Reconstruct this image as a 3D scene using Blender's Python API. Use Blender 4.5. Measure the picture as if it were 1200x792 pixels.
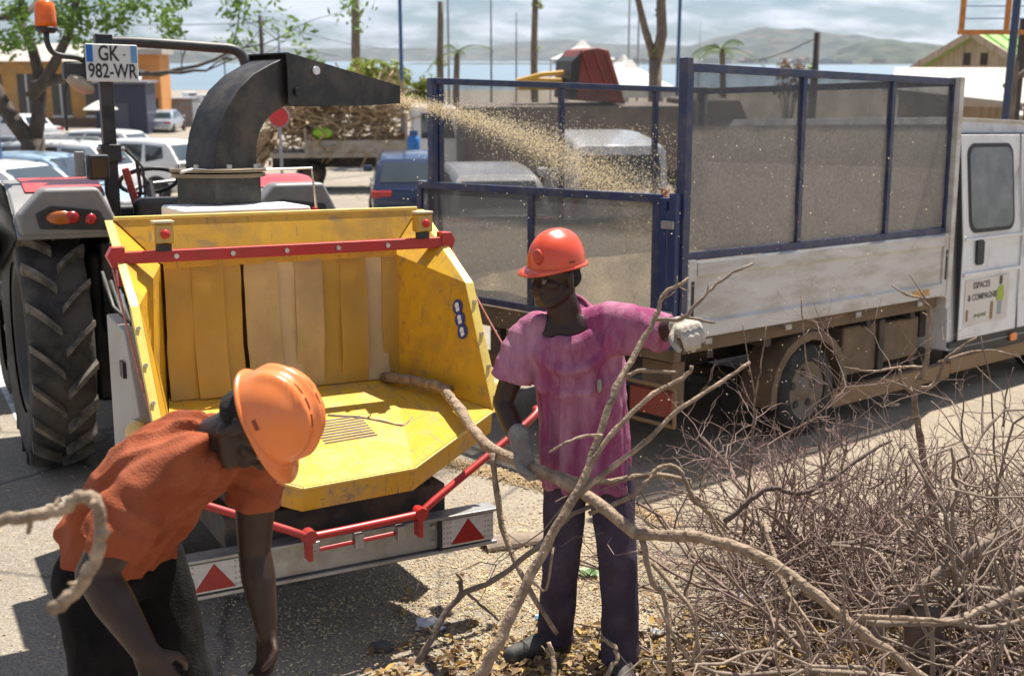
import bpy, bmesh, math, random
from mathutils import Vector, Matrix, noise, Quaternion
random.seed(7)
for o in list(bpy.data.objects): bpy.data.objects.remove(o)
scene = bpy.context.scene
V = Vector
# ------------------------------------------------------------------ camera, sky, sun, exposure
SLOPE = math.radians(3.55)             # the street falls away from the camera towards the bay
TILT = Matrix.Rotation(-SLOPE, 4, 'X')
cam_data = bpy.data.cameras.new('camera'); cam = bpy.data.objects.new('camera', cam_data)
scene.collection.objects.link(cam); scene.camera = cam
cam_data.sensor_width = 36.0; cam_data.lens = 36.0*1342/1200
cam_data.clip_start = 0.05; cam_data.clip_end = 20000
cam.location = TILT @ V((0, 0, 2.19))
cam.rotation_euler = (math.radians(90-10.18)-SLOPE, 0, 0)
cam_data.dof.use_dof = True; cam_data.dof.focus_distance = 4.7; cam_data.dof.aperture_fstop = 3.2
SUN = V((0.24, 0.43, 1.02)).normalized()
world = bpy.data.worlds.new('World'); scene.world = world; world.use_nodes = True
def build_world():
    nt = world.node_tree; nt.nodes.clear(); N = nt.nodes.new; L = nt.links.new
    sky = N('ShaderNodeTexSky'); sky.sky_type = 'NISHITA'; sky.sun_disc = False
    sky.sun_elevation = math.asin(SUN.z); sky.sun_rotation = math.atan2(SUN.x, SUN.y)
    sky.air_density = 1.3; sky.dust_density = 0.3; sky.ozone_density = 1.0
    tc = N('ShaderNodeTexCoord'); sep = N('ShaderNodeSeparateXYZ'); L(tc.outputs['Generated'], sep.inputs[0])
    add = N('ShaderNodeMath'); add.operation = 'ADD'; add.inputs[1].default_value = 0.22; L(sep.outputs['Z'], add.inputs[0])
    mx = N('ShaderNodeMath'); mx.operation = 'MAXIMUM'; mx.inputs[1].default_value = 0.1; L(add.outputs[0], mx.inputs[0])
    dx = N('ShaderNodeMath'); dx.operation = 'DIVIDE'; L(sep.outputs['X'], dx.inputs[0]); L(mx.outputs[0], dx.inputs[1])
    dy = N('ShaderNodeMath'); dy.operation = 'DIVIDE'; L(sep.outputs['Y'], dy.inputs[0]); L(mx.outputs[0], dy.inputs[1])
    cmb = N('ShaderNodeCombineXYZ'); L(dx.outputs[0], cmb.inputs[0]); L(dy.outputs[0], cmb.inputs[1])
    no = N('ShaderNodeTexNoise'); no.inputs['Scale'].default_value = 2.6; no.inputs['Detail'].default_value = 7; no.inputs['Roughness'].default_value = 0.58
    L(cmb.outputs[0], no.inputs['Vector'])
    rp = N('ShaderNodeValToRGB'); rp.color_ramp.elements[0].position = 0.44; rp.color_ramp.elements[1].position = 0.60
    rp.color_ramp.elements[0].color = (0.04, 0.04, 0.04, 1); rp.color_ramp.elements[1].color = (0.86, 0.86, 0.86, 1)
    L(no.outputs['Fac'], rp.inputs['Fac'])
    tint = N('ShaderNodeMixRGB'); tint.blend_type = 'MULTIPLY'; tint.inputs['Fac'].default_value = 1; tint.inputs['Color2'].default_value = (.52, .80, 1.25, 1); L(sky.outputs['Color'], tint.inputs['Color1'])
    mix = N('ShaderNodeMixRGB'); L(rp.outputs['Color'], mix.inputs['Fac']); L(tint.outputs['Color'], mix.inputs['Color1'])
    mix.inputs['Color2'].default_value = (14.2, 15.0, 16.4, 1)
    bg = N('ShaderNodeBackground'); bg.inputs['Strength'].default_value = 0.034; L(mix.outputs['Color'], bg.inputs['Color'])
    out = N('ShaderNodeOutputWorld'); L(bg.outputs[0], out.inputs['Surface'])
build_world()
sun_data = bpy.data.lights.new('sun', 'SUN'); sun_data.energy = 5.0; sun_data.angle = math.radians(0.6); sun_data.color = (1.0, 0.95, 0.87)
sun = bpy.data.objects.new('sun', sun_data); scene.collection.objects.link(sun); sun.location = (0, 0, 60)
sun.rotation_euler = SUN.to_track_quat('Z', 'Y').to_euler()
vs = scene.view_settings; vs.view_transform = 'Standard'; vs.look = 'None'; vs.exposure = 0.96; vs.gamma = 1.0; vs.use_curve_mapping = False
# ------------------------------------------------------------------ helpers
NEAR = []                                # things that stand on the sloping street near the camera
def srgb(h):
    h = h.lstrip('#'); c = [int(h[i:i+2], 16)/255 for i in (0, 2, 4)]
    return tuple(x/12.92 if x <= .04045 else ((x+.055)/1.055)**2.4 for x in c)
MATS = {}
def mat(name, col, rough=.6, metal=0, var=.12, scale=6, bump=0, bscale=None, dirt=None, dirt_amt=.5, dscale=3, detail=6,
        trans=0, alpha=1, spec=.5, coat=0, stretch=(1, 1, 1), sss=0, emit=0, rvar=0, dpow=(.45, .62), translucent=0, transl_col=None, scratch=None):
    """principled material with uneven colour (noise), optional patchy dirt colour, bump and cut-through alpha"""
    if name in MATS: return MATS[name]
    if isinstance(col, str): col = srgb(col)
    m = bpy.data.materials.new(name); m.use_nodes = True; nt = m.node_tree; N = nt.nodes.new; L = nt.links.new
    b = nt.nodes['Principled BSDF']; out = nt.nodes['Material Output']
    tc = N('ShaderNodeTexCoord'); mp = N('ShaderNodeMapping'); mp.inputs['Scale'].default_value = stretch
    L(tc.outputs['Object'], mp.inputs['Vector'])
    no = N('ShaderNodeTexNoise'); no.inputs['Scale'].default_value = scale; no.inputs['Detail'].default_value = detail; no.inputs['Roughness'].default_value = .6
    L(mp.outputs[0], no.inputs['Vector'])
    rp = N('ShaderNodeValToRGB'); e = rp.color_ramp.elements
    e[0].position = .3; e[1].position = .7
    e[0].color = (*[c*(1-var) for c in col], 1); e[1].color = (*[min(1, c*(1+var)) for c in col], 1)
    L(no.outputs['Fac'], rp.inputs['Fac']); last = rp.outputs['Color']
    if dirt is not None:
        if isinstance(dirt, str): dirt = srgb(dirt)
        n2 = N('ShaderNodeTexNoise'); n2.inputs['Scale'].default_value = dscale; n2.inputs['Detail'].default_value = 9; n2.inputs['Roughness'].default_value = .68
        L(mp.outputs[0], n2.inputs['Vector'])
        r2 = N('ShaderNodeValToRGB'); r2.color_ramp.elements[0].position = dpow[0]; r2.color_ramp.elements[1].position = dpow[1]
        r2.color_ramp.elements[0].color = (0, 0, 0, 1); r2.color_ramp.elements[1].color = (dirt_amt,)*3+(1,)
        L(n2.outputs['Fac'], r2.inputs['Fac'])
        mx = N('ShaderNodeMixRGB'); L(r2.outputs['Color'], mx.inputs['Fac']); L(last, mx.inputs['Color1']); mx.inputs['Color2'].default_value = (*dirt, 1)
        last = mx.outputs['Color']
    if scratch:
        for sc_, lo in (((55, 3, 9), .60), ((6, 60, 4), .62), ((14, 14, 14), .65)):
            mp2 = N('ShaderNodeMapping'); mp2.inputs['Scale'].default_value = sc_; mp2.inputs['Rotation'].default_value = (.3, .5, .7); L(tc.outputs['Object'], mp2.inputs['Vector'])
            n4 = N('ShaderNodeTexNoise'); n4.inputs['Scale'].default_value = 1.0; n4.inputs['Detail'].default_value = 7; n4.inputs['Roughness'].default_value = .6; L(mp2.outputs[0], n4.inputs['Vector'])
            r4 = N('ShaderNodeValToRGB'); r4.color_ramp.elements[0].position = lo; r4.color_ramp.elements[1].position = lo+.05; r4.color_ramp.elements[0].color = (0, 0, 0, 1); r4.color_ramp.elements[1].color = (scratch[3],)*3+(1,); L(n4.outputs['Fac'], r4.inputs['Fac'])
            m4 = N('ShaderNodeMixRGB'); L(r4.outputs['Color'], m4.inputs['Fac']); L(last, m4.inputs['Color1']); m4.inputs['Color2'].default_value = (*scratch[:3], 1); last = m4.outputs['Color']
    L(last, b.inputs['Base Color'])
    b.inputs['Roughness'].default_value = rough; b.inputs['Metallic'].default_value = metal
    b.inputs['Specular IOR Level'].default_value = spec
    if coat: b.inputs['Coat Weight'].default_value = coat; b.inputs['Coat Roughness'].default_value = .08
    if trans: b.inputs['Transmission Weight'].default_value = trans
    if sss: b.inputs['Subsurface Weight'].default_value = sss; b.inputs['Subsurface Radius'].default_value = (.02, .008, .004)
    if emit: b.inputs['Emission Color'].default_value = (*col, 1); b.inputs['Emission Strength'].default_value = emit
    if rvar:
        mr = N('ShaderNodeMapRange'); mr.inputs['To Min'].default_value = max(.02, rough-rvar); mr.inputs['To Max'].default_value = min(1, rough+rvar)
        L(no.outputs['Fac'], mr.inputs['Value']); L(mr.outputs[0], b.inputs['Roughness'])
    if bump:
        n3 = N('ShaderNodeTexNoise'); n3.inputs['Scale'].default_value = bscale or scale*6; n3.inputs['Detail'].default_value = 5
        L(mp.outputs[0], n3.inputs['Vector'])
        bp = N('ShaderNodeBump'); bp.inputs['Strength'].default_value = bump; bp.inputs['Distance'].default_value = .02
        L(n3.outputs['Fac'], bp.inputs['Height']); L(bp.outputs[0], b.inputs['Normal'])
    surf = b.outputs[0]
    if translucent:
        tl = N('ShaderNodeBsdfTranslucent'); ms = N('ShaderNodeMixShader'); ms.inputs[0].default_value = translucent
        if transl_col: tl.inputs['Color'].default_value = (*transl_col, 1)
        else: L(last, tl.inputs['Color'])
        L(surf, ms.inputs[1]); L(tl.outputs[0], ms.inputs[2]); surf = ms.outputs[0]
    if alpha < 1:
        tr = N('ShaderNodeBsdfTransparent'); ms = N('ShaderNodeMixShader')
        mr = N('ShaderNodeMapRange'); mr.inputs['From Min'].default_value = .3; mr.inputs['From Max'].default_value = .7
        mr.inputs['To Min'].default_value = max(0, alpha-.08); mr.inputs['To Max'].default_value = min(1, alpha+.08)
        L(no.outputs['Fac'], mr.inputs['Value']); L(mr.outputs[0], ms.inputs[0])
        L(tr.outputs[0], ms.inputs[1]); L(surf, ms.inputs[2]); surf = ms.outputs[0]
    L(surf, out.inputs['Surface'])
    MATS[name] = m; return m

class MB:
    """collects shapes and links them as one mesh object"""
    def __init__(s): s.v = []; s.f = []
    def add(s, vs, fs):
        k = len(s.v); s.v += [tuple(p) for p in vs]; s.f += [tuple(i+k for i in f) for f in fs]; return s
    def box(s, x0, x1, y0, y1, z0, z1, M=None):
        vs = [V((x, y, z)) for z in (z0, z1) for y in (y0, y1) for x in (x0, x1)]
        if M is not None: vs = [M @ p for p in vs]
        return s.add(vs, [(0, 2, 3, 1), (4, 5, 7, 6), (0, 1, 5, 4), (2, 6, 7, 3), (0, 4, 6, 2), (1, 3, 7, 5)])
    def cbox(s, c, d, M=None):
        R = Matrix.Translation(V(c)) @ (M.to_4x4() if M is not None else Matrix.Identity(4))
        return s.box(-d[0]/2, d[0]/2, -d[1]/2, d[1]/2, -d[2]/2, d[2]/2, R)
    def beam(s, a, b, w, h, up=(0, 0, 1)):
        a = V(a); b = V(b); x = (b-a); L = x.length; x.normalize(); y = V(up).cross(x)
        if y.length < 1e-4: y = V((0, 1, 0))
        y.normalize(); z = x.cross(y)
        M = Matrix((x, y, z)).transposed().to_4x4(); M.translation = a
        return s.box(0, L, -w/2, w/2, -h/2, h/2, M)
    def tube(s, pts, rad, n=8, cap=True, sx=1.0):
        pts = [V(p) for p in pts]
        if not hasattr(rad, '__len__'): rad = [rad]*len(pts)
        t0 = (pts[1]-pts[0]).normalized(); a = t0.orthogonal().normalized(); rings = []; vs = []; fs = []
        for i, p in enumerate(pts):
            t = ((pts[min(i+1, len(pts)-1)]-pts[max(i-1, 0)])).normalized()
            a = (a - t*a.dot(t)); a = a.normalized() if a.length > 1e-6 else t.orthogonal().normalized()
            b = t.cross(a)
            for k in range(n):
                th = 2*math.pi*k/n; vs.append(p+(a*math.cos(th)*sx+b*math.sin(th))*rad[i])
        for i in range(len(pts)-1):
            for k in range(n):
                k2 = (k+1) % n; fs.append((i*n+k, i*n+k2, (i+1)*n+k2, (i+1)*n+k))
        if cap: fs.append(tuple(range(n-1, -1, -1))); fs.append(tuple((len(pts)-1)*n+k for k in range(n)))
        return s.add(vs, fs)
    def cyl(s, a, b, r, n=20, r2=None): return s.tube([a, b], [r, r if r2 is None else r2], n)
    def lathe(s, prof, n=32, axis='Z', M=None, closed=False):
        """prof: (r, h) pairs round an axis"""
        vs = []; fs = []; m = len(prof)
        for k in range(n):
            th = 2*math.pi*k/n; c, q = math.cos(th), math.sin(th)
            for r, h in prof:
                p = V((r*c, r*q, h)) if axis == 'Z' else (V((h, r*c, r*q)) if axis == 'X' else V((r*q, h, r*c)))
                vs.append(M @ p if M is not None else p)
        for k in range(n):
            k2 = (k+1) % n
            for i in range(m-1 if not closed else m):
                j = (i+1) % m; fs.append((k*m+i, k2*m+i, k2*m+j, k*m+j))
        return s.add(vs, fs)
    def prism(s, poly, h0, h1, f):
        """extrude a 2-D polygon; f(u, v, h) gives the point"""
        n = len(poly); vs = [f(u, v, h0) for u, v in poly]+[f(u, v, h1) for u, v in poly]
        return s.add(vs, [tuple(range(n-1, -1, -1)), tuple(range(n, 2*n))]+[(i, (i+1) % n, n+(i+1) % n, n+i) for i in range(n)])
    def plate(s, pts, th):
        """a flat polygon with thickness th on its back side"""
        pts = [V(p) for p in pts]; nrm = V((0, 0, 0))
        for i in range(len(pts)): nrm += pts[i].cross(pts[(i+1) % len(pts)])
        nrm.normalize(); n = len(pts)
        return s.add(pts+[p-nrm*th for p in pts], [tuple(range(n)), tuple(range(2*n-1, n-1, -1))]+[(i, n+i, n+(i+1) % n, (i+1) % n) for i in range(n)])
    def loft(s, rings, cap=True, closed=True):
        n = len(rings[0]); vs = [p for r in rings for p in r]; fs = []
        for i in range(len(rings)-1):
            for k in range(n if closed else n-1):
                k2 = (k+1) % n; fs.append((i*n+k, i*n+k2, (i+1)*n+k2, (i+1)*n+k))
        if cap: fs.append(tuple(range(n-1, -1, -1))); fs.append(tuple((len(rings)-1)*n+k for k in range(n)))
        return s.add(vs, fs)
    def ball(s, c, r, nu=14, nv=8, M=None):
        c = V(c); r = V(r) if hasattr(r, '__len__') else V((r, r, r)); vs = []; fs = []
        for j in range(1, nv):
            ph = math.pi*j/nv
            for i in range(nu):
                th = 2*math.pi*i/nu; p = V((r.x*math.sin(ph)*math.cos(th), r.y*math.sin(ph)*math.sin(th), r.z*math.cos(ph)))
                vs.append(c+(M @ p if M is not None else p))
        t = V((0, 0, r.z)); t = M @ t if M is not None else t
        vs += [c+t, c-t]; a = len(vs)-2
        for j in range(nv-2):
            for i in range(nu): fs.append((j*nu+i, (j+1)*nu+i, (j+1)*nu+(i+1) % nu, j*nu+(i+1) % nu))
        for i in range(nu): fs.append((a, i, (i+1) % nu)); fs.append((a+1, (nv-2)*nu+(i+1) % nu, (nv-2)*nu+i))
        return s.add(vs, fs)
    def mesh(s, name):
        me = bpy.data.meshes.new(name); me.from_pydata(s.v, [], s.f); me.validate(); return me
    def build(s, name, m, parent=None, bevel=0, smooth=False, seg=2, subd=0, fixn=True, angle=None):
        me = s.mesh(name)
        if fixn:
            bm = bmesh.new(); bm.from_mesh(me); bmesh.ops.recalc_face_normals(bm, faces=bm.faces); bm.to_mesh(me); bm.free()
        return link(name, me, m, parent, bevel, smooth, seg, subd)
def link(name, me, m, parent=None, bevel=0, smooth=False, seg=2, subd=0):
    o = bpy.data.objects.new(name, me); scene.collection.objects.link(o)
    if m is not None and not me.materials: me.materials.append(m)
    if parent is not None: o.parent = parent
    if smooth or bevel: me.polygons.foreach_set('use_smooth', [True]*len(me.polygons))
    if bevel:
        md = o.modifiers.new('bevel', 'BEVEL'); md.width = bevel; md.segments = seg; md.limit_method = 'ANGLE'; md.angle_limit = math.radians(35)
        md.harden_normals = True
    if subd:
        md = o.modifiers.new('subd', 'SUBSURF'); md.levels = subd; md.render_levels = subd
    return o
def tag(o, label=None, cat=None, group=None, kind=None, near=True):
    if label: o['label'] = label
    if cat: o['category'] = cat
    if group: o['group'] = group
    if kind: o['kind'] = kind
    if near: NEAR.append(o)
    return o
def thing(name, label, cat, loc=(0, 0, 0), yaw=0, group=None, near=True):
    o = bpy.data.objects.new(name, None); scene.collection.objects.link(o); o.location = loc; o.rotation_euler = (0, 0, yaw)
    o.empty_display_size = .3
    return tag(o, label, cat, group, None, near)
def copy_tree(o, parent=None):
    c = o.copy(); scene.collection.objects.link(c); c.parent = parent
    for ch in list(o.children): copy_tree(ch, c)
    return c
def text_part(name, body, size, m, parent, M, align='CENTER', font_scale=(1, 1)):
    cu = bpy.data.curves.new(name, 'FONT'); cu.body = body; cu.size = size; cu.align_x = align; cu.align_y = 'CENTER'; cu.extrude = .0012
    cu.space_line = .9; cu.resolution_u = 4; cu.offset = size*.012
    t = bpy.data.objects.new(name, cu); scene.collection.objects.link(t)
    dg = bpy.context.evaluated_depsgraph_get(); me = bpy.data.meshes.new_from_object(t.evaluated_get(dg))
    bpy.data.objects.remove(t); bpy.data.curves.remove(cu)
    for p in me.vertices: p.co.x *= font_scale[0]; p.co.y *= font_scale[1]
    me.materials.clear(); o = link(name, me, m, parent); o.matrix_local = M; return o
def frame_matrix(x, y, z, o):
    M = Matrix((V(x).normalized(), V(y).normalized(), V(z).normalized())).transposed().to_4x4(); M.translation = V(o); return M
def rnd(a, b): return random.uniform(a, b)
def curve_pts(pts, n=6):
    """Catmull-Rom through the points"""
    P = [V(p) for p in pts]; P = [P[0]*2-P[1]]+P+[P[-1]*2-P[-2]]; out = []
    for i in range(1, len(P)-2):
        for k in range(n):
            t = k/n; a, b, c, d = P[i-1], P[i], P[i+1], P[i+2]
            out.append(.5*((2*b)+(c-a)*t+(2*a-5*b+4*c-d)*t*t+(3*b-a-3*c+d)*t**3))
    return out+[P[-2].copy()]
def ground_z(y):
    """height of the true (level-frame) terrain along the street"""
    if y < 12: return -math.tan(SLOPE)*y
    if y < 27: return -math.tan(SLOPE)*12-.036*(y-12)
    if y < 80: return -math.tan(SLOPE)*12-.54-.025*(y-27)
    if y < 250: return -math.tan(SLOPE)*12-.54-1.325-.011*(y-80)
    return -math.tan(SLOPE)*12-.54-1.325-1.87-min(6, (y-250)*.35)

# ------------------------------------------------------------------ the setting: street, sea, hills
def street_material():
    m = bpy.data.materials.new('worn_street'); m.use_nodes = True; nt = m.node_tree; N = nt.nodes.new; L = nt.links.new
    b = nt.nodes['Principled BSDF']; tc = N('ShaderNodeTexCoord')
    def noi(sc, det=6, ro=.6):
        n = N('ShaderNodeTexNoise'); n.inputs['Scale'].default_value = sc; n.inputs['Detail'].default_value = det; n.inputs['Roughness'].default_value = ro
        L(tc.outputs['Object'], n.inputs['Vector']); return n.outputs['Fac']
    def ramp(src, p0, c0, p1, c1):
        r = N('ShaderNodeValToRGB'); e = r.color_ramp.elements; e[0].position = p0; e[1].position = p1; e[0].color = (*c0, 1); e[1].color = (*c1, 1)
        L(src, r.inputs['Fac']); return r.outputs['Color']
    def mix(f, a, c, mode='MIX'):
        x = N('ShaderNodeMixRGB'); x.blend_type = mode
        if isinstance(f, float): x.inputs['Fac'].default_value = f
        else: L(f, x.inputs['Fac'])
        L(a, x.inputs['Color1'])
        if isinstance(c, tuple): x.inputs['Color2'].default_value = (*c, 1)
        else: L(c, x.inputs['Color2'])
        return x.outputs['Color']
    base = ramp(noi(1.1, 8, .65), .32, (.26, .228, .185), .68, (.35, .308, .252))
    grit = ramp(noi(90, 4, .7), .38, (.55, .55, .55), .62, (1.15, 1.12, 1.08))
    col = mix(1.0, base, grit, 'MULTIPLY')
    spots = ramp(noi(26, 3, .5), .60, (0, 0, 0), .68, (.55, .55, .55)); col = mix(spots, col, (.42, .36, .27))
    dark = ramp(noi(3.1, 9, .7), .56, (0, 0, 0), .70, (.35, .35, .35)); col = mix(dark, col, (.20, .18, .155))
    # pale dusty strip towards the truck, grey asphalt towards the tractor (a change of surfacing across the street)
    sep = N('ShaderNodeSeparateXYZ'); L(tc.outputs['Object'], sep.inputs[0])
    mr = N('ShaderNodeMapRange'); mr.inputs['From Min'].default_value = -1.6; mr.inputs['From Max'].default_value = 1.2; L(sep.outputs['X'], mr.inputs['Value'])
    ad = N('ShaderNodeMath'); ad.operation = 'ADD'; L(mr.outputs[0], ad.inputs[0]); nn = N('ShaderNodeMath'); nn.operation = 'MULTIPLY_ADD'; nn.inputs[1].default_value = .8; nn.inputs[2].default_value = -.4
    L(noi(1.7, 6), nn.inputs[0]); L(nn.outputs[0], ad.inputs[1]); cl = N('ShaderNodeClamp'); L(ad.outputs[0], cl.inputs[0])
    dusty = mix(1.0, ramp(noi(2.3, 7), .3, (.27, .225, .17), .7, (.37, .31, .235)), grit, 'MULTIPLY')
    col = mix(cl.outputs[0], col, dusty)
    vo = N('ShaderNodeTexVoronoi'); vo.feature = 'DISTANCE_TO_EDGE'; vo.inputs['Scale'].default_value = .55
    dist = N('ShaderNodeMixRGB'); dist.inputs['Fac'].default_value = .12; L(tc.outputs['Object'], dist.inputs['Color1'])
    nv = N('ShaderNodeTexNoise'); nv.inputs['Scale'].default_value = 3; L(tc.outputs['Object'], nv.inputs['Vector']); L(nv.outputs['Color'], dist.inputs['Color2']); L(dist.outputs[0], vo.inputs['Vector'])
    crack = ramp(vo.outputs['Distance'], .0, (.7, .7, .7), .012, (0, 0, 0)); col = mix(crack, col, (.07, .065, .06))
    L(col, b.inputs['Base Color']); b.inputs['Roughness'].default_value = .9; b.inputs['Specular IOR Level'].default_value = .25
    bp = N('ShaderNodeBump'); bp.inputs['Strength'].default_value = .5; bp.inputs['Distance'].default_value = .012; L(noi(120, 4, .7), bp.inputs['Height']); L(bp.outputs[0], b.inputs['Normal'])
    return m
ys = [-14+i for i in range(0, 60)]+[46+i*6 for i in range(1, 35)]+[253, 257, 262, 268, 275]
xs = [-420, -260, -160, -100, -60, -40, -28, -20, -14, -10, -7, -4, 0, 4, 7, 10, 14, 20, 28, 40, 60, 100, 160, 260, 420]
g = MB(); nx = len(xs)
g.add([(x, y, ground_z(y)) for y in ys for x in xs], [(j*nx+i, j*nx+i+1, (j+1)*nx+i+1, (j+1)*nx+i) for j in range(len(ys)-1) for i in range(nx-1)])
tag(g.build('street_ground', street_material()), kind='structure', near=False)
paint = mat('road_paint', (.62, .60, .55), .8, var=.2, scale=12, dirt=(.2, .19, .17), dirt_amt=.8, dscale=9)
for i, (x, y, yaw, L_) in enumerate([(-3.75, 8.55, .50, 2.4), (-5.2, 8.1, .50, 4.5), (-1.2, 17.5, .1, 5), (-4.2, 22, .3, 5), (2.4, 21, .1, 5)]):
    q = MB().box(-.06, .06, 0, L_, 0, .003)
    o = tag(q.build('parking_line', paint), kind='structure', near=False); s = math.tan(SLOPE) if y < 12 else .036
    o.location = (x, y, ground_z(y)+.006); o.rotation_euler = (-math.atan(s*math.cos(yaw)), -math.atan(s*math.sin(yaw)) , yaw)
# sea
def sea_material():
    m = mat('bay_water', (.13, .19, .23), .45, var=.25, scale=.02, bump=.35, bscale=.5, spec=.5, stretch=(1, 2.5, 1)); return m
tag(MB().add([(-4600, 240, -9.2), (4600, 240, -9.2), (4600, 5000, -9.2), (-4600, 5000, -9.2)], [(0, 1, 2, 3)]).build('sea', sea_material()), kind='structure', near=False)
# hills across the bay: a ridge mesh from a height profile, with real depth
def hill(name, prof, y, depth, col, seed, far=0):
    """prof: (x, height) along the ridge at distance y"""
    rr = random.Random(seed); m = MB(); n = 120; k = 14; x0, x1 = prof[0][0], prof[-1][0]; vs = []
    def H(x):
        for (a, ha), (b, hb) in zip(prof, prof[1:]):
            if a <= x <= b:
                t = (x-a)/(b-a); t = t*t*(3-2*t); return ha+(hb-ha)*t
        return 0
    for j in range(k):
        v = j/(k-1); s = math.sin(math.pi*min(v, .999)) if v < .5 else math.cos(math.pi*(v-.5))
        s = max(0, s)**.8
        for i in range(n):
            x = x0+(x1-x0)*i/(n-1); h = H(x)*s
            h *= 1+.20*noise.fractal(V((x*.004, v*3, seed)), 1, 2, 5)
            vs.append((x+20*noise.noise(V((x*.01, v*5, seed+9))), y+(v-.5)*depth, -9.5+max(0, h)))
    m.add(vs, [(j*n+i, j*n+i+1, (j+1)*n+i+1, (j+1)*n+i) for j in range(k-1) for i in range(n-1)])
    return tag(m.build(name, col, smooth=True), kind='structure', near=False)
hill_far = mat('hill_scrub_far', (.05, .065, .06), .95, var=.45, scale=.012, detail=10, spec=.1, dirt=(.17, .15, .11), dirt_amt=.6, dscale=.02)
hill_green = mat('hill_scrub_green', (.045, .062, .045), .95, var=.5, scale=.02, detail=10, spec=.1, dirt=(.16, .15, .10), dirt_amt=.5, dscale=.03)
hill('hill', [(-4300, 30), (-2600, 42), (-1900, 36), (-1250, 52), (-980, 66), (-850, 46), (-500, 44), (-200, 46), (60, 66), (180, 78), (320, 66), (520, 58), (760, 52), (1100, 60), (1500, 45), (4300, 40)], 4300, 900, hill_far, 3)
hill('hill', [(-900, 0), (-860, 16), (-790, 34), (-720, 28), (-660, 10), (-620, 0)], 2650, 260, hill_far, 5)
hill('hill', [(250, 0), (420, 34), (560, 60), (660, 76), (740, 78), (860, 70), (960, 56), (1100, 40), (1330, 24), (1550, 16), (1900, 0)], 3100, 800, hill_far, 8)
hill('hill', [(640, 0), (700, 18), (740, 44), (780, 52), (850, 44), (950, 34), (1100, 26), (1300, 20), (1600, 12)], 2500, 420, hill_green, 11)
# houses on the far shore: small real boxes with roofs, one object each
rr = random.Random(21)
shore_wall = [mat('shore_wall_white', (.62, .6, .56), .8), mat('shore_wall_sand', (.5, .42, .32), .8), mat('shore_wall_grey', (.42, .42, .42), .8)]
shore_roof = [mat('shore_roof_red', (.30, .12, .08), .8), mat('shore_roof_grey', (.4, .4, .4), .8)]
house_spots = []
for i in range(26):
    x = rr.uniform(430, 1150); y = 2180+rr.uniform(-60, 60); house_spots.append((x, y))
for i in range(14): house_spots.append((rr.uniform(80, 420), 2300+rr.uniform(-60, 60)))
for i, (x, y) in enumerate(house_spots):
    w, d, h = rr.uniform(12, 34), rr.uniform(9, 16), rr.uniform(5, 10)
    wi, ri = rr.randrange(3), rr.randrange(2); wc, rc = ('white', 'sand coloured', 'grey')[wi], ('red', 'grey')[ri]
    t = thing('shore_house', 'tiny %s house with %s roof in the far shore town' % (wc, rc), 'house', (x, y, -9.2), rr.uniform(-.3, .3), '%s houses with %s roofs on the far shore' % (wc, rc), near=False)
    MB().box(-w/2, w/2, -d/2, d/2, 0, h).build('wall', shore_wall[wi], t)
    MB().prism([(-w/2-.5, 0), (w/2+.5, 0), (w/2-3, 2.6), (-w/2+3, 2.6)], -d/2-.5, d/2+.5, lambda u, v, q: V((u, q, h+v))).build('roof', shore_roof[ri], t)
tag(MB().add([(-200, 2100, -9.0), (1700, 2000, -9.0), (1800, 2420, -8.4), (-200, 2520, -8.4)], [(0, 1, 2, 3)]).build('far_shore', hill_green), kind='structure', near=False)

# ------------------------------------------------------------------ trees, poles and buildings down the street
bark = mat('bark', (.17, .13, .095), .9, var=.35, scale=9, bump=.6, bscale=30, stretch=(1, 1, .35))
bark_dark = mat('bark_dark', (.085, .065, .05), .9, var=.4, scale=6, bump=.6, bscale=20)
leaf_m = mat('leaf_fresh', (.13, .22, .035), .55, var=.4, scale=.9, translucent=.35)
leaf_y = mat('leaf_yellow_green', (.24, .28, .05), .6, var=.35, scale=.9, translucent=.35)
leaf_d = mat('leaf_dusty', (.10, .15, .04), .6, var=.4, scale=.9, translucent=.3)
def leaf_cloud(m, c, r, n, size, rr, flat=.8):
    c = V(c)
    for i in range(n):
        p = V((rr.gauss(0, 1), rr.gauss(0, 1), rr.gauss(0, 1)*flat))
        p = c+p.normalized()*r*rr.random()**.45
        d = V((rr.gauss(0, 1), rr.gauss(0, 1), rr.gauss(0, .7))).normalized(); e = d.orthogonal().normalized()
        e = Quaternion(d, rr.uniform(0, 6.28)) @ e; s = size*rr.uniform(.6, 1.3)
        m.add([p-d*s, p+e*s*.42+V((0, 0, -.1*s)), p+d*s, p-e*s*.42], [(0, 1, 2, 3)])
def limb(m, p, d, L, r, depth, rr, tips, bend=.35, up=.25, n=8):
    pts = [p.copy()]; rad = [r]; q = p.copy(); dd = d.normalized(); steps = 5
    for i in range(steps):
        dd = (dd+V((rr.gauss(0, bend), rr.gauss(0, bend), rr.gauss(0, bend)))*.35+V((0, 0, up))*.15).normalized()
        q = q+dd*L/steps; pts.append(q.copy()); rad.append(r*(1-.5*(i+1)/steps))
    m.tube(pts, rad, n)
    if depth == 0: tips.append((q.copy(), dd.copy())); return
    for k in range(rr.choice([2, 2, 3])):
        a = (dd+V((rr.gauss(0, .6), rr.gauss(0, .6), rr.gauss(0, .45)))).normalized()
        limb(m, pts[-1] if k < 2 else pts[3], a, L*rr.uniform(.6, .8), rad[-1]*.85, depth-1, rr, tips, bend, up, max(4, n-2))
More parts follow.
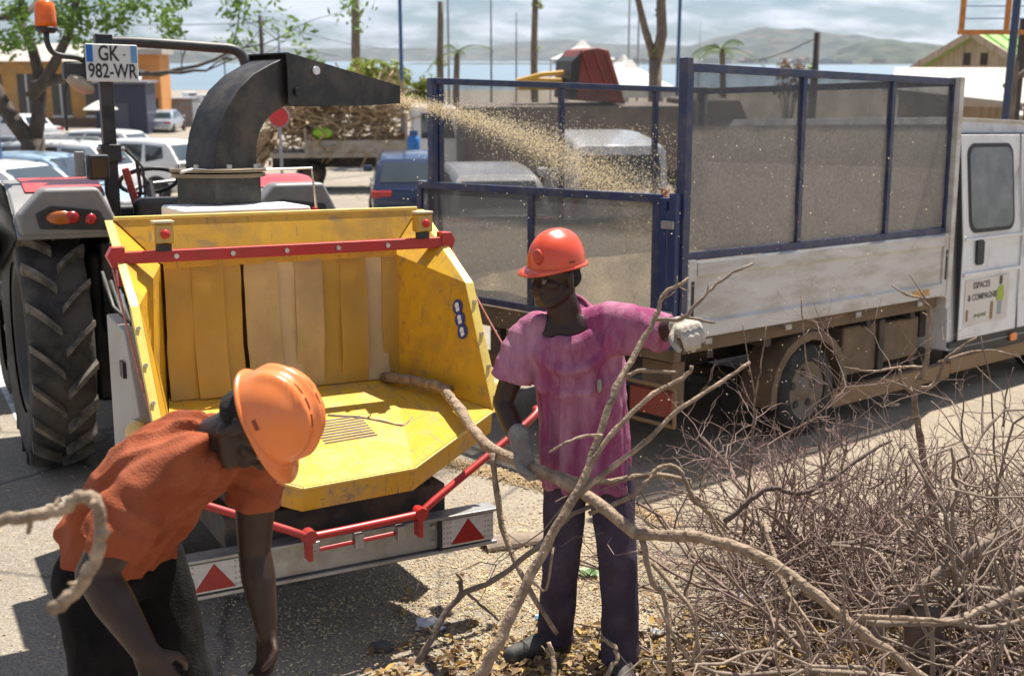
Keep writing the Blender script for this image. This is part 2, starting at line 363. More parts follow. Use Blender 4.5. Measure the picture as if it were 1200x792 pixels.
# spreading tree behind the tractor, stripped by wind and sprouting again
def sprouting_tree(x, y, label, sprays=()):
    rr = random.Random(4); z = ground_z(y); t = thing('street_tree', label, 'tree', (x, y, z), near=False)
    m = MB(); tips = []
    m.tube([(0, 0, -.2), (-.05, 0, .8), (.05, 0, 1.7)], [.34, .27, .25], 12)
    limb(m, V((0, 0, 1.6)), V((-.75, 0, 1)), 2.9, .21, 3, rr, tips); limb(m, V((.05, 0, 1.6)), V((.35, .1, 1)), 2.7, .19, 3, rr, tips)
    limb(m, V((.1, 0, 2.6)), V((1.0, -.2, .85)), 2.7, .14, 3, rr, tips); limb(m, V((.1, 0, 2.8)), V((1.5, -.4, .5)), 2.9, .12, 3, rr, tips); limb(m, V((-.3, 0, 2.2)), V((-1, .3, .7)), 2.6, .13, 2, rr, tips)
    m.build('trunk', bark_dark, t, smooth=True)
    f = MB()
    for p, d in tips:
        if rr.random() < .95: leaf_cloud(f, p+d*.1, rr.uniform(.25, .55), 60, .085, rr)
    for c in sprays: leaf_cloud(f, V(c)-V((x, y, z)), rr.uniform(.3, .62), 150, .085, rr)
    f.build('crown', leaf_m, t, fixn=False)
sprouting_tree(-10.728, 26, 'spreading street tree with dark forked trunk and sparse fresh green leaves', [(-10.792, 26, 3.196), (-10.434, 25.6, 2.694), (-9.752, 25.8, 3.017), (-9.515, 26.3, 2.55), (-9.049, 25.7, 3.196), (-8.705, 26.2, 2.874), (-8.191, 26, 3.268), (-7.684, 26, 3.357), (-11.049, 26, 2.514), (-9.965, 26.4, 3.321), (-9.3, 25.5, 2.874)])
def bare_palm(px_x, y, h, r0, label, tuft=True, lean=0, crown=0, seed=1, greens=0):
    rr = random.Random(seed); z = ground_z(y); t = thing('palm_tree', label, 'palm tree', (px_x, y, z), near=False, group='stripped palm trees along the waterfront')
    m = MB(); pts = [(lean*(i/8)**1.5+.03*math.sin(i), 0, -.2+(h+.2)*i/8) for i in range(9)]
    m.tube(pts, [r0*(1.25-.45*i/8)*(1+.04*(i % 2)) for i in range(9)], 10); m.build('trunk', bark, t, smooth=True)
    f = MB(); top = V(pts[-1])
    for k in range(crown):
        a = 6.28*k/max(1, crown)+rr.uniform(-.4, .4); L = rr.uniform(.9, 1.7); e = rr.uniform(.1, 1.1)
        d = V((math.cos(a), math.sin(a), 0)); sp = [top+d*L*u*math.cos(e*(1-u))+V((0, 0, L*(math.sin(e)*u-.65*u*u))) for u in [i/7 for i in range(8)]]
        f.tube(sp, [.03*(1-i/9) for i in range(8)], 4)
        side = d.cross(V((0, 0, 1)))
        for i in range(1, 8):
            for sg in (-1, 1):
                for q in (0, .5):
                    b = sp[i]*(1-q)+sp[max(0, i-1)]*q; tip = b+side*sg*.34*(1-.5*i/8)+d*.12+V((0, 0, -.22))
                    f.add([b, b+d*.07, tip], [(0, 1, 2)])
    for k in range(greens):
        u = rr.uniform(.6, 1); p = V(pts[min(8, int(u*8))]); leaf_cloud(f, p+V((rr.uniform(-.2, .2), 0, 0)), .25, 26, .12, rr)
    if f.v: f.build('crown', leaf_d if crown else leaf_y, t, fixn=False)
bare_palm(-7.893, 60, 7.5, .23, 'snapped palm trunk with a little green growth behind the loaded flatbed', greens=3, seed=2)
bare_palm(-2.899, 48, 6.2, .14, 'slim stripped palm trunk with a dead brown tuft half way up', seed=3, greens=2)
bare_palm(-2.449, 52, 4.3, .15, 'short broken palm with limp green fronds hanging at its top', crown=5, seed=5)
bare_palm(1.052, 55, 7.5, .16, 'tall straight palm trunk rising behind the mesh cage rear frame', greens=3, seed=6)
bare_palm(8.292, 45, 2.504-ground_z(45), .13, 'small leaning palm with ragged fronds above the mesh cage top rail', crown=8, lean=-.35, seed=8)
# forked bare tree above the truck
rr = random.Random(31); t = thing('forked_tree', 'bare forked tree trunk rising behind the truck cage beside white tents', 'tree', (4.126, 34, ground_z(34)), near=False)
m = MB(); m.tube([(0, 0, -.2), (.02, 0, 2), (0, 0, 3.6)], [.24, .2, .19], 12); m.tube([(0, 0, 3.5), (.16, 0, 4.3), (.12, .1, 5.2), (.2, .2, 6.4)], [.18, .16, .14, .1], 10)
m.tube([(0, 0, 3.5), (-.3, .1, 4.4), (-.55, .1, 5.3), (-.7, .2, 6.3)], [.13, .11, .09, .06], 10); m.build('trunk', bark, t, smooth=True)
f = MB(); leaf_cloud(f, (-.05, 0, 3.75), .22, 24, .1, rr); leaf_cloud(f, (.1, .1, 4.9), .15, 12, .1, rr); f.build('crown', leaf_y, t, fixn=False)
def bush(x, y, w, h, label, m_, seed, n=900, name='bush'):
    rr = random.Random(seed); t = thing(name, label, 'bush', (x, y, ground_z(y)), near=False); s = MB(); f = MB()
    for k in range(9):
        a = rr.uniform(0, 6.28); e = V((math.cos(a)*w*.4, math.sin(a)*w*.4, h*rr.uniform(.6, .95))); s.tube([(0, 0, -.1), e*.5+V((0, 0, .1)), e], [.05, .03, .012], 5)
        leaf_cloud(f, e*.9, w*.26, n//9, .16, rr, 1.0)
    s.build('trunk', bark, t); f.build('crown', m_, t, fixn=False)
bush(-4.772, 42, 1.9, 2.365-ground_z(42), 'round yellow-green bush behind the loaded flatbed truck', leaf_y, 3)
bush(-3.504, 44, 1.3, 2.189-ground_z(44), 'narrow pale green bush beside the blue lamp pole', leaf_y, 4, 500)
bush(14.198, 60, 1.6, 2.442-ground_z(60), 'small brown dry bush seen over the mesh cage top rail', mat('leaf_brown', (.22, .14, .07), .7, var=.4, translucent=.2), 6, 400)
bush(15.578, 62, .9, 2.537-ground_z(62), 'small bright green bush next to a brown dry bush', leaf_m, 7, 300)
pole_blue = mat('pole_blue_paint', (.035, .10, .24), .5, var=.2); pole_dark = mat('pole_dark_wood', (.06, .05, .045), .85, var=.3); pole_grey = mat('pole_grey_metal', (.3, .31, .33), .5, var=.2)
pole_fade = mat('pole_faded_blue', (.16, .21, .30), .6, var=.25)
def pole(name, x, y, h, r, m_, label, cat='pole', r2=None, extra=None):
    t = thing(name, label, cat, (x, y, ground_z(y)), near=False); MB().tube([(0, 0, -.3), (0, 0, h*.5), (0, 0, h)], [r, (r+(r2 or r))/2, r2 or r], 12).build('post', m_, t, smooth=True)
    MB().cyl((0, 0, -.05), (0, 0, .25), r*1.7, 12).build('base_sleeve', m_, t)
    if extra: extra(t)
    return t
pole('lamp_pole', -8.819, 20, 9, .055, pole_blue, 'blue painted lamp pole in front of the yellow building', 'lamp pole', .05)
pole('lamp_pole', -3.75, 40, 11, .075, pole_blue, 'slender blue lamp pole rising from the bush beside the flatbed', 'lamp pole', .05)
pole('lamp_pole', 5.057, 36, 11, .06, pole_blue, 'slender blue lamp pole right of the forked bare tree', 'lamp pole', .045)
pole('lamp_pole', 7.144, 17, 9, .06, mat('pole_navy', (.02, .045, .10), .45), 'dark navy lamp pole in front of the green roofed hut', 'lamp pole', .05)
pole('mast', -1.233, 70, 9.5, .07, pole_dark, 'thin dark mast behind the palm with limp fronds', 'mast', .03)
pole('mast', 0.275, 75, 4.955-ground_z(75), .06, pole_dark, 'short thin dark mast left of a tall straight palm', 'mast', .03)
pole('mast', 5.908, 60, 9, .06, pole_grey, 'pale grey mast above the white tents, left one of two', 'mast', .04)
pole('mast', 6.605, 62, 9, .06, pole_grey, 'pale grey mast above the white tents, nearer the forked tree', 'mast', .04)
pole('mast', 11.097, 70, 4.287-ground_z(70), .05, pole_grey, 'thin pale mast leaning just above the cage rear corner', 'mast', .02)
pole('mast', -2.953, 55, 9, .06, pole_grey, 'pale grey pole right beside a slim stripped palm', 'mast', .05)
def arms(z, w):
    def f(t):
        MB().cbox((0, 0, z), (w, .1, .12)).build('cross_arm', pole_dark, t)
        for q in (-.42, .42): MB().cyl((q*w, 0, z+.05), (q*w, 0, z+.25), .05, 8).build('insulator', pole_grey, t)
    return f
uh = 5.499-ground_z(95)
pole('utility_pole', -20.099, 95, uh, .2, pole_dark, 'dark wooden utility pole carrying wires above the roll bar', 'utility pole', .15, arms(uh-.5, 1.2))
pole('utility_pole', -19.684, 100, 4.705-ground_z(100), .12, pole_fade, 'thin bluish pole beside the dark wooden utility pole', 'utility pole', .09)
pole('wooden_post', 12.338, 48, 3.193-ground_z(48), .14, pole_dark, 'dark wooden post standing up behind the cage middle bar', 'post', .13)
pole('lamp_pole', -17.057, 70, 2.19-ground_z(70), .05, pole_dark, 'small dark street lamp near the water between roll bar and chute', 'lamp pole', .04, lambda t: MB().cbox((.12, 0, 2.141-ground_z(70)), (.5, .25, .16)).build('lamp_head', pole_dark, t, bevel=.03))
wire_m = mat('wire_black', (.02, .02, .02), .6)
for i, (a, b, sag) in enumerate([((-20.099, 95, 4.908), (-60, 80, 7.5), 1.2), ((-20.099, 95, 5.236), (-9.495, 130, 3.106), .8), ((-20.099, 95, 4.908), (-17.538, 120, 2.362), .6), ((12.338, 48, 2.993), (14.305, 75, 1.98), .3)]):
    a, b = V(a), V(b); w = MB(); w.tube([a.lerp(b, k/16)-V((0, 0, sag*4*(k/16)*(1-k/16))) for k in range(17)], .028, 5)
    tag(w.build('overhead_wire', wire_m), ['wire sagging from the utility pole to the left', 'upper wire running from the utility pole towards the water', 'lower wire dropping from the utility pole towards the chute', 'thin guy wire slanting down from the wooden post'][i], 'wire', near=False)
# buildings
ochre = mat('ochre_render', (.55, .30, .09), .85, var=.2, scale=1.5, dirt=(.34, .25, .16), dirt_amt=.7, dscale=.8)
orange_w = mat('orange_render', (.62, .26, .06), .85, var=.15, scale=1.5, dirt=(.4, .2, .1), dirt_amt=.5)
pale_roof = mat('pale_roof_sheet', (.40, .37, .32), .7, var=.15, scale=1, dirt=(.4, .32, .25), dirt_amt=.5)
glass_dark = mat('dark_glass', (.02, .025, .03), .12, var=.2, spec=.7)
white_p = mat('white_paint', (.72, .72, .70), .6, var=.06)
t = thing('market_building', 'long ochre building with pale overhanging roof behind the street tree', 'building', (-34.881, 85, ground_z(85)), .05, near=False)
bh = 1.952-ground_z(85)
MB().box(-12, 6.2, 0, 9, -.5, bh).build('wall', ochre, t)
MB().prism([(-1.2, 0), (11, 0), (4.9, 1.3)], -13, 7.0, lambda u, v, q: V((q, u, bh+v))).build('roof', pale_roof, t)
for k in range(7):
    x = -10.5+k*2.4
    w = MB().box(x, x+1.3, -.06, .02, .8, bh-.9).build('window', glass_dark, t)
    MB().box(x-.08, x+1.38, -.12, -.062, .62, .78).build('sill', white_p, w)
    MB().box(x+.6, x+.7, -.1, -.063, .8, bh-.9).build('frame', white_p, w)
MB().box(-12, 6.2, -.05, -.003, 0, .6).build('plinth', mat('plinth_brown', (.22, .15, .1), .9), t)
t = thing('orange_kiosk', 'small orange building with white awning right of the number plate', 'building', (-25.165, 80, ground_z(80)), .12, near=False)
kh = 2.415-ground_z(80)
MB().box(-1.6, 1.2, 0, 4, -.5, kh).build('wall', orange_w, t); MB().box(-2.2, 1.5, -.5, 4.4, kh, kh+.35).build('roof', pale_roof, t)
MB().prism([(0, 0), (-1.6, -.6), (-1.6, -.7), (0, -.1)], -2.9, .2, lambda u, v, q: V((q, u-.005, kh-1.0+v))).build('awning', white_p, t)
MB().box(-1.3, -.2, -.05, .02, .2, 2.2).build('door', glass_dark, t); MB().box(.15, .95, -.05, .02, 1, 2.1).build('window', glass_dark, t)
t = thing('dark_shed', 'low dark blue shed beneath the number plate', 'shed', (-23.933, 72, ground_z(72)), .1, near=False)
sh = 0.667-ground_z(72); navy = mat('shed_navy', (.03, .035, .06), .6, var=.2)
MB().box(-1.7, 1.4, 0, 3, -.3, sh).build('wall', navy, t); MB().box(-1.9, 1.6, -.3, 3.2, sh, sh+.12).build('roof', mat('shed_roof', (.2, .2, .23), .6), t); MB().box(-.6, .3, -.04, .02, 0, 1.9).build('door', mat('shed_door', (.07, .07, .1), .5), t)
t = thing('container', 'weathered grey corrugated container behind the far silver car', 'container', (-25.61, 84, ground_z(84)), .06, near=False)
cm = mat('container_grey', (.23, .24, .27), .7, var=.25, scale=2, dirt=(.2, .15, .12), dirt_amt=.6, dscale=1.4); ch = -0.723-ground_z(84)
MB().box(-2.6, 2.6, .05, 2.4, 0, ch).build('wall', cm, t)
for k in range(24): MB().box(-2.55+k*.215, -2.44+k*.215, 0, .048, .1, ch-.1).build('rib', cm, t)
MB().box(-2.65, 2.65, -.03, 2.45, ch, ch+.1).build('top_rail', cm, t)
# hut with green roof at right
t = thing('gabled_hut', 'weathered timber hut with steep gable and bright green metal roof', 'hut', (11.745, 30, ground_z(30)), -1.0, near=False)
wood_w = mat('hut_timber', (.50, .40, .28), .85, var=.25, scale=4, stretch=(6, 1, .6), dirt=(.2, .14, .1), dirt_amt=.5, dscale=2)
green_r = mat('green_sheet', (.30, .55, .13), .5, var=.1, scale=1.5, stretch=(12, 1, 1), dirt=(.3, .42, .2), dirt_amt=.4)
ez = 1.724-ground_z(30); rz = 2.752-ground_z(30); hw = 2.3
MB().box(-hw, hw, .02, 5, 0, ez).build('wall', wood_w, t)
for k in range(14):
    x0 = -hw+k*hw/7; x1 = x0+hw/7-.008; hh = lambda x: ez+(rz-ez)*(1-abs(x)/hw)
    MB().prism([(x0, ez), (x1, ez), (x1, hh(x1)), (0 if x0 < 0 < x1 else x1, hh(0) if x0 < 0 < x1 else hh(x1)), (x0, hh(x0))] if x0 < 0 < x1 else [(x0, ez), (x1, ez), (x1, hh(x1)), (x0, hh(x0))], 0, .06, lambda u, v, q: V((u, q, v))).build('gable_plank', wood_w, t)
MB().plate([(-hw-.35, -.25, ez-.32), (0, -.25, rz+.04), (0, 5.3, rz+.04), (-hw-.35, 5.3, ez-.32)], .06).build('roof', green_r, t)
MB().plate([(0, -.25, rz+.045), (hw+1.3, -.25, ez-1.0), (hw+1.3, 5.3, ez-1.0), (0, 5.3, rz+.045)], .06).build('roof', green_r, t)
for sg in (-1, 1): MB().beam((0, -.27, rz+.03), (sg*(hw+.35), -.27, ez-.3), .04, .16).build('barge_board', wood_w, t)
for k in range(9):
    MB().beam((.0+.005, .2+k*.6, rz+.075), (hw+1.3, .2+k*.6, ez-.97), .03, .03).build('roof_rib', green_r, t)
MB().box(-.35, -.15, -.02, -.004, rz-.75, rz-.45).build('vent', pole_dark, t); MB().box(.15, .35, -.02, -.004, rz-.75, rz-.45).build('vent', pole_dark, t)
t = thing('lean_to_roof', 'low pale lean-to roof on timber posts beside the gabled hut', 'roof', (9.381, 24, ground_z(24)), -.3, near=False)
lz = 1.681-ground_z(24)
MB().plate([(-1.6, -.9, lz-.1), (.9, -.9, lz-.35), (1.0, 2.2, lz+.3), (-1.5, 2.2, lz+.3)], .07).build('roof', pale_roof, t)
MB().plate([(.6, -1.2, lz-.55), (2.9, -1.2, lz-.75), (2.6, 1.2, lz+.05), (1.0, 1.2, lz+.1)], .07).build('roof', pale_roof, t)
MB().box(-1.4, 2.6, .9, 1.0, 0, lz-.5).build('wall', wood_w, t)
for x, y in [(-1.4, -.7), (.7, -.7), (.9, -1.0), (2.6, -1.0)]: MB().box(x, x+.1, y, y+.1, 0, lz-.4).build('post', wood_w, t)
t = thing('timber_rack', 'rough timber posts with a crossed beam standing by the hut', 'frame', (8.64, 20, ground_z(20)), 0, near=False)
tz = 2.215-ground_z(20)
for x, h in ((-.12, tz-.1), (.1, tz)): MB().tube([(x, 0, 0), (x+.02, 0, h*.5), (x, 0, h)], [.05, .045, .04], 8).build('post', bark, t)
MB().tube([(-.3, 0, tz-.5), (.05, .05, tz-.25), (.3, 0, tz-.02)], [.05, .045, .03], 8).build('beam', bark, t)
t = thing('steel_gantry', 'orange steel gantry with thin wires above the hut', 'frame', (9.271, 22, ground_z(22)), 0, near=False)
org = mat('orange_steel', (.55, .20, .03), .55, var=.2, dirt=(.25, .1, .03), dirt_amt=.6, dscale=5); oz = 2.692-ground_z(22); x0 = 8.286-9.271
for x in (x0, x0+.83, x0+1.66): MB().box(x-.04, x+.04, -.04, .04, oz, oz+3).build('upright', org, t)
MB().box(x0-.05, x0+3.2, -.05, .05, oz-.09, oz-.003).build('bottom_rail', org, t); MB().box(x0-.05, x0+3.2, -.05, .05, oz+3, oz+3.1).build('top_rail', org, t)
for k in range(8): MB().cyl((x0, .05, oz+.2+k*.22), (x0+3.2, .05, oz+.2+k*.22), .012, 6).build('wire', pole_blue, t)
for x in (x0+1.2, x0+3.1): MB().box(x-.06, x+.06, .06, .18, 0, oz+.2).build('leg', pole_dark, t)
# white peaked tents
for i, (px, y, w, pk) in enumerate([(4.379, 44, 1.5, 2.127), (3.572, 60, 1.3, 3.07), (4.898, 52, 1.0, 2.335)]):
    t = thing('peaked_tent', ['white peaked tent beside the forked bare tree', 'white tent tip showing behind the dark red skip', 'white peaked tent with open front between skip and forked tree'][i], 'tent', (px, y, ground_z(y)), .3*i, near=False)
    z = pk-ground_z(y); e = z-.95; cv = mat('tent_canvas', (.75, .74, .70), .7, translucent=.25, transl_col=(.8, .78, .72)); q = MB(); R = [];
    for f_, h in ((1, 0), (.55, .32), (.22, .62), (.05, .95)): R.append([V((sx*w*f_, sy*w*f_, e+h)) for sx, sy in ((-1, -1), (1, -1), (1, 1), (-1, 1))])
    q.loft(R, cap=False); q.build('canopy', cv, t)
    MB().plate([(-w, -w, e-.002), (w, -w, e-.002), (w, -w, e-.4), (-w, -w, e-.4)], .01).build('valance', cv, t); MB().plate([(w, -w, e-.002), (w, w, e-.002), (w, w, e-.4), (w, -w, e-.4)], .01).build('valance', cv, t)
    for sx, sy in ((-1, -1), (1, -1), (1, 1), (-1, 1)): MB().cyl((sx*w*.97, sy*w*.97, 0), (sx*w*.97, sy*w*.97, e), .04, 8).build('pole', pole_grey, t)
# beach stuff near the water: boats, parasol
def boat(x, y, L_, yaw, label, z=None):
    t = thing('beached_boat', label, 'boat', (x, y, ground_z(y) if z is None else z), yaw, near=False, group='small boats ashore by the water')
    R = []
    for k in range(9):
        u = k/8; w = .9*(1-(max(0, u-.45)/.55)**2.2)*(.85+.15*min(1, u*4)); zt = .8+.35*u*u
        R.append([V((L_*(u-.5), -w, zt)), V((L_*(u-.5), -w*.7, .25+.1*u)), V((L_*(u-.5), 0, .08+.35*u**3)), V((L_*(u-.5), w*.7, .25+.1*u)), V((L_*(u-.5), w, zt))])
    MB().loft(R).build('hull', mat('boat_white', (.7, .7, .68), .4, var=.06), t, smooth=False)
    MB().box(-L_*.2, L_*.12, -.45, .45, .82, 1.5).build('cabin', mat('boat_cabin', (.62, .64, .66), .4), t, bevel=.08); MB().box(-L_*.08, L_*.125, -.47, .47, 1.05, 1.35).build('window', glass_dark, t, bevel=.05)
boat(-35.531, 118, 5.5, .2, 'small white boat ashore right of the orange kiosk'); boat(-32.327, 125, 7, .1, 'white cabin boat ashore between kiosk and chute'); boat(-27.677, 112, 6, -.3, 'white boat on dark trailer ashore behind the chute'); boat(-38.328, 140, 5, .5, 'small pale boat at the water edge behind the container')
rr = random.Random(12)
for k in range(9):
    x = -29.57+rr.uniform(-4, 7); y = 105+rr.uniform(-6, 30)
    t = thing('bare_shrub', 'leafless grey shrub at the water edge beside the boats', 'shrub', (x, y, ground_z(y)), near=False, group='leafless shrubs by the shore'); s = MB(); tips = []
    for j in range(5): limb(s, V((0, 0, 0)), V((rr.gauss(0, .6), rr.gauss(0, .6), 1)), rr.uniform(.7, 1.1), .04, 2, rr, tips, n=5)
    s.build('stems', bark, t)
t = thing('parasol', 'pale cream parasol beyond the white parked cars', 'parasol', (-21.818, 62, ground_z(62)), near=False)
pz = -0.004-ground_z(62); MB().lathe([(.02, pz+.02), (.35, pz-.12), (.9, pz-.45), (.89, pz-.48), (.3, pz-.16), (.02, pz-.03)], 16).build('canopy', mat('parasol_cloth', (.62, .58, .5), .8), t); MB().cyl((0, 0, 0), (0, 0, pz), .03, 8).build('pole', pole_grey, t)

# ------------------------------------------------------------------ parked cars and lorries
tyre_m = mat('tyre_rubber', (.022, .021, .02), .85, var=.3, scale=8, dirt=(.13, .11, .085), dirt_amt=.35, dscale=5, bump=.2)
rim_m = mat('rim_alloy', (.42, .43, .44), .35, metal=.8, var=.1)
car_glass = mat('car_glass', (.035, .05, .055), .06, var=.3, scale=.8, spec=.9, coat=.5)
lamp_red = mat('lamp_red', (.42, .015, .012), .25, coat=.4, var=.2); lamp_clear = mat('lamp_clear', (.6, .6, .6), .15, coat=.5); lamp_amber = mat('lamp_amber', (.75, .2, .02), .3, coat=.4)
black_pl = mat('black_plastic', (.02, .02, .021), .55, var=.25)
def wheel(parent, c, r, w, side, rimcol=None, name='wheel', holes=False):
    """axis along local y; side = +1/-1 is the outer face"""
    p = MB().lathe([(r*.62, -w/2), (r*.9, -w/2), (r*.985, -w*.36), (r, -w*.2), (r, w*.2), (r*.985, w*.36), (r*.9, w/2), (r*.62, w/2)], 32, 'Y').build(name, tyre_m, parent, smooth=True)
    p.location = c
    f = side*w/2
    MB().lathe([(.001, f*.72), (r*.16, f*.74), (r*.2, f*.6), (r*.5, f*.5), (r*.58, f*.86), (r*.64, f*.9), (r*.64, -f*.9), (r*.55, -f*.9), (.001, -f*.5)], 24, 'Y').build('rim', rimcol or rim_m, p, smooth=True)
    for k in range(5 if holes else 0):
        a = 6.283*k/5; MB().cyl((math.sin(a)*r*.36, f*.50, math.cos(a)*r*.36), (math.sin(a)*r*.36, f*.64, math.cos(a)*r*.36), r*.085, 8).build('rim_hole', black_pl, p)
    return p
def car(name, label, cat, x, y, yaw, paint, L=4.1, W=1.76, Hh=1.48, kind='hatch', group=None, near=False, z=None, rails=False, plate=True):
    t = thing(name, label, cat, (x, y, ground_z(y) if z is None else z), yaw, group, near)
    t.rotation_euler = (-.03*math.cos(yaw), -.03*math.sin(yaw), yaw) if not near else (0, 0, yaw)
    hw = W/2; belt = Hh*.62; fx, rx = L/2, -L/2
    # side profile stations from rear to front: x, bottom z, belt z, half width
    if kind == 'van':
        st = [(rx, .42, 1.0, hw*.93), (rx+.06, .3, 1.05, hw*.98), (rx+.5, .22, 1.05, hw), (0, .2, 1.05, hw), (fx-.95, .2, 1.05, hw), (fx-.45, .22, 1.0, hw*.97), (fx-.12, .28, .82, hw*.9), (fx, .36, .66, hw*.78)]
        belt = 1.05; gh = [(rx+.03, rx+.12), (fx-.95, fx-1.5)]
    else:
        bl = belt; dk = belt*.98 if kind != 'sedan' else belt*1.0
        st = [(rx, .42, dk*.82, hw*.84), (rx+.06, .32, dk*.97, hw*.92), (rx+.4, .24, dk, hw*.985), (-.6, .2, bl, hw), (.4, .2, bl*.98, hw), (fx-1.0, .2, bl*.93, hw*.985), (fx-.35, .24, bl*.82, hw*.93), (fx-.08, .3, bl*.66, hw*.84), (fx, .36, bl*.52, hw*.72)]
        gh = [(rx+(.10 if kind == 'hatch' else .75), rx+(.55 if kind == 'hatch' else 1.35)), (fx-.95, fx-1.75)]
    R = []
    for (sx, zb, zt, w) in st:
        R.append([V((sx, -w*.9, zb)), V((sx, -w, zb+.16)), V((sx, -w*1.0, zb+(zt-zb)*.6)), V((sx, -w*.93, zt-.02)), V((sx, -w*.8, zt)), V((sx, w*.8, zt)), V((sx, w*.93, zt-.02)), V((sx, w, zb+(zt-zb)*.6)), V((sx, w, zb+.16)), V((sx, w*.9, zb))])
    b = MB().loft(R)
    # cabin: base ring at belt, roof ring
    zb = belt-.05; rw = hw*(.86 if kind == 'van' else .74); bw = hw*.93; (rb, rt), (fb, ft) = gh; zr = Hh
    n = 7; rings = []
    def gx(u, q):
        a = rb+(rt-rb)*q; c = fb+(ft-fb)*q; return a+(c-a)*u
    for q in (0, .35, .7, .9, .98, 1.0):
        zz = zb+(zr-zb)*(q if q < .9 else .9+(q-.9)*1.0); ww = bw+(rw-bw)*q
        if q == .98: ww *= .94
        if q == 1.0: ww *= .7
        ring = []
        for u in [i/n for i in range(n+1)]: ring.append(V((gx(u, q)*(1 if q < .98 else .985), -ww, zz-(.05*abs(2*u-1)**3 if q > .85 else 0))))
        for u in [i/n for i in range(n, -1, -1)]: ring.append(V((gx(u, q)*(1 if q < .98 else .985), ww, zz-(.05*abs(2*u-1)**3 if q > .85 else 0))))
        rings.append(ring)
    b.loft(rings); b.build('body', paint, t, smooth=True, bevel=.03)
    def pane(nm, pts, off=.012): MB().plate([V(p) for p in pts], .02).build(nm, car_glass, t, bevel=.006)
    for s in (-1, 1):
        def sp(u, q): return V((gx(u, q), s*(bw+(rw-bw)*q+.014), zb+(zr-zb)*q))
        us = [(.07, .30), (.34, .62), (.66, .90)] if kind == 'hatch' else ([(.78, .95)] if kind == 'van' else [(.10, .46), (.52, .90)])
        for (u0, u1) in us:
            q0 = .14; pts = [sp(u0, q0), sp(u1, q0), sp(u1, .82), sp(u0, .82)]
            if u0 < .09: pts = [sp(u0+.05, .3), sp(u1, q0), sp(u1, .8), sp(u0+.02, .74)]
            if s > 0: pts.reverse()
            pane('side_window', pts)
        if kind != 'van':
            for dx in (-.25, .75): MB().cbox((dx, s*(hw*1.005), belt*.80), (.2, .03, .035)).build('door_handle', black_pl if kind == 'x' else paint, t, bevel=.01)
        MB().cbox((fb-.25, s*(hw+.07), belt+.05), (.12, .2, .15)).build('mirror', paint, t, bevel=.04)
    def ep(u, q, s): # end pane points
        e = u; xx = gx(e, q); off = -.014 if u < .5 else .014
        return V((xx+off, s*(bw+(rw-bw)*q)*.86, zb+(zr-zb)*q))
    pane('rear_window', [ep(0, .22, 1), ep(0, .22, -1), ep(0, .8, -1), ep(0, .8, 1)]); pane('windscreen', [ep(1, .08, -1), ep(1, .08, 1), ep(1, .86, 1), ep(1, .86, -1)])
    for s in (-1, 1):
        if kind == 'van': MB().cbox((rx+.03, s*hw*.86, .95), (.06, .14, .55)).build('tail_light', lamp_red, t, bevel=.02)
        else: MB().cbox((rx+.07, s*hw*.72, belt*.84), (.14, .42, .15)).build('tail_light', lamp_red, t, bevel=.03)
        MB().cbox((fx-.16, s*hw*.68, belt*.62), (.22, .36, .15)).build('headlight', lamp_clear, t, bevel=.03)
    MB().box(rx-.05, rx+.1, -hw*.85, hw*.85, .36, .56).build('rear_bumper', paint if kind != 'van' else black_pl, t, bevel=.04); MB().box(fx-.15, fx+.04, -hw*.76, hw*.76, .30, .50).build('front_bumper', black_pl, t, bevel=.04)
    if plate:
        MB().box(rx-.075, rx-.055, -.26, .26, .42, .53).build('number_plate', white_p, t); MB().box(rx-.08, rx-.076, .21, .26, .42, .53).build('plate_band', pole_blue, t)
    if rails:
        for s in (-1, 1): MB().tube([(gx(.12, 1), s*rw*.8, zr+.0), (gx(.2, 1), s*rw*.8, zr+.06), (gx(.8, 1), s*rw*.8, zr+.06), (gx(.88, 1), s*rw*.8, zr)], .018, 6).build('roof_rail', rim_m, t)
    wr = .31 if kind != 'van' else .33
    for wx in (rx+.72, fx-.82):
        for s in (-1, 1):
            MB().lathe([(wr*1.18, s*(hw*1.004-.06)), (wr*1.18, s*hw*1.012), (.01, s*hw*1.012-.006*s)], 28, 'Y', Matrix.Translation((wx, 0, wr))).build('wheel_arch', black_pl, t)
            wheel(t, (wx, s*(hw-.07), wr), wr, .20, s)
    return t
pw = mat('car_white', (.74, .74, .73), .28, var=.03, coat=.6, dirt=(.5, .46, .4), dirt_amt=.15); pb = mat('car_navy', (.014, .028, .07), .25, var=.1, coat=.7, metal=.3)
ps = mat('car_silver', (.48, .50, .53), .3, metal=.5, var=.05, coat=.5); pg = mat('car_grey_blue', (.25, .28, .33), .3, metal=.4, var=.05, coat=.5); pk = mat('car_graphite', (.12, .12, .125), .3, coat=.5)
car('parked_car', 'dark blue hatchback seen from behind, beside the truck rear corner', 'car', -2.238, 25.5, 1.68, pb, L=4.0, kind='hatch')
car('parked_car', 'white hatchback with small rear quarter window behind the steering wheel', 'car', -10.01, 30, 2.9, pw, L=4.2, Hh=1.55)
car('parked_car', 'white estate car with roof rails beneath the street tree', 'car', -11.133, 27, 3.0, pw, L=4.6, Hh=1.62, rails=True)
car('parked_car', 'white hatchback with blue tinted windscreen facing the tractor fender', 'car', -8.575, 19.5, -.25, pw, L=4.2, Hh=1.52)
car('parked_car', 'silver car at the edge behind the big tractor tyre', 'car', -6.802, 13.6, -.35, mat('car_silver_pale', (.5, .53, .55), .3, metal=.3, coat=.5), L=4.4, Hh=1.62)
car('parked_car', 'far silver saloon in front of the grey container', 'car', -22.577, 76, 1.62, ps, kind='sedan', L=4.4, Hh=1.45)
car('parked_car', 'far white car behind the blue lamp pole', 'car', -26.054, 62, 2.6, pw, kind='sedan', L=4.4)
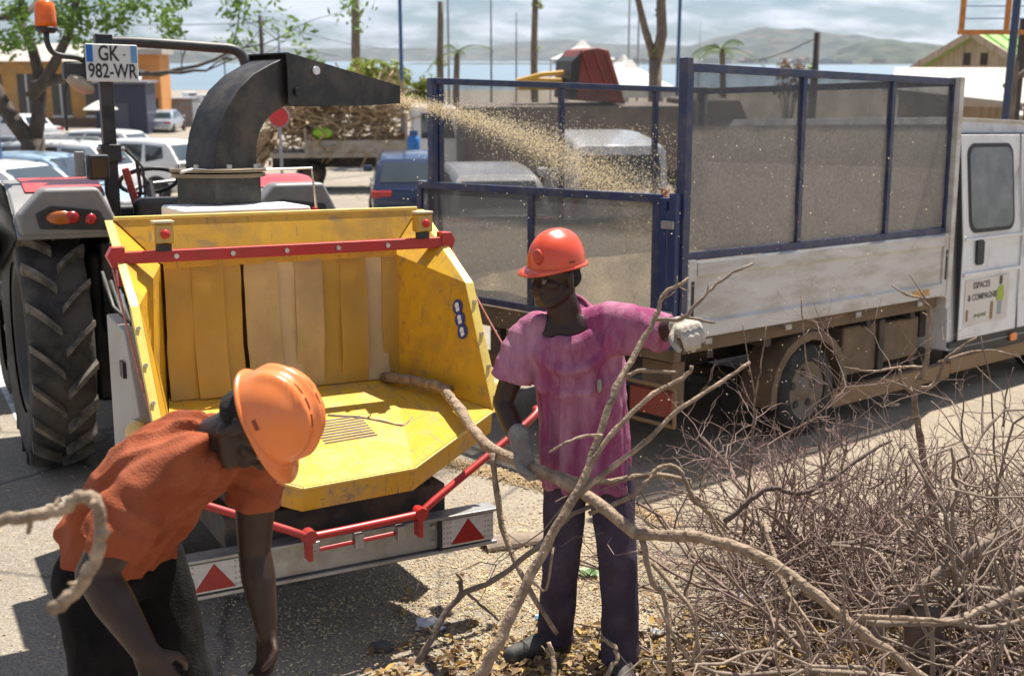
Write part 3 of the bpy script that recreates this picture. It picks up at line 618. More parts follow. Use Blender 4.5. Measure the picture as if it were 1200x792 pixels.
car('parked_car', 'far dark car with white roof half hidden by the black chute', 'car', -11.211, 45, 1.9, ps, L=4.4, Hh=1.6)
car('parked_car', 'beige grey car seen through the mesh left of the white van', 'car', -0.523, 20, 1.75, mat('car_beige', (.33, .31, .29), .35, coat=.4), L=4.2, Hh=1.5)
car('parked_van', 'white delivery van with big rear window seen through the truck mesh', 'van', 1.604, 21.5, 1.66, pw, kind='van', L=4.6, W=1.72, Hh=1.98)
car('parked_car', 'pale blue hatchback between the white hatchback and the white estate', 'car', -9.299, 23.2, -.15, mat('car_pale_blue', (.30, .42, .52), .3, coat=.5), L=4.0, Hh=1.5)
car('parked_car', 'white hatchback parked beyond the estate car and the scooter', 'car', -13.811, 38, 2.95, pw, L=4.1, Hh=1.5)
car('parked_car', 'graphite grey car beyond the blue lamp pole in the packed row', 'car', -14.853, 33, 3.0, pk, L=4.3, Hh=1.5)
# loaded flatbed
dirty_w = mat('dirty_cream_paint', (.42, .37, .30), .6, var=.15, scale=3, dirt=(.2, .14, .09), dirt_amt=.75, dscale=3); rust = mat('rusty_steel', (.16, .09, .055), .8, var=.35, scale=7); dark_st = mat('dark_chassis', (.035, .03, .027), .75, var=.3, dirt=(.16, .11, .07), dirt_amt=.5, dscale=4)
fy = 33; t = thing('flatbed_truck', 'cream flatbed truck heaped with dry branches behind the black chute', 'truck', (-4.764, fy, ground_z(fy)), .12, near=False)
MB().box(-2.0, 1.75, -1.0, 1.0, .95, 1.08).build('deck', dirty_w, t); MB().box(-2.0, 1.7, -.35, .35, .62, .94).build('chassis', dark_st, t)
for s in (-1, 1): MB().box(-1.0, 1.75, s*1.0-.03, s*1.0+.03, 1.085, 1.42).build('drop_side', dirty_w, t, bevel=.015)
MB().box(1.7, 1.78, -1.0, 1.0, 1.085, 2.15).build('headboard', dirty_w, t); MB().cyl((-1.02, -1.0, 1.085), (-1.02, -1.0, 1.75), .035, 8).build('stake', dirty_w, t)
cb = MB().prism([(1.9, .55), (4.0, .55), (4.05, 1.25), (3.6, 1.4), (3.15, 2.3), (1.9, 2.35)], -.95, .95, lambda u, v, q: V((u, q, v))).build('cab', pw, t, bevel=.08, seg=3)
MB().prism([(2.15, 1.45), (3.1, 1.45), (2.95, 2.12), (2.15, 2.14)], -.965, .965, lambda u, v, q: V((u, q, v))).build('side_window', car_glass, t)
MB().plate([(3.62, -.8, 1.46), (3.62, .8, 1.46), (3.22, .75, 2.2), (3.22, -.75, 2.2)], .02).build('windscreen', car_glass, t)
for wx in (-.95, 3.2):
    for s in (-1, 1): wheel(t, (wx, s*.78, .40), .40, .26, s, rust)
wheel(t, (-.95, .45, .40), .40, .24, 1, rust); wheel(t, (-.95, -.45, .40), .40, .24, -1, rust)
for s in (-1, 1): MB().cbox((-2.03, s*.75, .8), (.05, .3, .14)).build('tail_light', lamp_red, t)
MB().ball((-.55, -.85, 1.62), (.3, .2, .16)).build('helmet_bag', mat('lime_bag', (.35, .6, .05), .6), t)
load_m = mat('dry_branch_load', (.40, .29, .17), .9, var=.45, scale=5)
rr = random.Random(3); ld = MB()
for k in range(620):
    u = rr.uniform(-1.9, 1.55); hmax = 1.05+.95*(1-((u-.4)/2.4)**2); p = V((u, rr.uniform(-.95, .95), 1.1+rr.random()**.6*hmax*.95)); d = V((rr.gauss(0, 1), rr.gauss(0, .7), rr.gauss(0, .35))).normalized(); Lh = rr.uniform(.3, .9); bnd = V((rr.gauss(0, .1), rr.gauss(0, .1), rr.gauss(0, .1)))
    ld.tube([p-d*Lh, p+bnd, p+d*Lh], [.03*rr.uniform(.5, 1.5), .028, .012], 4, cap=False)
for k in range(140):
    p = V((-2.0, rr.uniform(-.9, .9), rr.uniform(1.0, 1.7))); d = V((-1, rr.gauss(0, .4), -rr.uniform(.2, 1.2))).normalized(); ld.tube([p, p+d*.35, p+d*.8+V((0, 0, -.2))], [.025, .02, .008], 4, cap=False)
ob = ld.build('branch_load', load_m); tag(ob, 'heap of dry brown branches piled on the cream flatbed', 'branches', kind='stuff', near=False); ob.location = t.location; ob.rotation_euler = t.rotation_euler
# gas bottle and worker gear seen in flatbed cab doorway
o = thing('gas_bottle', 'blue gas bottle beside the flatbed truck cab', 'gas bottle', (-2.577, 30.5, ground_z(30.5)+1.05), near=False)
MB().lathe([(.01, 0), (.16, 0), (.17, .05), (.17, .42), (.12, .52), (.05, .56), (.05, .62), (.01, .62)], 18).build('cylinder', mat('bottle_blue', (.03, .18, .5), .4), o, smooth=True); MB().lathe([(.10, .5), (.115, .5), (.115, .66), (.10, .66)], 16, closed=True).build('collar', pole_blue, o)
hp = thing('handcart', 'rusty platform cart carrying a gas bottle near the flatbed cab', 'cart', (-2.577, 30.5, ground_z(30.5)), near=False)
MB().box(-.4, .4, -.3, .3, .98, 1.045).build('platform', rust, hp)
for x in (-.35, .31):
    for y in (-.27, .23): MB().box(x, x+.04, y, y+.04, 0, .979).build('leg', rust, hp)
# skip lorry with dark red tilted skip behind the mesh
yk = 27; t = thing('skip_lorry', 'brown lorry with dark red tilted skip rising behind the cage', 'lorry', (1.805, yk, ground_z(yk)), .15, near=False)
red_d = mat('dark_red_skip', (.20, .035, .025), .6, var=.2, scale=2, dirt=(.1, .05, .04), dirt_amt=.6, dscale=3); yel = mat('plant_yellow', (.65, .36, .03), .5, var=.15, dirt=(.3, .2, .1), dirt_amt=.4)
brn = mat('lorry_brown', (.22, .17, .13), .7, var=.25, dirt=(.12, .09, .07), dirt_amt=.5)
zt = 2.414-ground_z(27); zb_ = 1.58-ground_z(27)
MB().prism([(-.62, zb_-.3), (.62, zb_-.4), (.2, zt-.05), (-.05, zt), (-.42, zt-.05), (-.64, zt-.35)], -.9, .9, lambda u, v, q: V((u, q, v))).build('skip', red_d, t, bevel=.05)
for q in (-.28, .0, .24): MB().beam((q-.12, -.93, zt-.1), (q+.25, -.93, zb_-.2), .06, .07, (0, 1, 0)).build('skip_rib', red_d, t)
MB().prism([(-.68, zb_-.3), (-.52, zb_-.3), (-.42, zt-.1), (-.64, zt-.3)], -.95, .95, lambda u, v, q: V((u, q, v))).build('skip_side', black_pl, t, bevel=.03)
MB().box(-3.0, 2.0, -1.1, 1.1, 1.0, zb_-.42).build('body', brn, t, bevel=.04); MB().box(-2.8, 3.2, -.45, .45, .6, .99).build('chassis', dark_st, t)
MB().box(-1.7, -.7, -.3, .3, zb_-.1, zb_+.16).build('boom', yel, t, bevel=.03); MB().tube([(-1.75, -.3, zb_+.1), (-1.2, -.3, zb_+.24), (-.7, -.3, zb_+.28)], .055, 8).build('boom_arm', yel, t)
MB().prism([(2.1, .7), (3.6, .7), (3.6, 1.7), (3.2, zb_-.3), (2.1, zb_-.3)], -1.1, 1.1, lambda u, v, q: V((u, q, v))).build('cab', brn, t, bevel=.06)
MB().plate([(3.56, -.9, 1.8), (3.56, .9, 1.8), (3.27, .85, zb_-.5), (3.27, -.85, zb_-.5)], .02).build('windscreen', car_glass, t)
for wx in (-2.0, -.9, 2.8):
    for s in (-1, 1): wheel(t, (wx, s*.95, .5), .5, .3, s, rust)
# red scooter with top box
t = thing('parked_scooter', 'red and black scooter with red top box behind the white estate car', 'scooter', (-13.946, 36, ground_z(36)), 2.2, near=False)
sred = mat('scooter_red', (.55, .03, .02), .3, coat=.5, var=.1)
for wx in (-.6, .65): wheel(t, (wx, 0, .25), .25, .12, 1)
MB().prism([(-.75, .45), (-.2, .35), (.25, .3), (.35, .95), (.55, 1.0), (.62, .6), (.7, .55), (.4, .2), (-.5, .25)], -.17, .17, lambda u, v, q: V((u, q, v))).build('body', sred, t, bevel=.04)
MB().box(-.8, .1, -.14, .14, .72, .86).build('seat', black_pl, t, bevel=.04); MB().box(-1.15, -.75, -.25, .25, .88, 1.28).build('top_box', sred, t, bevel=.08)
MB().box(-.82, -.76, -.12, .12, .5, .68).build('tail_light', mat('lamp_bright_red', (.8, .05, .02), .2), t, bevel=.02); MB().tube([(.42, -.33, 1.12), (.5, -.15, 1.06), (.5, .15, 1.06), (.42, .33, 1.12)], .02, 6).build('handlebar', black_pl, t); MB().tube([(.48, 0, 1.05), (.66, 0, .3)], .035, 8).build('fork', black_pl, t); MB().tube([(.4,-.3,1.1),(.42,-.4,1.4)], .01, 6).build('mirror_stem', black_pl, t)
# red round sign panel seen past the chute
t = thing('road_sign', 'plain red round sign on a thin post beneath the chute bend', 'road sign', (-5.571, 28, ground_z(28)), 0, near=False)
sz = 0.819-ground_z(28); MB().cyl((0, .03, 0), (0, .03, sz), .035, 10).build('post', pole_grey, t)
MB().cyl((0, 0, sz), (0, -.02, sz), .24, 28).build('disc', mat('sign_red', (.6, .03, .03), .4), t); MB().lathe([(.235, .006), (.25, .006), (.25, -.03), (.235, -.03)], 28, 'Y', Matrix.Translation((0, 0, sz)), closed=True).build('rim', pole_grey, t)

# ------------------------------------------------------------------ yellow wood chipper (local: x right, y forward, z up)
yellow = mat('chipper_yellow', (.62, .345, .018), .42, var=.10, scale=3, dirt=(.34, .20, .05), dirt_amt=.6, dscale=5, bump=.05, rvar=.12, detail=10, scratch=(.30, .20, .08, .7))
yellow_worn = mat('chipper_yellow_worn', (.66, .39, .025), .5, var=.18, scale=7, dirt=(.36, .26, .12), dirt_amt=.85, dscale=7, bump=.12, bscale=90, detail=12, dpow=(.46, .66), scratch=(.26, .20, .13, .8))
yellow_lit_edge = mat('chipper_yellow_lit_edge', (.80, .60, .13), .4, var=.08, dirt=(.45, .32, .1), dirt_amt=.4, dscale=12)  # paler than the panels: the lit look of the edges is in the colour
red_m = mat('chipper_red', (.42, .022, .018), .4, var=.15, scale=8, dirt=(.25, .06, .05), dirt_amt=.4)
galv = mat('galvanised_steel', (.40, .40, .38), .42, metal=.65, var=.2, scale=9, dirt=(.24, .20, .15), dirt_amt=.6, dscale=4)
black_chute = mat('chute_black', (.020, .0195, .0185), .5, var=.3, scale=5, dirt=(.11, .085, .06), dirt_amt=.5, dscale=5, bump=.12, bscale=25, rvar=.1)
grey_box = mat('chipper_grey', (.42, .40, .37), .6, var=.12, dirt=(.3, .24, .17), dirt_amt=.6)
chrome = mat('bolt_steel', (.55, .53, .5), .3, metal=.9)
flap_m = mat('flap_strip', (.67, .43, .08), .28, var=.06, scale=2, dirt=(.60, .42, .14), dirt_amt=.5, dscale=2.2, alpha=.8, translucent=.3, stretch=(1.3, 1, 1))
flap_p = mat('flap_strip_pale', (.76, .61, .36), .28, var=.06, scale=2, dirt=(.6, .42, .2), dirt_amt=.35, dscale=2.4, alpha=.82, translucent=.3, stretch=(1.3, 1, 1))
flap_d = mat('flap_strip_scuffed', (.66, .49, .23), .3, var=.1, scale=2, dirt=(.42, .30, .16), dirt_amt=.5, dscale=2.4, alpha=.85, translucent=.25, stretch=(1.3, 1, 1))
inner_dark = mat('inner_dark', (.03, .025, .02), .8)
CH = thing('wood_chipper', 'yellow towed wood chipper with wide hopper and curved black chute', 'wood chipper', (-.713, 4.667, 0), .504)
T = V((.78, .95, 1.80)); K = V((.79, .42, 1.485)); B = V((.77, .10, .92)); TT = V((.60, .88, 1.60)); TB = V((.60, .88, .96)); LR = V((.29, -.08, .765)); LL = V((-.22, -.12, .765))
mir = lambda p: V((-p.x+.075, p.y, p.z))     # the left wing is folded in a little
def tri_panel(name, pts, m_, th=.012):
    q = MB(); q.plate(pts, th); return q.build(name, m_, CH)
def side_panel(f, flip):
    q = MB()
    for tr in ((T, K, TT), (TT, K, TB), (TB, K, B)):
        p = [f(a) for a in tr]
        if flip: p.reverse()
        q.plate(p, -.012)
    return q.build('hopper_side', yellow, CH)
side_panel(lambda p: p, False); side_panel(mir, True)
q = MB(); q.plate([mir(T), mir(TT), TT, T], -.012); q.build('hopper_back', yellow, CH)
for f in (lambda p: p, mir):
    s = 1 if f(V((1, 0, 0))).x > 0 else -1; q = MB(); w = V((s*.04, -.012, 0))
    for a, b in ((T, K), (K, B)):
        a, b = f(a), f(b); q.add([a, b, b+w, a+w, a+V((0, .015, 0)), b+V((0, .015, 0)), b+w+V((0, .03, 0)), a+w+V((0, .03, 0))], [(0, 1, 2, 3), (4, 7, 6, 5), (0, 4, 5, 1), (3, 2, 6, 7), (0, 3, 7, 4), (1, 5, 6, 2)])
    q.build('hopper_rim', yellow_lit_edge, CH, bevel=.004)
    for u in (.15, .4, .65, .88):
        c = f(K.lerp(B, u))+w*.6; MB().cyl(c+V((0, -.012, 0)), c+V((0, .02, 0)), .009, 8).build('rivet', chrome, CH)
MB().beam(mir(T)+V((0, 0, .008)), T+V((0, 0, .008)), .03, .016).build('hopper_top_edge', yellow_lit_edge, CH, bevel=.003)
# folding tray
q = MB(); BR, BL = B+V((-.005, 0, 0)), mir(B)+V((.005, 0, 0))
q.plate([TB, mir(TB), LL, LR], -.014); q.plate([TB, LR, BR], -.014); q.plate([mir(TB), BL, LL], -.014); tray = q.build('tray', yellow_worn, CH)
q = MB(); dn = V((0, .015, -.095))
for a, b in ((BR, LR), (LR, LL), (LL, BL)):
    q.add([a, b, b+dn, a+dn, a+V((0, .012, 0)), b+V((0, .012, 0)), b+dn+V((0, .012, 0)), a+dn+V((0, .012, 0))], [(0, 1, 2, 3), (4, 7, 6, 5), (0, 4, 5, 1), (3, 2, 6, 7), (0, 3, 7, 4), (1, 5, 6, 2)])
q.build('tray_apron', yellow_worn, CH)
q = MB()
for a, b in ((BR, LR), (LR, LL), (LL, BL)): q.beam(a+V((0, 0, .006)), b+V((0, 0, .006)), .022, .01)
q.build('tray_lip', yellow_lit_edge, CH, bevel=.003)
def on_tray(u, v): # height of the middle of the tray
    k = (v+.10)/.98; return .765+(.96-.765)*k
gr = MB().add([(.0, .22, on_tray(0, .22)+.004), (.27, .24, on_tray(0, .24)+.004), (.24, .47, on_tray(0, .47)+.004), (-.02, .45, on_tray(0, .45)+.004)], [(0, 1, 2, 3)]).build('tread_plate', mat('tread_plate_dark', (.25, .23, .2), .5, metal=.5), CH)
for k in range(9):
    v = .235+k*.026; MB().beam((.005, v, on_tray(0, v)+.010), (.255, v+.015, on_tray(0, v+.015)+.010), .012, .012).build('tread_bar', galv, gr)
q = MB(); q.add([(.30, .02, on_tray(0, .02)+.004), (.35, .03, on_tray(0, .03)+.0045), (.17, .30, on_tray(0, .3)+.004), (.13, .29, on_tray(0, .29)+.004)], [(0, 1, 2, 3)]); q.build('worn_strip', galv, CH)
# throat behind the strips
q = MB(); q.box(-.54, .62, 1.45, 1.5, .9, 1.62).box(-.54, -.525, .89, 1.45, .94, 1.6).box(.6, .62, .89, 1.45, .94, 1.6).box(-.54, .62, .89, 1.45, 1.601, 1.62).box(-.52, .6, .895, 1.45, .92, .939); q.build('throat', mat('throat_brown', (.34, .21, .03), .8, var=.3), CH)
uu = -.518; ws = [.12, .125, .115, .14, .105, .115, .11, .115, .11, .10]; rr = random.Random(5)
for i, w in enumerate(ws):
    gap = .008 if i == 2 else -.022
    q = MB(); R = []; ph = rr.uniform(0, 6)
    for k in range(9):
        z = 1.59-k*.62/8; y = .855-.012*(i % 2)+.012*math.sin(k*.7+ph)*k/8-.02*(k/8)
        x0 = uu+rr.uniform(-.002, .002)+.006*math.sin(ph+k*.3)*k/8; R.append([V((x0, y, z)), V((x0+w-gap-.002, y-.006, z)), V((x0+w-gap-.002, y, z)), V((x0, y+.006, z))])
    q.loft(R); q.build('curtain_strip', (flap_m, flap_m, flap_m, flap_d, flap_p, flap_d, flap_m, flap_m, flap_p, flap_m)[i], CH, smooth=False); uu += w+max(0, gap)*.4
MB().beam((-.52, .845, 1.60), (.62, .845, 1.60), .012, .035).build('curtain_rail', yellow, CH)
# red safety bar across the top
rb = MB().beam((-.765, .70, 1.655), (.84, .70, 1.655), .05, .052).build('control_bar', red_m, CH, bevel=.004)
for u in (-.5, -.25, 0, .25, .5): MB().cyl((u, .672, 1.655), (u, .66, 1.655), .011, 10).build('bolt', chrome, rb)
for s in (-1, 1):
    MB().prism([(0, .04), (.07, .04), (.10, 0), (.07, -.05), (.045, -.06), (.045, -.13), (0, -.13)], .668, .735, lambda u, v, q: V((s*(.79+u*.75)+(.075 if s < 0 else 0), q, 1.665+v))).build('bar_bracket', red_m, CH, bevel=.004)
for u in (-.55, .69):
    c = V((u, .68, 1.70)); bx = MB().cbox(c+V((0, 0, .055)), (.085, .06, .085)).build('control_box', yellow, CH, bevel=.006)
    MB().cbox(c+V((0, -.031, .055)), (.07, .004, .07)).build('box_face', mat('box_face_sand', (.5, .38, .12), .5), bx)
    MB().lathe([(.001, .022), (.018, .02), (.021, .012), (.012, .008), (.012, 0)], 14, 'Y', Matrix.Translation(c+V((0, -.034, .055))) @ Matrix.Scale(-1, 4, (0, 1, 0))).build('stop_button', mat('button_red', (.5, .02, .015), .35), bx, smooth=True)
    MB().cbox(c+V((0, 0, .106)), (.09, .066, .012)).build('box_lid', mat('lid_pale', (.6, .5, .3), .5), bx, bevel=.003)
    MB().cyl(c+V((0, 0, -.02)), c+V((0, 0, .012)), .035, 12).build('box_foot', black_pl, bx)
# bottom red push bar
q = MB(); path = [(.97, .05, .93), (.90, .0, .885), (.36, -.12, .625), (.31, -.145, .595), (.25, -.15, .588), (-.19, -.19, .588), (-.25, -.185, .595), (-.30, -.175, .625), (-.90, -.03, .885), (-.97, .02, .93)]
bar = MB().tube(curve_pts(path, 4), .017, 10).build('push_bar', red_m, CH, smooth=True)
for u, v in ((.285, -.15), (-.22, -.19)):
    q = MB().cbox((u, v+.02, .55), (.02, .06, .13)); q.build('bar_hinge', red_m, CH, bevel=.004); MB().cyl((u, v-.022, .592), (u, v+.03, .592), .028, 14).build('hinge_collar', red_m, CH)
MB().cyl((.2, -.135, .52), (-.2, -.165, .52), .011, 8).build('latch_rod', red_m, CH)
for u in (.19, .0, -.19): MB().cbox((u, -.155, .525), (.038, .04, .065)).build('latch_block', galv, CH, bevel=.004)
# bumper and lights
bm_ = MB().box(-.715, .715, -.01, .05, .36, .50).build('bumper', galv, CH, bevel=.008); MB().box(-.72, .72, -.045, .055, .502, .516).build('bumper_flange', galv, CH, bevel=.003); MB().box(-.72, .72, -.03, .05, .342, .358).build('bumper_lower_flange', galv, CH, bevel=.003)
pan_w = mat('light_panel_white', (.55, .52, .47), .4, var=.12, scale=40); tri_r = mat('reflector_red', (.30, .012, .01), .35, var=.2, scale=30)
for s in (-1, 1):
    x0, x1 = (.44, .70) if s > 0 else (-.70, -.44)
    lp = MB().box(x0, x1, -.034, -.012, .368, .495).build('light_panel', pan_w, CH, bevel=.004); cx = (x0+x1)/2
    MB().plate([(cx-.085, -.0355, .378), (cx+.085, -.0355, .378), (cx, -.0355, .488)], .006).build('reflector_triangle', tri_r, lp)
    q = MB()
    for i in range(3):
        for j in range(5):
            for e in (-1, 1): q.cyl((cx+e*(.118-.016*i)-(0), -.0352, .388+j*.024), (cx+e*(.118-.016*i), -.0338, .388+j*.024), .005, 6)
    q.build('lens_dots', mat('lens_grey', (.3, .29, .28), .4), lp)['kind'] = 'stuff'
    MB().box(x0-.012 if s > 0 else x1, x0 if s > 0 else x1+.012, -.04, -.011, .36, .50).build('panel_end', black_pl, CH)
    for dz in (.40, .47): MB().cyl((s*.40, -.011, dz), (s*.40, -.03, dz), .011, 8).build('bolt', chrome, CH)
# body, side boxes, frame, wheels
MB().box(-.45, .45, 1.51, 2.1, .62, 1.70).build('cutter_housing', yellow, CH, bevel=.02); MB().box(-.38, .26, 1.06, 1.5, 1.735, 1.83).build('top_cover', mat('cover_white', (.78, .76, .72), .4, var=.05), CH, bevel=.015)
MB().box(-.6, .6, .96, 1.5, 1.63, 1.735).build('roller_housing', yellow, CH, bevel=.01); MB().box(-.5, .5, .05, 2.2, .5, .64).build('frame', dark_st, CH, bevel=.01); MB().box(-.45, .45, .1, .88, .645, .75).build('tray_frame', dark_st, CH)
for s in (-1, 1):
    sb = MB().prism([(.50, .62), (1.15, .62), (1.15, 1.35), (.72, 1.33), (.46, .95)], .745, .80, lambda u, v, q: V((s*q+(.07 if s < 0 else 0), u, v))).build('side_box', grey_box, CH, bevel=.008)
    MB().box((s*.801+.07 if s < 0 else .801)-(.014 if s < 0 else 0), (s*.801+.07 if s < 0 else .815), .72, .80, 1.12, 1.19).build('side_latch', black_pl, sb)
    px_ = .08 if s < 0 else 0
    ml = MB().cyl((s*.83+px_, .33, .99), (s*.87+px_, .30, .99), .045, 14).build('marker_lamp', galv, CH); MB().ball((s*.865+px_, .265, .99), (.045, .035, .045)).build('lamp_lens', mat('lamp_cream', (.75, .5, .16), .3), ml, smooth=True); MB().cbox((s*.84+px_, .31, .93), (.05, .1, .05)).build('lamp_bracket', galv, ml)
    w = MB().lathe([(.16, -.09), (.27, -.09), (.30, -.05), (.30, .05), (.27, .09), (.16, .09)], 28, 'X').build('wheel', tyre_m, CH, smooth=True); w.location = (s*.58, 1.45, .30)
    MB().lathe([(.001, -.05), (.16, -.07), (.165, .07), (.001, .05)], 20, 'X').build('rim', galv, w)
    # red and white pull cord
    a = V((.845, .70, 1.64)) if s > 0 else V((-.77, .70, 1.64)); b = V((-.725, .20, 1.0)) if s < 0 else V((s*1.02, .25, 1.02)); pts = [a.lerp(b, k/14)+V((0, -.02, -.035))*math.sin(math.pi*k/14) for k in range(15)]
    MB().tube(pts, .0045, 6).build('pull_cord', mat('cord_pink', (.55, .2, .17), .8, var=.4, scale=60), CH)
MB().box(-.06, .06, 2.0, 2.75, .52, .64).build('drawbar', dark_st, CH); MB().cyl((0, 2.0, .85), (0, 2.95, .80), .06, 12).build('drive_shaft', mat('shaft_cover', (.03, .03, .03), .6), CH)
# warning discs on the right side
nrm = (B-TB).cross(K-TB).normalized(); nrm = nrm if nrm.y < 0 else -nrm
ex = (B-K).normalized(); ey = nrm.cross(ex)
blue_d = mat('decal_blue', (.03, .05, .20), .4); wht = mat('decal_white', (.75, .75, .78), .4)
for k, u in enumerate((.11, .22, .33)):
    c = K.lerp(B, u); inward = (TB-c).normalized(); c = c+inward*.085+nrm*.004; M = frame_matrix(ex, ey, nrm, c)
    d = MB().cyl(M @ V((0, 0, 0)), M @ V((0, 0, .002)), .036, 24).build('warning_disc', blue_d, CH)
    q = MB().cyl(M @ V((-.008, 0, .0021)), M @ V((-.008, 0, .004)), .014, 12); q.box(-.002, .022, -.012, .012, .0021, .004, M); q.build('pictogram', wht, d)
# chute
CB = V((-.08, 1.5, 0)); al = math.radians(25); D = V((math.cos(al), math.sin(al), 0)); S = V((-math.sin(al), math.cos(al), 0))
def ch_ring(h, w, tx, tz, a, b):
    c = CB+D*h+V((0, 0, w)); t = (D*tx+V((0, 0, tz))).normalized(); nn = S.cross(t).normalized()
    return [c+S*(-b)+nn*(-a), c+S*b+nn*(-a), c+S*b+nn*a, c-S*b+nn*a]
MB().loft([ch_ring(0, w, 0, 1, .15, .15) for w in (1.70, 1.975)]).build('chute_base', black_chute, CH, bevel=.006)
pr = [(.02, 1.99, 0, 1, .140), (.022, 2.07, .05, 1, .136), (.04, 2.16, .22, 1, .128), (.08, 2.25, .5, 1, .122), (.14, 2.325, .8, .9, .118), (.22, 2.385, 1, .65, .116), (.32, 2.43, 1, .42, .116), (.43, 2.465, 1, .28, .122)]
MB().loft([ch_ring(h, w, tx, tz, a, .115) for h, w, tx, tz, a in pr]).build('chute_bend', black_chute, CH, bevel=.006)
fl = MB().cyl(CB+V((0, 0, 1.965)), CB+V((0, 0, 1.985)), .235, 28).cyl(CB+V((0, 0, 1.992)), CB+V((0, 0, 2.008)), .245, 28).build('chute_flange', mat('flange_brass', (.25, .2, .14), .5, metal=.5, dirt=(.1, .08, .05), dirt_amt=.5), CH, bevel=.003)
for k in range(8):
    a = 6.283*k/8; MB().cyl(CB+V((.21*math.cos(a), .21*math.sin(a), 2.009)), CB+V((.21*math.cos(a), .21*math.sin(a), 2.03)), .013, 6).build('bolt', chrome, fl)
def dp(h, w, b): return CB+D*h+S*b+V((0, 0, w))
q = MB(); prof = [(.36, 2.33), (.36, 2.60), (1.24, 2.455), (1.24, 2.355), (.9, 2.335)]
for s in (-1, 1): q.prism(prof, s*.15, s*.142, lambda u, v, b: dp(u, v, b))
q.prism([(.36, 2.60), (1.24, 2.455), (1.24, 2.448), (.36, 2.593)], -.141, .141, lambda u, v, b: dp(u, v, b)); df = q.build('chute_deflector', black_chute, CH)
for h, w, m_ in ((.56, 2.515, wht), (.42, 2.40, black_chute)): MB().cyl(dp(h, w, -.152), dp(h, w, -.165), .022, 14).build('pivot_bolt', m_, df)
MB().tube([dp(-.16, 2.0, -.1), dp(-.28, 2.01, -.14), dp(-.36, 2.0, -.16)], .009, 6).build('turning_handle', chrome, CH)
MB().tube([CB+V((.2, -.1, 2.0)), CB+V((.45, -.14, 2.005)), CB+V((.47, -.14, 1.8))], .007, 6).build('control_rod', chrome, CH)

# ------------------------------------------------------------------ red tractor (local: x right, y forward)
t_red = mat('tractor_red', (.50, .035, .03), .35, var=.08, coat=.3, dirt=(.4, .16, .13), dirt_amt=.4); t_grey = mat('tractor_grey', (.20, .195, .19), .5, var=.12, dirt=(.25, .21, .17), dirt_amt=.5); t_blk = mat('tractor_black', (.018, .018, .019), .5, var=.25, dirt=(.1, .085, .07), dirt_amt=.4)
TR = thing('tractor', 'red and grey tractor with big lugged tyre, roll bar and beacon', 'tractor', (-2.40, 7.93, 0), .504)
r, w = .82, .39
lug_mesh = {}
for s in (1, -1):
    q = MB(); R = []
    for k in range(6):
        u = k/5; y = s*(.010+u*.18); a = .02+.235*u-.03*u*u; rad = r-.03*u**2.2; dh = .058; th0 = a-.032; th1 = a+.032
        R.append([V((y, math.sin(th0)*rad*.97, math.cos(th0)*rad*.97)), V((y, math.sin(th0+.01)*(rad+dh), math.cos(th0+.01)*(rad+dh))), V((y, math.sin(th1-.01)*(rad+dh), math.cos(th1-.01)*(rad+dh))), V((y, math.sin(th1)*rad*.97, math.cos(th1)*rad*.97))])
    q.loft(R); lug_mesh[s] = q.mesh('tread_lug'); bmn = bmesh.new(); bmn.from_mesh(lug_mesh[s]); bmesh.ops.recalc_face_normals(bmn, faces=bmn.faces); bmn.to_mesh(lug_mesh[s]); bmn.free()
tyre_t = mat('tractor_tyre', (.028, .026, .024), .85, var=.3, scale=6, dirt=(.15, .125, .10), dirt_amt=.4, dscale=3.5, bump=.25, dpow=(.42, .6))
lug_top = mat('tyre_lug_dusty', (.045, .041, .037), .85, var=.3, scale=8, dirt=(.26, .22, .17), dirt_amt=.85, dscale=5, dpow=(.4, .6))
for m_ in lug_mesh.values(): m_.materials.append(lug_top)
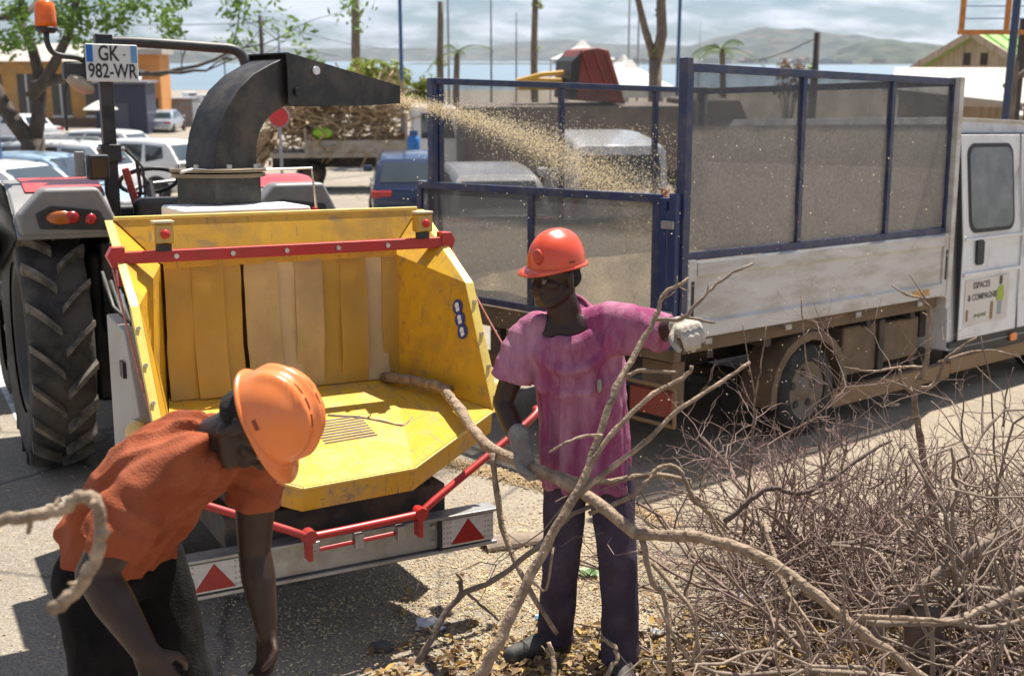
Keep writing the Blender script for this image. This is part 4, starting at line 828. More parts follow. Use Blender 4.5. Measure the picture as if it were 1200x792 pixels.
for side in (-1, 1):
    wh = MB().lathe([(.50, -w*.44), (.58, -w*.47), (.72, -w*.5), (.775, -w*.47), (.803, -w*.36), (r, -w*.1), (r, w*.1), (.803, w*.36), (.775, w*.47), (.72, w*.5), (.58, w*.47), (.50, w*.44)], 56, 'X').build('wheel', tyre_t, TR, smooth=True); wh.location = (side*.81, 0, r+.035)
    MB().lathe([(.001, side*.03), (.2, side*.03), (.24, side*-.02), (.42, side*-.05), (.46, side*.15), (.51, side*.16), (.51, -side*.16), (.44, -side*.15), (.001, -side*.1)], 32, 'X').build('rim', mat('rim_dark', (.05, .045, .04), .6), wh, smooth=True)
    for k in range(20):
        for s in (1, -1):
            l = bpy.data.objects.new('tread_lug', lug_mesh[s]); scene.collection.objects.link(l); l.parent = wh; l.rotation_euler = (6.2832*(k+(.5 if s < 0 else 0))/20, 0, 0)
    # fender: arch over the tyre with a flat rear light face
    x0, x1 = (-1.02, -.44) if side < 0 else (.40, 1.0); prof = []
    for k in range(11):
        a = math.radians(-46+k*12.2); prof.append((math.sin(a)*1.02, .885+math.cos(a)*(1.0 if abs(a) < .6 else .99)))
    inn = [(u*.96, .885+(v-.885)*.96) for u, v in reversed(prof)]
    MB().prism(prof+inn, x0, x1, lambda u, v, q: V((q, u, v))).build('fender', t_grey, TR, bevel=.02)
    MB().prism([(u*1.012, .885+(v-.885)*1.012) for u, v in prof[2:9]]+[(u*1.002, .885+(v-.885)*1.002) for u, v in reversed(prof[2:9])], x0+.10, x1-.01, lambda u, v, q: V((q, u, v))).build('fender_top', t_red, TR, bevel=.008)
    cx = (x0+x1)/2
    MB().prism([(x0+.02, 1.575), (x1-.02, 1.575), (x1-.0, 1.66), (x1-.10, 1.86), (x0+.16, 1.86), (x0+.01, 1.70)], -.74, -.56, lambda u, v, q: V((u, q, v))).build('fender_face', t_grey, TR, bevel=.03, seg=3)
    lf = MB().prism([(x0+.13, 1.62), (x1-.06, 1.60), (x1-.1, 1.72), (x0+.2, 1.755), (x0+.11, 1.71)], -.752, -.735, lambda u, v, q: V((u, q, v))).build('light_recess', t_blk, TR, bevel=.006)
    MB().ball((x0+.25, -.755, 1.685), (.085, .02, .042)).build('tail_light', mat('lamp_amber_dark', (.45, .12, .015), .25, coat=.4), lf, smooth=True); MB().ball((x0+.31, -.757, 1.685), (.05, .02, .038)).build('tail_light', lamp_red, lf, smooth=True); MB().ball((x0+.42, -.755, 1.672), (.035, .02, .035)).build('reflector', lamp_red, lf, smooth=True)
# body
MB().box(-.32, .32, -.35, 1.2, .55, 1.05).build('transmission', t_blk, TR, bevel=.05); MB().cyl((-.6, 0, .885), (.6, 0, .885), .16, 16).build('rear_axle', t_blk, TR)
MB().box(-.42, .42, -.1, .95, 1.06, 1.12).build('platform', t_blk, TR); MB().prism([(.95, .75), (2.9, .75), (2.95, 1.2), (2.7, 1.42), (.95, 1.58)], -.33, .33, lambda u, v, q: V((q, u, v))).build('bonnet', t_red, TR, bevel=.06, seg=3)
MB().box(-.36, .36, .78, .98, 1.12, 1.66).build('dashboard', t_blk, TR, bevel=.04); MB().box(-.3, .3, 1.1, 2.8, .5, .74).build('front_frame', t_blk, TR)
for s in (-1, 1):
    fw = MB().lathe([(.3, -.15), (.42, -.17), (.5, -.14), (.53, -.06), (.53, .06), (.5, .14), (.42, .17), (.3, .15)], 32, 'X').build('front_wheel', tyre_t, TR, smooth=True); fw.location = (s*.75, 2.15, .53); MB().lathe([(.001, s*.05), (.3, s*.1), (.31, -s*.1), (.001, -s*.1)], 20, 'X').build('rim', t_red, fw)
MB().cyl((-.7, 2.15, .53), (.7, 2.15, .53), .07, 10).build('front_axle', t_blk, TR)
seat = MB().box(-.25, .25, -.1, .38, 1.25, 1.38).build('seat', t_blk, TR, bevel=.04); MB().cbox((0, -.14, 1.55), (.46, .12, .42)).build('seat_back', t_blk, TR, bevel=.05)
MB().box(-.1, .1, .0, .3, 1.12, 1.25).build('seat_post', t_blk, TR)
Ms = Matrix.Translation((.02, .55, 1.84)) @ Matrix.Rotation(math.radians(-28), 4, 'X')
q = MB(); n = 28; q.tube([Ms @ V((.205*math.cos(6.2832*k/n), .205*math.sin(6.2832*k/n), 0)) for k in range(n+1)], .016, 8); sw = q.build('steering_wheel', t_blk, TR, smooth=True)
MB().cyl(Ms @ V((0, 0, -.005)), Ms @ V((0, 0, -.35)), .03, 10).build('column', t_blk, sw)
for a in (0, 2.1, 4.2): MB().tube([Ms @ V((0, 0, -.02)), Ms @ V((.2*math.cos(a), .2*math.sin(a), 0))], .011, 6).build('spoke', galv, sw)
MB().tube([(.17, -.2, 1.8), (.2, .15, 1.95), (.34, .2, 1.96), (.36, -.05, 1.9)], .025, 8).build('arm_rest', t_blk, TR, smooth=True)
# linkage at the back
for s in (-1, 1):
    MB().beam((s*.42, -.3, .75), (s*.45, -1.15, .62), .05, .09).build('lift_arm', t_blk, TR); MB().beam((s*.40, -.45, 1.15), (s*.44, -.7, .72), .04, .04).build('lift_rod', galv, TR)
MB().tube([(0, -.35, 1.15), (0, -.8, 1.05), (0, -1.2, 1.0)], .035, 8).build('top_link', t_blk, TR); MB().box(-.35, .3, -.62, -.36, .55, .85).build('hitch', t_blk, TR, bevel=.03); MB().cbox((-.36, -.66, .60), (.24, .18, .22)).build('battery_box', t_blk, TR, bevel=.03)
for k in range(5):
    a = V((-.3+.09*k, -.34, 1.2)); b = V((-.35+.12*k, -1.1, 1.15)); MB().tube([a, a.lerp(b, .5)+V((0, 0, -.16-.03*k)), b], .014, 6).build('hose', t_blk, TR, smooth=True)
MB().box(-.56, -.14, -.28, .35, .42, 1.42).build('machinery_filler', t_blk, TR, bevel=.05); MB().box(.14, .56, -.28, .35, .42, 1.42).build('machinery_filler', t_blk, TR, bevel=.05); MB().box(-.5, .5, -.36, -.29, .9, 1.5).build('rear_panel', t_blk, TR, bevel=.03)  # two plain boxes added as dark mass for machinery, covering bright ground
for k in range(4): MB().tube([(-.5+.05*k, -.4, 1.3-.06*k), (-.48+.06*k, -.62, 1.1-.1*k), (-.35+.1*k, -.8, .95)], .018, 6).build('hose', t_blk, TR, smooth=True)
# roll bar
xl, xr, zt = -.335, .62, 2.775
q = MB(); q.tube(curve_pts([(xl, 0, zt), (-.1, 0, zt+.005), (.35, 0, zt-.01), (xr-.08, 0, zt-.025), (xr-.015, 0, zt-.1), (xr, 0, zt-.25), (xr, 0, zt-.7), (xr, 0, 1.2)], 5), .036, 10); q.build('roll_bar', t_blk, TR, smooth=True)
MB().beam((xl, 0, 1.1), (xl, 0, 2.70), .085, .085, (0, 1, 0)).build('roll_post', t_blk, TR, bevel=.008); MB().cbox((xl+.0, 0, zt-.01), (.11, .1, .12)).build('roll_joint', t_blk, TR, bevel=.012); MB().cbox((xl, 0, 2.05), (.13, .14, .12)).build('roll_hinge', t_blk, TR, bevel=.01)
for dz in (-.03, .03): MB().cyl((xl-.09, -.04, 2.05+dz), (xl+.09, -.04, 2.05+dz), .014, 8).build('hinge_pin', chrome, TR)
MB().cbox((xr, 0, 2.52), (.12, .12, .12)).build('roll_joint', t_blk, TR, bevel=.012)
MB().tube([(xl+.08, .02, 2.1), (xl+.17, .0, 2.0), (xl+.19, .02, 1.8), (xl+.15, .1, 1.55)], .012, 6).build('cable', t_blk, TR); MB().tube([(xl+.1, .02, 2.1), (xl+.21, .0, 1.95), (xl+.22, .02, 1.75)], .009, 6).build('cable', t_blk, TR)
MB().beam((xl+.1, .05, 1.95), (xl+.22, .1, 1.5), .05, .03, (0, 1, 0)).build('grab_rail', t_red, TR, bevel=.01)
# number plate
pl = MB().box(-.465, -.135, -.085, -.07, 2.515, 2.755).build('number_plate', mat('plate_white', (.68, .67, .63), .45, var=.05), TR, bevel=.012)
MB().box(-.460, -.420, -.0885, -.0855, 2.64, 2.75).build('plate_band', mat('plate_blue', (.01, .14, .45), .4), pl); MB().box(-.180, -.140, -.0885, -.0855, 2.64, 2.75).build('plate_band', mat('plate_blue_pale', (.12, .3, .5), .4), pl)
plk = mat('plate_black', (.015, .015, .015), .5)
def plate_text(b, sz, x, z): text_part('lettering', b, sz, plk, pl, Matrix.Translation((x, -.0875, z)) @ Matrix.Rotation(math.pi/2, 4, 'X'), font_scale=(.80, 1.16))
plate_text('GK', .118, -.322, 2.692); plate_text('-', .06, -.222, 2.694); plate_text('982-WR', .111, -.300, 2.580)
MB().cbox((-.36, -.03, 2.62), (.2, .08, .16)).build('plate_bracket', t_blk, TR)
# beacon, mirror arm, work lamp
MB().tube(curve_pts([(-.40, -.03, 2.62), (-.50, -.03, 2.665), (-.60, -.03, 2.675), (-.66, -.03, 2.70), (-.685, -.03, 2.76), (-.685, -.03, 2.82)], 4), .018, 8).build('beacon_arm', t_blk, TR, smooth=True)
bc = MB().lathe([(.001, 2.815), (.05, 2.815), (.072, 2.835), (.072, 2.85), (.001, 2.85)], 20, 'Z', Matrix.Translation((-.685, -.03, 0))).build('beacon_base', t_blk, TR, smooth=True)
MB().lathe([(.001, 2.851), (.068, 2.851), (.066, 2.89), (.064, 2.96), (.055, 3.005), (.035, 3.015), (.001, 3.015)], 24, 'Z', Matrix.Translation((-.685, -.03, 0))).build('beacon_lens', mat('beacon_orange', (.80, .19, .015), .25, var=.3, scale=14, coat=.5, translucent=.35, stretch=(1, 1, .4)), bc, smooth=True)
MB().tube(curve_pts([(-.42, 0, 2.55), (-.52, -.02, 2.54), (-.59, -.02, 2.48), (-.60, -.02, 2.35), (-.60, -.02, 2.2)], 4), .010, 8).build('mirror_arm', t_blk, TR)
MB().ball((-.50, -.04, 2.50), (.10, .05, .05), M=Matrix.Rotation(.5, 3, 'Y')).build('work_lamp', mat('lamp_tan', (.35, .28, .2), .4), TR, smooth=True); MB().cbox((-.5, -.01, 2.58), (.2, .1, .12)).build('lamp_bracket', t_blk, TR, bevel=.02)
wl = MB().cbox((-.475, -.35, 1.97), (.13, .11, .16)).build('rear_lamp', t_blk, TR, bevel=.015); MB().cbox((-.475, -.408, 1.965), (.09, .006, .115)).build('lamp_lens', mat('lamp_lens_brown', (.09, .05, .02), .25), wl); MB().cbox((-.58, -.33, 1.99), (.06, .06, .16)).build('lamp_bracket', t_grey, wl, bevel=.01)

# ------------------------------------------------------------------ white double-cab tipper with mesh cage (local: x to the front, y to the far side)
navy_f = mat('cage_navy', (.026, .038, .098), .45, var=.2, scale=5, dirt=(.14, .12, .10), dirt_amt=.45, dscale=7); navy_b = mat('gate_post_blue', (.018, .034, .12), .4, var=.15, dirt=(.1, .1, .1), dirt_amt=.3)
w_paint = mat('truck_white', (.74, .73, .71), .4, var=.05, scale=2, dirt=(.36, .28, .19), dirt_amt=.5, dscale=3, coat=.25, dpow=(.5, .7)); w_board = mat('board_dusty_white', (.60, .57, .52), .55, var=.08, scale=2.5, dirt=(.34, .28, .20), dirt_amt=.6, dscale=4, rvar=.1, stretch=(.5, 1, 2))
dust = mat('dusty_brown_steel', (.16, .11, .065), .85, var=.3, scale=5, dirt=(.13, .085, .05), dirt_amt=.6, dscale=4); dust_l = mat('dusty_tan_sill', (.28, .18, .09), .85, var=.25, scale=5, dirt=(.2, .12, .06), dirt_amt=.5, dscale=5)
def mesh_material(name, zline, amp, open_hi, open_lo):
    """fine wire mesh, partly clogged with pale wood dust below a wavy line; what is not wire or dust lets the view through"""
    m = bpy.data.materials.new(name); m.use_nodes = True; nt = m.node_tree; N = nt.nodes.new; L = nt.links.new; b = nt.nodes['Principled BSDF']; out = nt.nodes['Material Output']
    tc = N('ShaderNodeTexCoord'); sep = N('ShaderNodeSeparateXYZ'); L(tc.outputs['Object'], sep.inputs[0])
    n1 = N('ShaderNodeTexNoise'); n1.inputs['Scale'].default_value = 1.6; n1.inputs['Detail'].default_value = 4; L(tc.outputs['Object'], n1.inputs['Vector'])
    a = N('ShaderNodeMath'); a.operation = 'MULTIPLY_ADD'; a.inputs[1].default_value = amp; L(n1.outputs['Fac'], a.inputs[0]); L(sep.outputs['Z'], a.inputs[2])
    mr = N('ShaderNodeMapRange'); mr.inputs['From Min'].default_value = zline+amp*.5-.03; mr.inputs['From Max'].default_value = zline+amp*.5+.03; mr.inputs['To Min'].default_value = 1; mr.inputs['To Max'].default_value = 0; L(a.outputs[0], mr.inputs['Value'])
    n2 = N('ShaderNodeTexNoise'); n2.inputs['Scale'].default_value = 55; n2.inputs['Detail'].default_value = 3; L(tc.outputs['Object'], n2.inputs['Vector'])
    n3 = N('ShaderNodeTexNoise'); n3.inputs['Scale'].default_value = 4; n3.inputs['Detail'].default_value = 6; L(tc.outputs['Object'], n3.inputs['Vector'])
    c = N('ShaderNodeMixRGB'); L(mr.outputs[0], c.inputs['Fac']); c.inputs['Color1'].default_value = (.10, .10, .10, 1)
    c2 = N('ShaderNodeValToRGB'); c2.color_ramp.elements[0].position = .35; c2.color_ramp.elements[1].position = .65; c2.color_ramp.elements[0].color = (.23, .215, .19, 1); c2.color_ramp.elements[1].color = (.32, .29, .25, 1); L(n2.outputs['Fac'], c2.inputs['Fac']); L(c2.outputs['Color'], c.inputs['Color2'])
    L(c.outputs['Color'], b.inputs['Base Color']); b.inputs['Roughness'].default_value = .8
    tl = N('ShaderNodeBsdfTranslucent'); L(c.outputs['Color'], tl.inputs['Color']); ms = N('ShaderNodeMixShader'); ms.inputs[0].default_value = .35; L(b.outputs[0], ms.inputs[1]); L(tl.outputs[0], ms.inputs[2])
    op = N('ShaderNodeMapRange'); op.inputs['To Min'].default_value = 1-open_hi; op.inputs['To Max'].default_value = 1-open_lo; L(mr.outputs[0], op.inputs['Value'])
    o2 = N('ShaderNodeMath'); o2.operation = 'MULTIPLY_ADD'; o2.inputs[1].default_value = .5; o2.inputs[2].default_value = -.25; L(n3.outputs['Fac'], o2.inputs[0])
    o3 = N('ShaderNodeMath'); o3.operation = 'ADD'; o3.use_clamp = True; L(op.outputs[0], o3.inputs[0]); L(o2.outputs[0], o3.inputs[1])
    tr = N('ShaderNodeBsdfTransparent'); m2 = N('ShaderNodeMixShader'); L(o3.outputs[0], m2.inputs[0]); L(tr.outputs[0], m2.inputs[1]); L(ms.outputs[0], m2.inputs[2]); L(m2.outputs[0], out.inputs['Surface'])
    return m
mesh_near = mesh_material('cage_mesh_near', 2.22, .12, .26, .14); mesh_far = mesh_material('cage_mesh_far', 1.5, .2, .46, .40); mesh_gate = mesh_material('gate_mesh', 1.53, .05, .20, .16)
TK = thing('tipper_truck', 'white double-cab tipper truck with tall blue mesh cage', 'truck', (1.10, 7.19, 0), .702)
Wd, Ln, zb, zf, zt, zg = 2.65, 3.18, .878, 1.40, 2.607, 1.805
MB().box(0, Ln, .03, Wd-.03, zb, zb+.05).build('bed_floor', dust, TK); MB().box(.03, Ln-.05, .04, Wd-.04, zb-.10, zb-.002).build('bed_subframe', dust, TK, bevel=.01)
for t_ in (.75, 1.78): MB().box(-.05, 6.0, t_, t_+.12, .48, zb-.105).build('chassis_rail', dark_st, TK)
MB().box(-.07, 0, .02, Wd-.02, zb-.14, zb+.02).build('rear_crossmember', dust, TK, bevel=.01)
for k in range(5): MB().box(.3+k*.62, .36+k*.62, .06, Wd-.06, .72, zb-.102).build('cross_bearer', dark_st, TK)
for s, y0 in ((1, 0), (-1, Wd)):
    prof = [(.0, zb+.005), (-.028, zb+.012), (-.028, zb+.105), (-.004, zb+.122), (-.004, zb+.40), (-.022, zb+.415), (-.022, zb+.495), (0, zb+.505), (.025, zb+.505), (.025, zb+.005)]
    ds = MB().prism(prof, .09, Ln-.10, lambda u, v, q: V((q, y0+s*u, v))).build('drop_side', w_board, TK, bevel=.004)
    for e in (0.0, Ln-.095):
        MB().box(e, e+.085, min(y0-s*.02, y0+s*.045), max(y0-s*.02, y0+s*.045), zb, zb+.515).build('board_post', w_board, TK, bevel=.008); MB().box(e+.03, e+.055, min(y0-s*.024, y0-s*.019), max(y0-s*.024, y0-s*.019), zb+.14, zb+.38).build('post_slot', black_pl, TK)
    for k in range(4): MB().cbox((.2+k*.85, y0-s*.02, zb-.02), (.07, .03, .04)).build('board_hinge', galv, TK, bevel=.005)
    MB().cbox((Ln-.42, y0-s*.029, zb+.06), (.24, .004, .05)).build('reflector_strip', lamp_amber if s < 0 else mat('reflector_faded', (.5, .27, .08), .5), TK)
    # cage
    posts = [0, 1.17, 2.27, Ln-.05] if s > 0 else [0, 1.30, 2.48, Ln-.05]
    yy = y0+s*.015
    MB().box(-.03, Ln, min(yy, yy+s*.05), max(yy, yy+s*.05), zf-.015, zf+.035).build('cage_bottom_rail', navy_f, TK, bevel=.004); MB().box(-.03, Ln, min(yy, yy+s*.05), max(yy, yy+s*.05), zt-.05, zt).build('cage_top_rail', navy_f, TK, bevel=.004)
    for p in posts: MB().box(p, p+.045, min(yy+s*.002, yy+s*.048), max(yy+s*.002, yy+s*.048), zf+.036, zt-.051).build('cage_post', navy_f, TK, bevel=.004)
    for a, b in zip(posts, posts[1:]):
        x0, x1 = a+.046, b-.001; q = MB(); nx_, nz_ = 10, 8; vs = []
        for j in range(nz_+1):
            for i in range(nx_+1): vs.append((x0+(x1-x0)*i/nx_, yy+s*(.03+.012*noise.noise(V((i*.7+a, j*.7, s)))), zf+.036+(zt-.051-zf-.036)*j/nz_))
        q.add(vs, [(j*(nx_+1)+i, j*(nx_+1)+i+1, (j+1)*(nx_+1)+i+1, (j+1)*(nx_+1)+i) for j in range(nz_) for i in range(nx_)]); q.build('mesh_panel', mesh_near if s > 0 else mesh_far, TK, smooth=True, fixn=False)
# tall near rear post, gate posts and gate
MB().box(-.06, -.005, -.02, .05, zb+.03, zt+.03).build('rear_post', navy_f, TK, bevel=.006); MB().box(-.06, -.005, Wd-.05, Wd+.02, zb+.03, zt).build('rear_post', navy_f, TK, bevel=.006)
MB().box(-.11, -.062, .0, .06, zb-.05, zg+.01).build('gate_post', navy_b, TK, bevel=.005); MB().box(-.10, -.062, .09, .15, zb-.02, zg-.02).build('gate_post', navy_b, TK, bevel=.005); MB().cyl((-.09, .075, zb), (-.09, .075, zg-.1), .014, 8).build('gate_rod', navy_b, TK)
for z in (1.05, 1.62): MB().cbox((-.115, .06, z), (.025, .1, .05)).build('gate_latch', galv, TK, bevel=.004)
gt = MB().box(-.10, -.062, .151, Wd+.12, zg-.055, zg).build('gate_top_rail', navy_f, TK, bevel=.004); MB().box(-.10, -.062, .151, Wd+.12, zb+.03, zb+.08).build('gate_bottom_rail', navy_f, TK, bevel=.004)
for p in (.152, 1.36, Wd+.06): MB().box(-.098, -.064, p, p+.06, zb+.081, zg-.056).build('gate_stile', navy_f, TK, bevel=.003)
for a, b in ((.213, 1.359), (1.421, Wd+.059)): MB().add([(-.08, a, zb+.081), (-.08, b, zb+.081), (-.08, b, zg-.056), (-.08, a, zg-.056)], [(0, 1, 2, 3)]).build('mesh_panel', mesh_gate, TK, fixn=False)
# headboard
MB().box(Ln-.03, Ln+.035, -.03, .06, zb-.1, zt+.01).build('headboard_post', w_board, TK, bevel=.006); MB().box(Ln-.03, Ln+.035, Wd-.06, Wd+.03, zb-.1, zt+.01).build('headboard_post', w_board, TK, bevel=.006)
MB().box(Ln-.02, Ln+.02, .061, Wd-.061, zb+.05, 1.9).build('headboard', w_board, TK, bevel=.005); MB().box(Ln-.02, Ln+.02, .061, Wd-.061, zt-.06, zt-.005).build('headboard_rail', navy_f, TK)
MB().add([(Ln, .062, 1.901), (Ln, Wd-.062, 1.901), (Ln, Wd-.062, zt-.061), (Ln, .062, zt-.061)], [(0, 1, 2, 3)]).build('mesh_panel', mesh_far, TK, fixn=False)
# rear lights in guard frames
for y0 in (-.02, Wd-.5):
    q = MB(); c = [(-.10, y0, .33), (-.10, y0+.46, .33), (-.10, y0+.46, .58), (-.10, y0, .58), (-.10, y0, .33)]
    for a, b in zip(c, c[1:]): q.tube([a, b], .014, 6)
    gf = q.build('light_guard', dust_l, TK); MB().box(-.08, -.02, y0+.05, y0+.42, .37, .54).build('tail_light', mat('lamp_red_dusty', (.28, .05, .035), .5, dirt=(.2, .13, .09), dirt_amt=.6), gf, bevel=.01); MB().box(-.02, .1, y0+.1, y0+.36, .4, .72).build('light_bracket', dust, gf)
MB().box(-.06, .0, .5, Wd-.5, .42, .54).build('underrun_bar', dust, TK, bevel=.01); MB().box(-.075, -.062, 1.1, 1.62, .58, .69).build('number_plate', white_p, TK); MB().box(-.06, 0, 1.0, 1.7, .55, .73).build('plate_panel', dust, TK)
# wheels, guards and side gear
for sx in (1.40, 5.15):
    for s, y0 in ((-1, .14), (1, Wd-.14)):
        wheel(TK, (sx, y0+(.0 if s < 0 else 0), .345), .345, .21, s, mat('rim_dusty', (.16, .13, .10), .6, dirt=(.18, .12, .07), dirt_amt=.6), holes=True)
        if sx < 2:
            prof = [(math.sin(math.radians(a))*.46, .345+math.cos(math.radians(a))*.44) for a in range(-100, 101, 20)]; inn = [(u*.93, .345+(v-.345)*.93) for u, v in reversed(prof)]
            MB().prism(prof+inn, y0-.12 if s < 0 else y0-.16, y0+.16 if s < 0 else y0+.12, lambda u, v, q: V((sx+u, q, v))).build('mudguard', dust, TK, bevel=.01)
            pf = prof+[(.42, .22), (.38, .22)]; MB().prism([(u, v) for u, v in prof]+[(u*.86, .345+(v-.345)*.86) for u, v in reversed(prof)], y0+s*.118, y0+s*.128, lambda u, v, q: V((sx+u, q, v))).build('mudguard_face', dust, TK)
MB().cyl((1.4, .2, .345), (1.4, Wd-.2, .345), .06, 10).build('rear_axle', dark_st, TK)
for y0, y1 in ((.05, .38), (Wd-.38, Wd-.05)):
    MB().box(1.92, 2.38, y0+.05, y1, .36, .74).build('tool_box', dust, TK, bevel=.02); MB().box(2.42, 2.98, y0+.05, y1, .40, .72).build('tool_box', dust, TK, bevel=.02); MB().box(2.36, 2.44, y0+.02, y1-.1, .34, .76).build('box_strap', dark_st, TK, bevel=.01)
    MB().box(1.72, 3.4, y0-.02, y0+.06, .16, .29).build('side_guard', dust_l, TK, bevel=.015); MB().box(3.401, 4.75, y0-.02, y0+.08, .19, .32).build('sill', dust_l, TK, bevel=.015)
    for x in (1.9, 2.9): MB().box(x, x+.05, y0+.061, y0+.1, .2, .5).build('guard_bracket', dark_st, TK)
# cab
cy0, cy1 = .03, Wd-.15; c0, c1 = 3.32, 6.15
outl = [(c0, .40), (4.72, .40), (4.78, .62), (4.95, .80), (5.18, .83), (5.42, .78), (5.56, .6), (5.60, .38), (6.1, .36), (6.18, .62), (6.12, .95), (5.72, 1.18), (5.15, 2.12), (4.95, 2.24), (4.6, 2.29), (c0+.05, 2.31), (c0, 2.25)]
def cab_ring(f, y): return [V((4.7+(u-4.7)*f, y, 1.3+(v-1.3)*f)) for u, v in outl]
def cab_pt(u, v, q): return V((u, q, v))
def tumble(v): return max(0, v-1.25)*.10
R = []
for f, k in ((.90, 0), (.975, .0), (1, .06)):
    R.append([V((4.7+(u-4.7)*(.985 if k == 0 and f < .95 else 1), cy0+k*.0+tumble(v)+(.05 if f == .90 else (.012 if f == .975 else 0.0))*(1 if v > .4 else .6), v if f == 1 else (1.3+(v-1.3)*(.97 if f == .90 else .993)))) for u, v in outl])
R.reverse(); R = R[::-1]
full = []
for ring in R: full.append(ring)
full2 = [[V((p.x, cy0+cy1-p.y, p.z)) for p in ring] for ring in R]
cb = MB().loft(full+full2[::-1]); cb.build('cab', w_paint, TK, smooth=False, bevel=.01)
def side_poly(name, poly, m_, y, th, bevel=.01, par=None, s=1):
    return MB().prism(poly, 0, th, lambda u, v, q: V((u, (y-q+tumble(v)) if s > 0 else (cy0+cy1-(y-q+tumble(v))), v))).build(name, m_, par or TK, bevel=bevel)
def rrect(x0, x1, z0, z1, r, n=5, lean=0):
    pts = []
    for cx, cz, a0 in ((x1-r, z0+r, -90), (x1-r, z1-r, 0), (x0+r, z1-r, 90), (x0+r, z0+r, 180)):
        for k in range(n+1):
            a = math.radians(a0+90*k/n); pts.append((cx+r*math.cos(a)+lean*(cz-z0), cz+r*math.sin(a)))
    return pts
for s in (1, -1):
    side_poly('door_seal', [(3.455, .455), (4.475, .455), (4.485, 1.3), (4.485, 2.185), (3.455, 2.185), (3.445, 1.3)], black_pl, cy0, .005, 0, s=s)
    dr = side_poly('rear_door', [(3.47, .47), (4.46, .47), (4.47, 1.3), (4.47, 2.17), (3.47, 2.17), (3.46, 1.3)], w_paint, cy0, .012, .006, s=s)
    side_poly('window_seal', rrect(3.55, 4.33, 1.36, 2.10, .11), black_pl, cy0-.0125, .006, .003, dr, s); side_poly('window', rrect(3.585, 4.295, 1.395, 2.065, .09), mat('cab_glass', (.12, .115, .10), .12, var=.35, scale=2.5, spec=.8, dirt=(.24, .22, .18), dirt_amt=.6, dscale=3), cy0-.019, .003, 0, dr, s)
    side_poly('door_handle', rrect(3.66, 3.78, 1.09, 1.30, .03, 3), black_pl, cy0-.0125, .02, .006, dr, s); side_poly('door_crease', [(3.48, 1.0), (4.45, 1.0), (4.45, 1.035), (3.48, 1.035)], w_paint, cy0-.0122, .016, .006, dr, s)
    side_poly('belt_trim', [(3.48, 1.30), (4.45, 1.30), (4.45, 1.325), (3.48, 1.325)], w_paint, cy0-.0122, .012, .005, dr, s)
    side_poly('door_seal', [(4.489, .455), (4.71, .455), (4.775, .65), (4.99, .845), (5.49, .845), (5.565, 1.1), (5.515, 1.3), (5.06, 2.115), (4.9, 2.185), (4.489, 2.185)], black_pl, cy0, .005, 0, s=s)
    fd = side_poly('front_door', [(4.50, .47), (4.70, .47), (4.76, .66), (4.98, .86), (5.48, .86), (5.55, 1.1), (5.50, 1.3), (5.05, 2.1), (4.9, 2.17), (4.50, 2.17)], w_paint, cy0, .012, .006, s=s)
    side_poly('window', [(4.58, 1.36), (5.40, 1.36), (5.02, 2.03), (4.88, 2.09), (4.58, 2.09)], car_glass, cy0-.0125, .005, .002, fd, s); side_poly('door_handle', rrect(4.62, 4.74, 1.09, 1.20, .03, 3), black_pl, cy0-.0125, .02, .006, fd, s)
    side_poly('side_marker', rrect(4.38, 4.50, .36, .43, .02, 3), lamp_amber, cy0+.001, .02, .005, s=s); side_poly('sill_trim', [(3.36, .32), (4.70, .32), (4.70, .46), (3.36, .46)], black_pl, cy0+.06, .055, .006, s=s)
    MB().cbox((5.35, (cy0-.16) if s > 0 else (cy1+.16), 1.45), (.12, .2, .34)).build('mirror', black_pl, TK, bevel=.03)
    MB().cbox((6.02, cy0+.32 if s > 0 else cy1-.32, .88), (.22, .38, .22)).build('headlight', lamp_clear, TK, bevel=.04)
    side_poly('wheel_arch_liner', [(5.18+.40*math.cos(math.radians(a)), .36+.42*math.sin(math.radians(a))) for a in range(0, 181, 15)], black_pl, cy0+.03, .02, 0, s=s)
MB().plate([(5.735, cy0+.12, 1.22), (5.735, cy1-.12, 1.22), (5.2, cy1-.25, 2.1), (5.2, cy0+.25, 2.1)], .02).build('windscreen', car_glass, TK); MB().box(6.05, 6.22, cy0+.1, cy1-.1, .34, .62).build('front_bumper', black_pl, TK, bevel=.05)
MB().box(c0-.10, c0-.005, cy0+.2, cy1-.2, .5, 2.0).build('cab_rear_gaiter', dark_st, TK)
# sticker on the door: pale panel, dark lettering, small figure
y_ = cy0-.0125
st_ = MB().prism([(3.53, .58), (4.28, .58), (4.28, .97), (3.53, .97)], 0, .0015, lambda u, v, q: V((u, y_-q, v))).build('door_sticker', mat('sticker_white', (.66, .63, .57), .5, var=.06, dirt=(.45, .36, .25), dirt_amt=.4), TK)
Mtx = lambda x, z: Matrix.Translation((x, y_-.003, z)) @ Matrix.Rotation(math.pi/2, 4, 'X')
ink = mat('sticker_ink', (.07, .06, .05), .6)
text_part('lettering', 'ESPACES', .075, ink, st_, Mtx(3.80, .915)); text_part('lettering', '& COMPAGNIE', .075, ink, st_, Mtx(3.83, .815)); text_part('lettering', 'propreté', .055, mat('sticker_ink_green', (.2, .24, .1), .6), st_, Mtx(3.80, .66))
q = MB(); z0 = y_-.0035
def flat(poly, m_, nm): return MB().prism(poly, 0, .0012, lambda u, v, q: V((u, y_-.002-q, v))).build(nm, m_, st_)
flat(rrect(4.10, 4.16, .89, .97, .028, 4), ink, 'figure_head'); flat([(4.08, .75), (4.18, .75), (4.20, .80), (4.18, .885), (4.09, .885), (4.05, .80)], mat('figure_green', (.35, .45, .06), .6), 'figure_vest'); flat([(4.095, .63), (4.165, .63), (4.17, .749), (4.09, .749)], mat('figure_grey', (.3, .33, .38), .6), 'figure_legs')
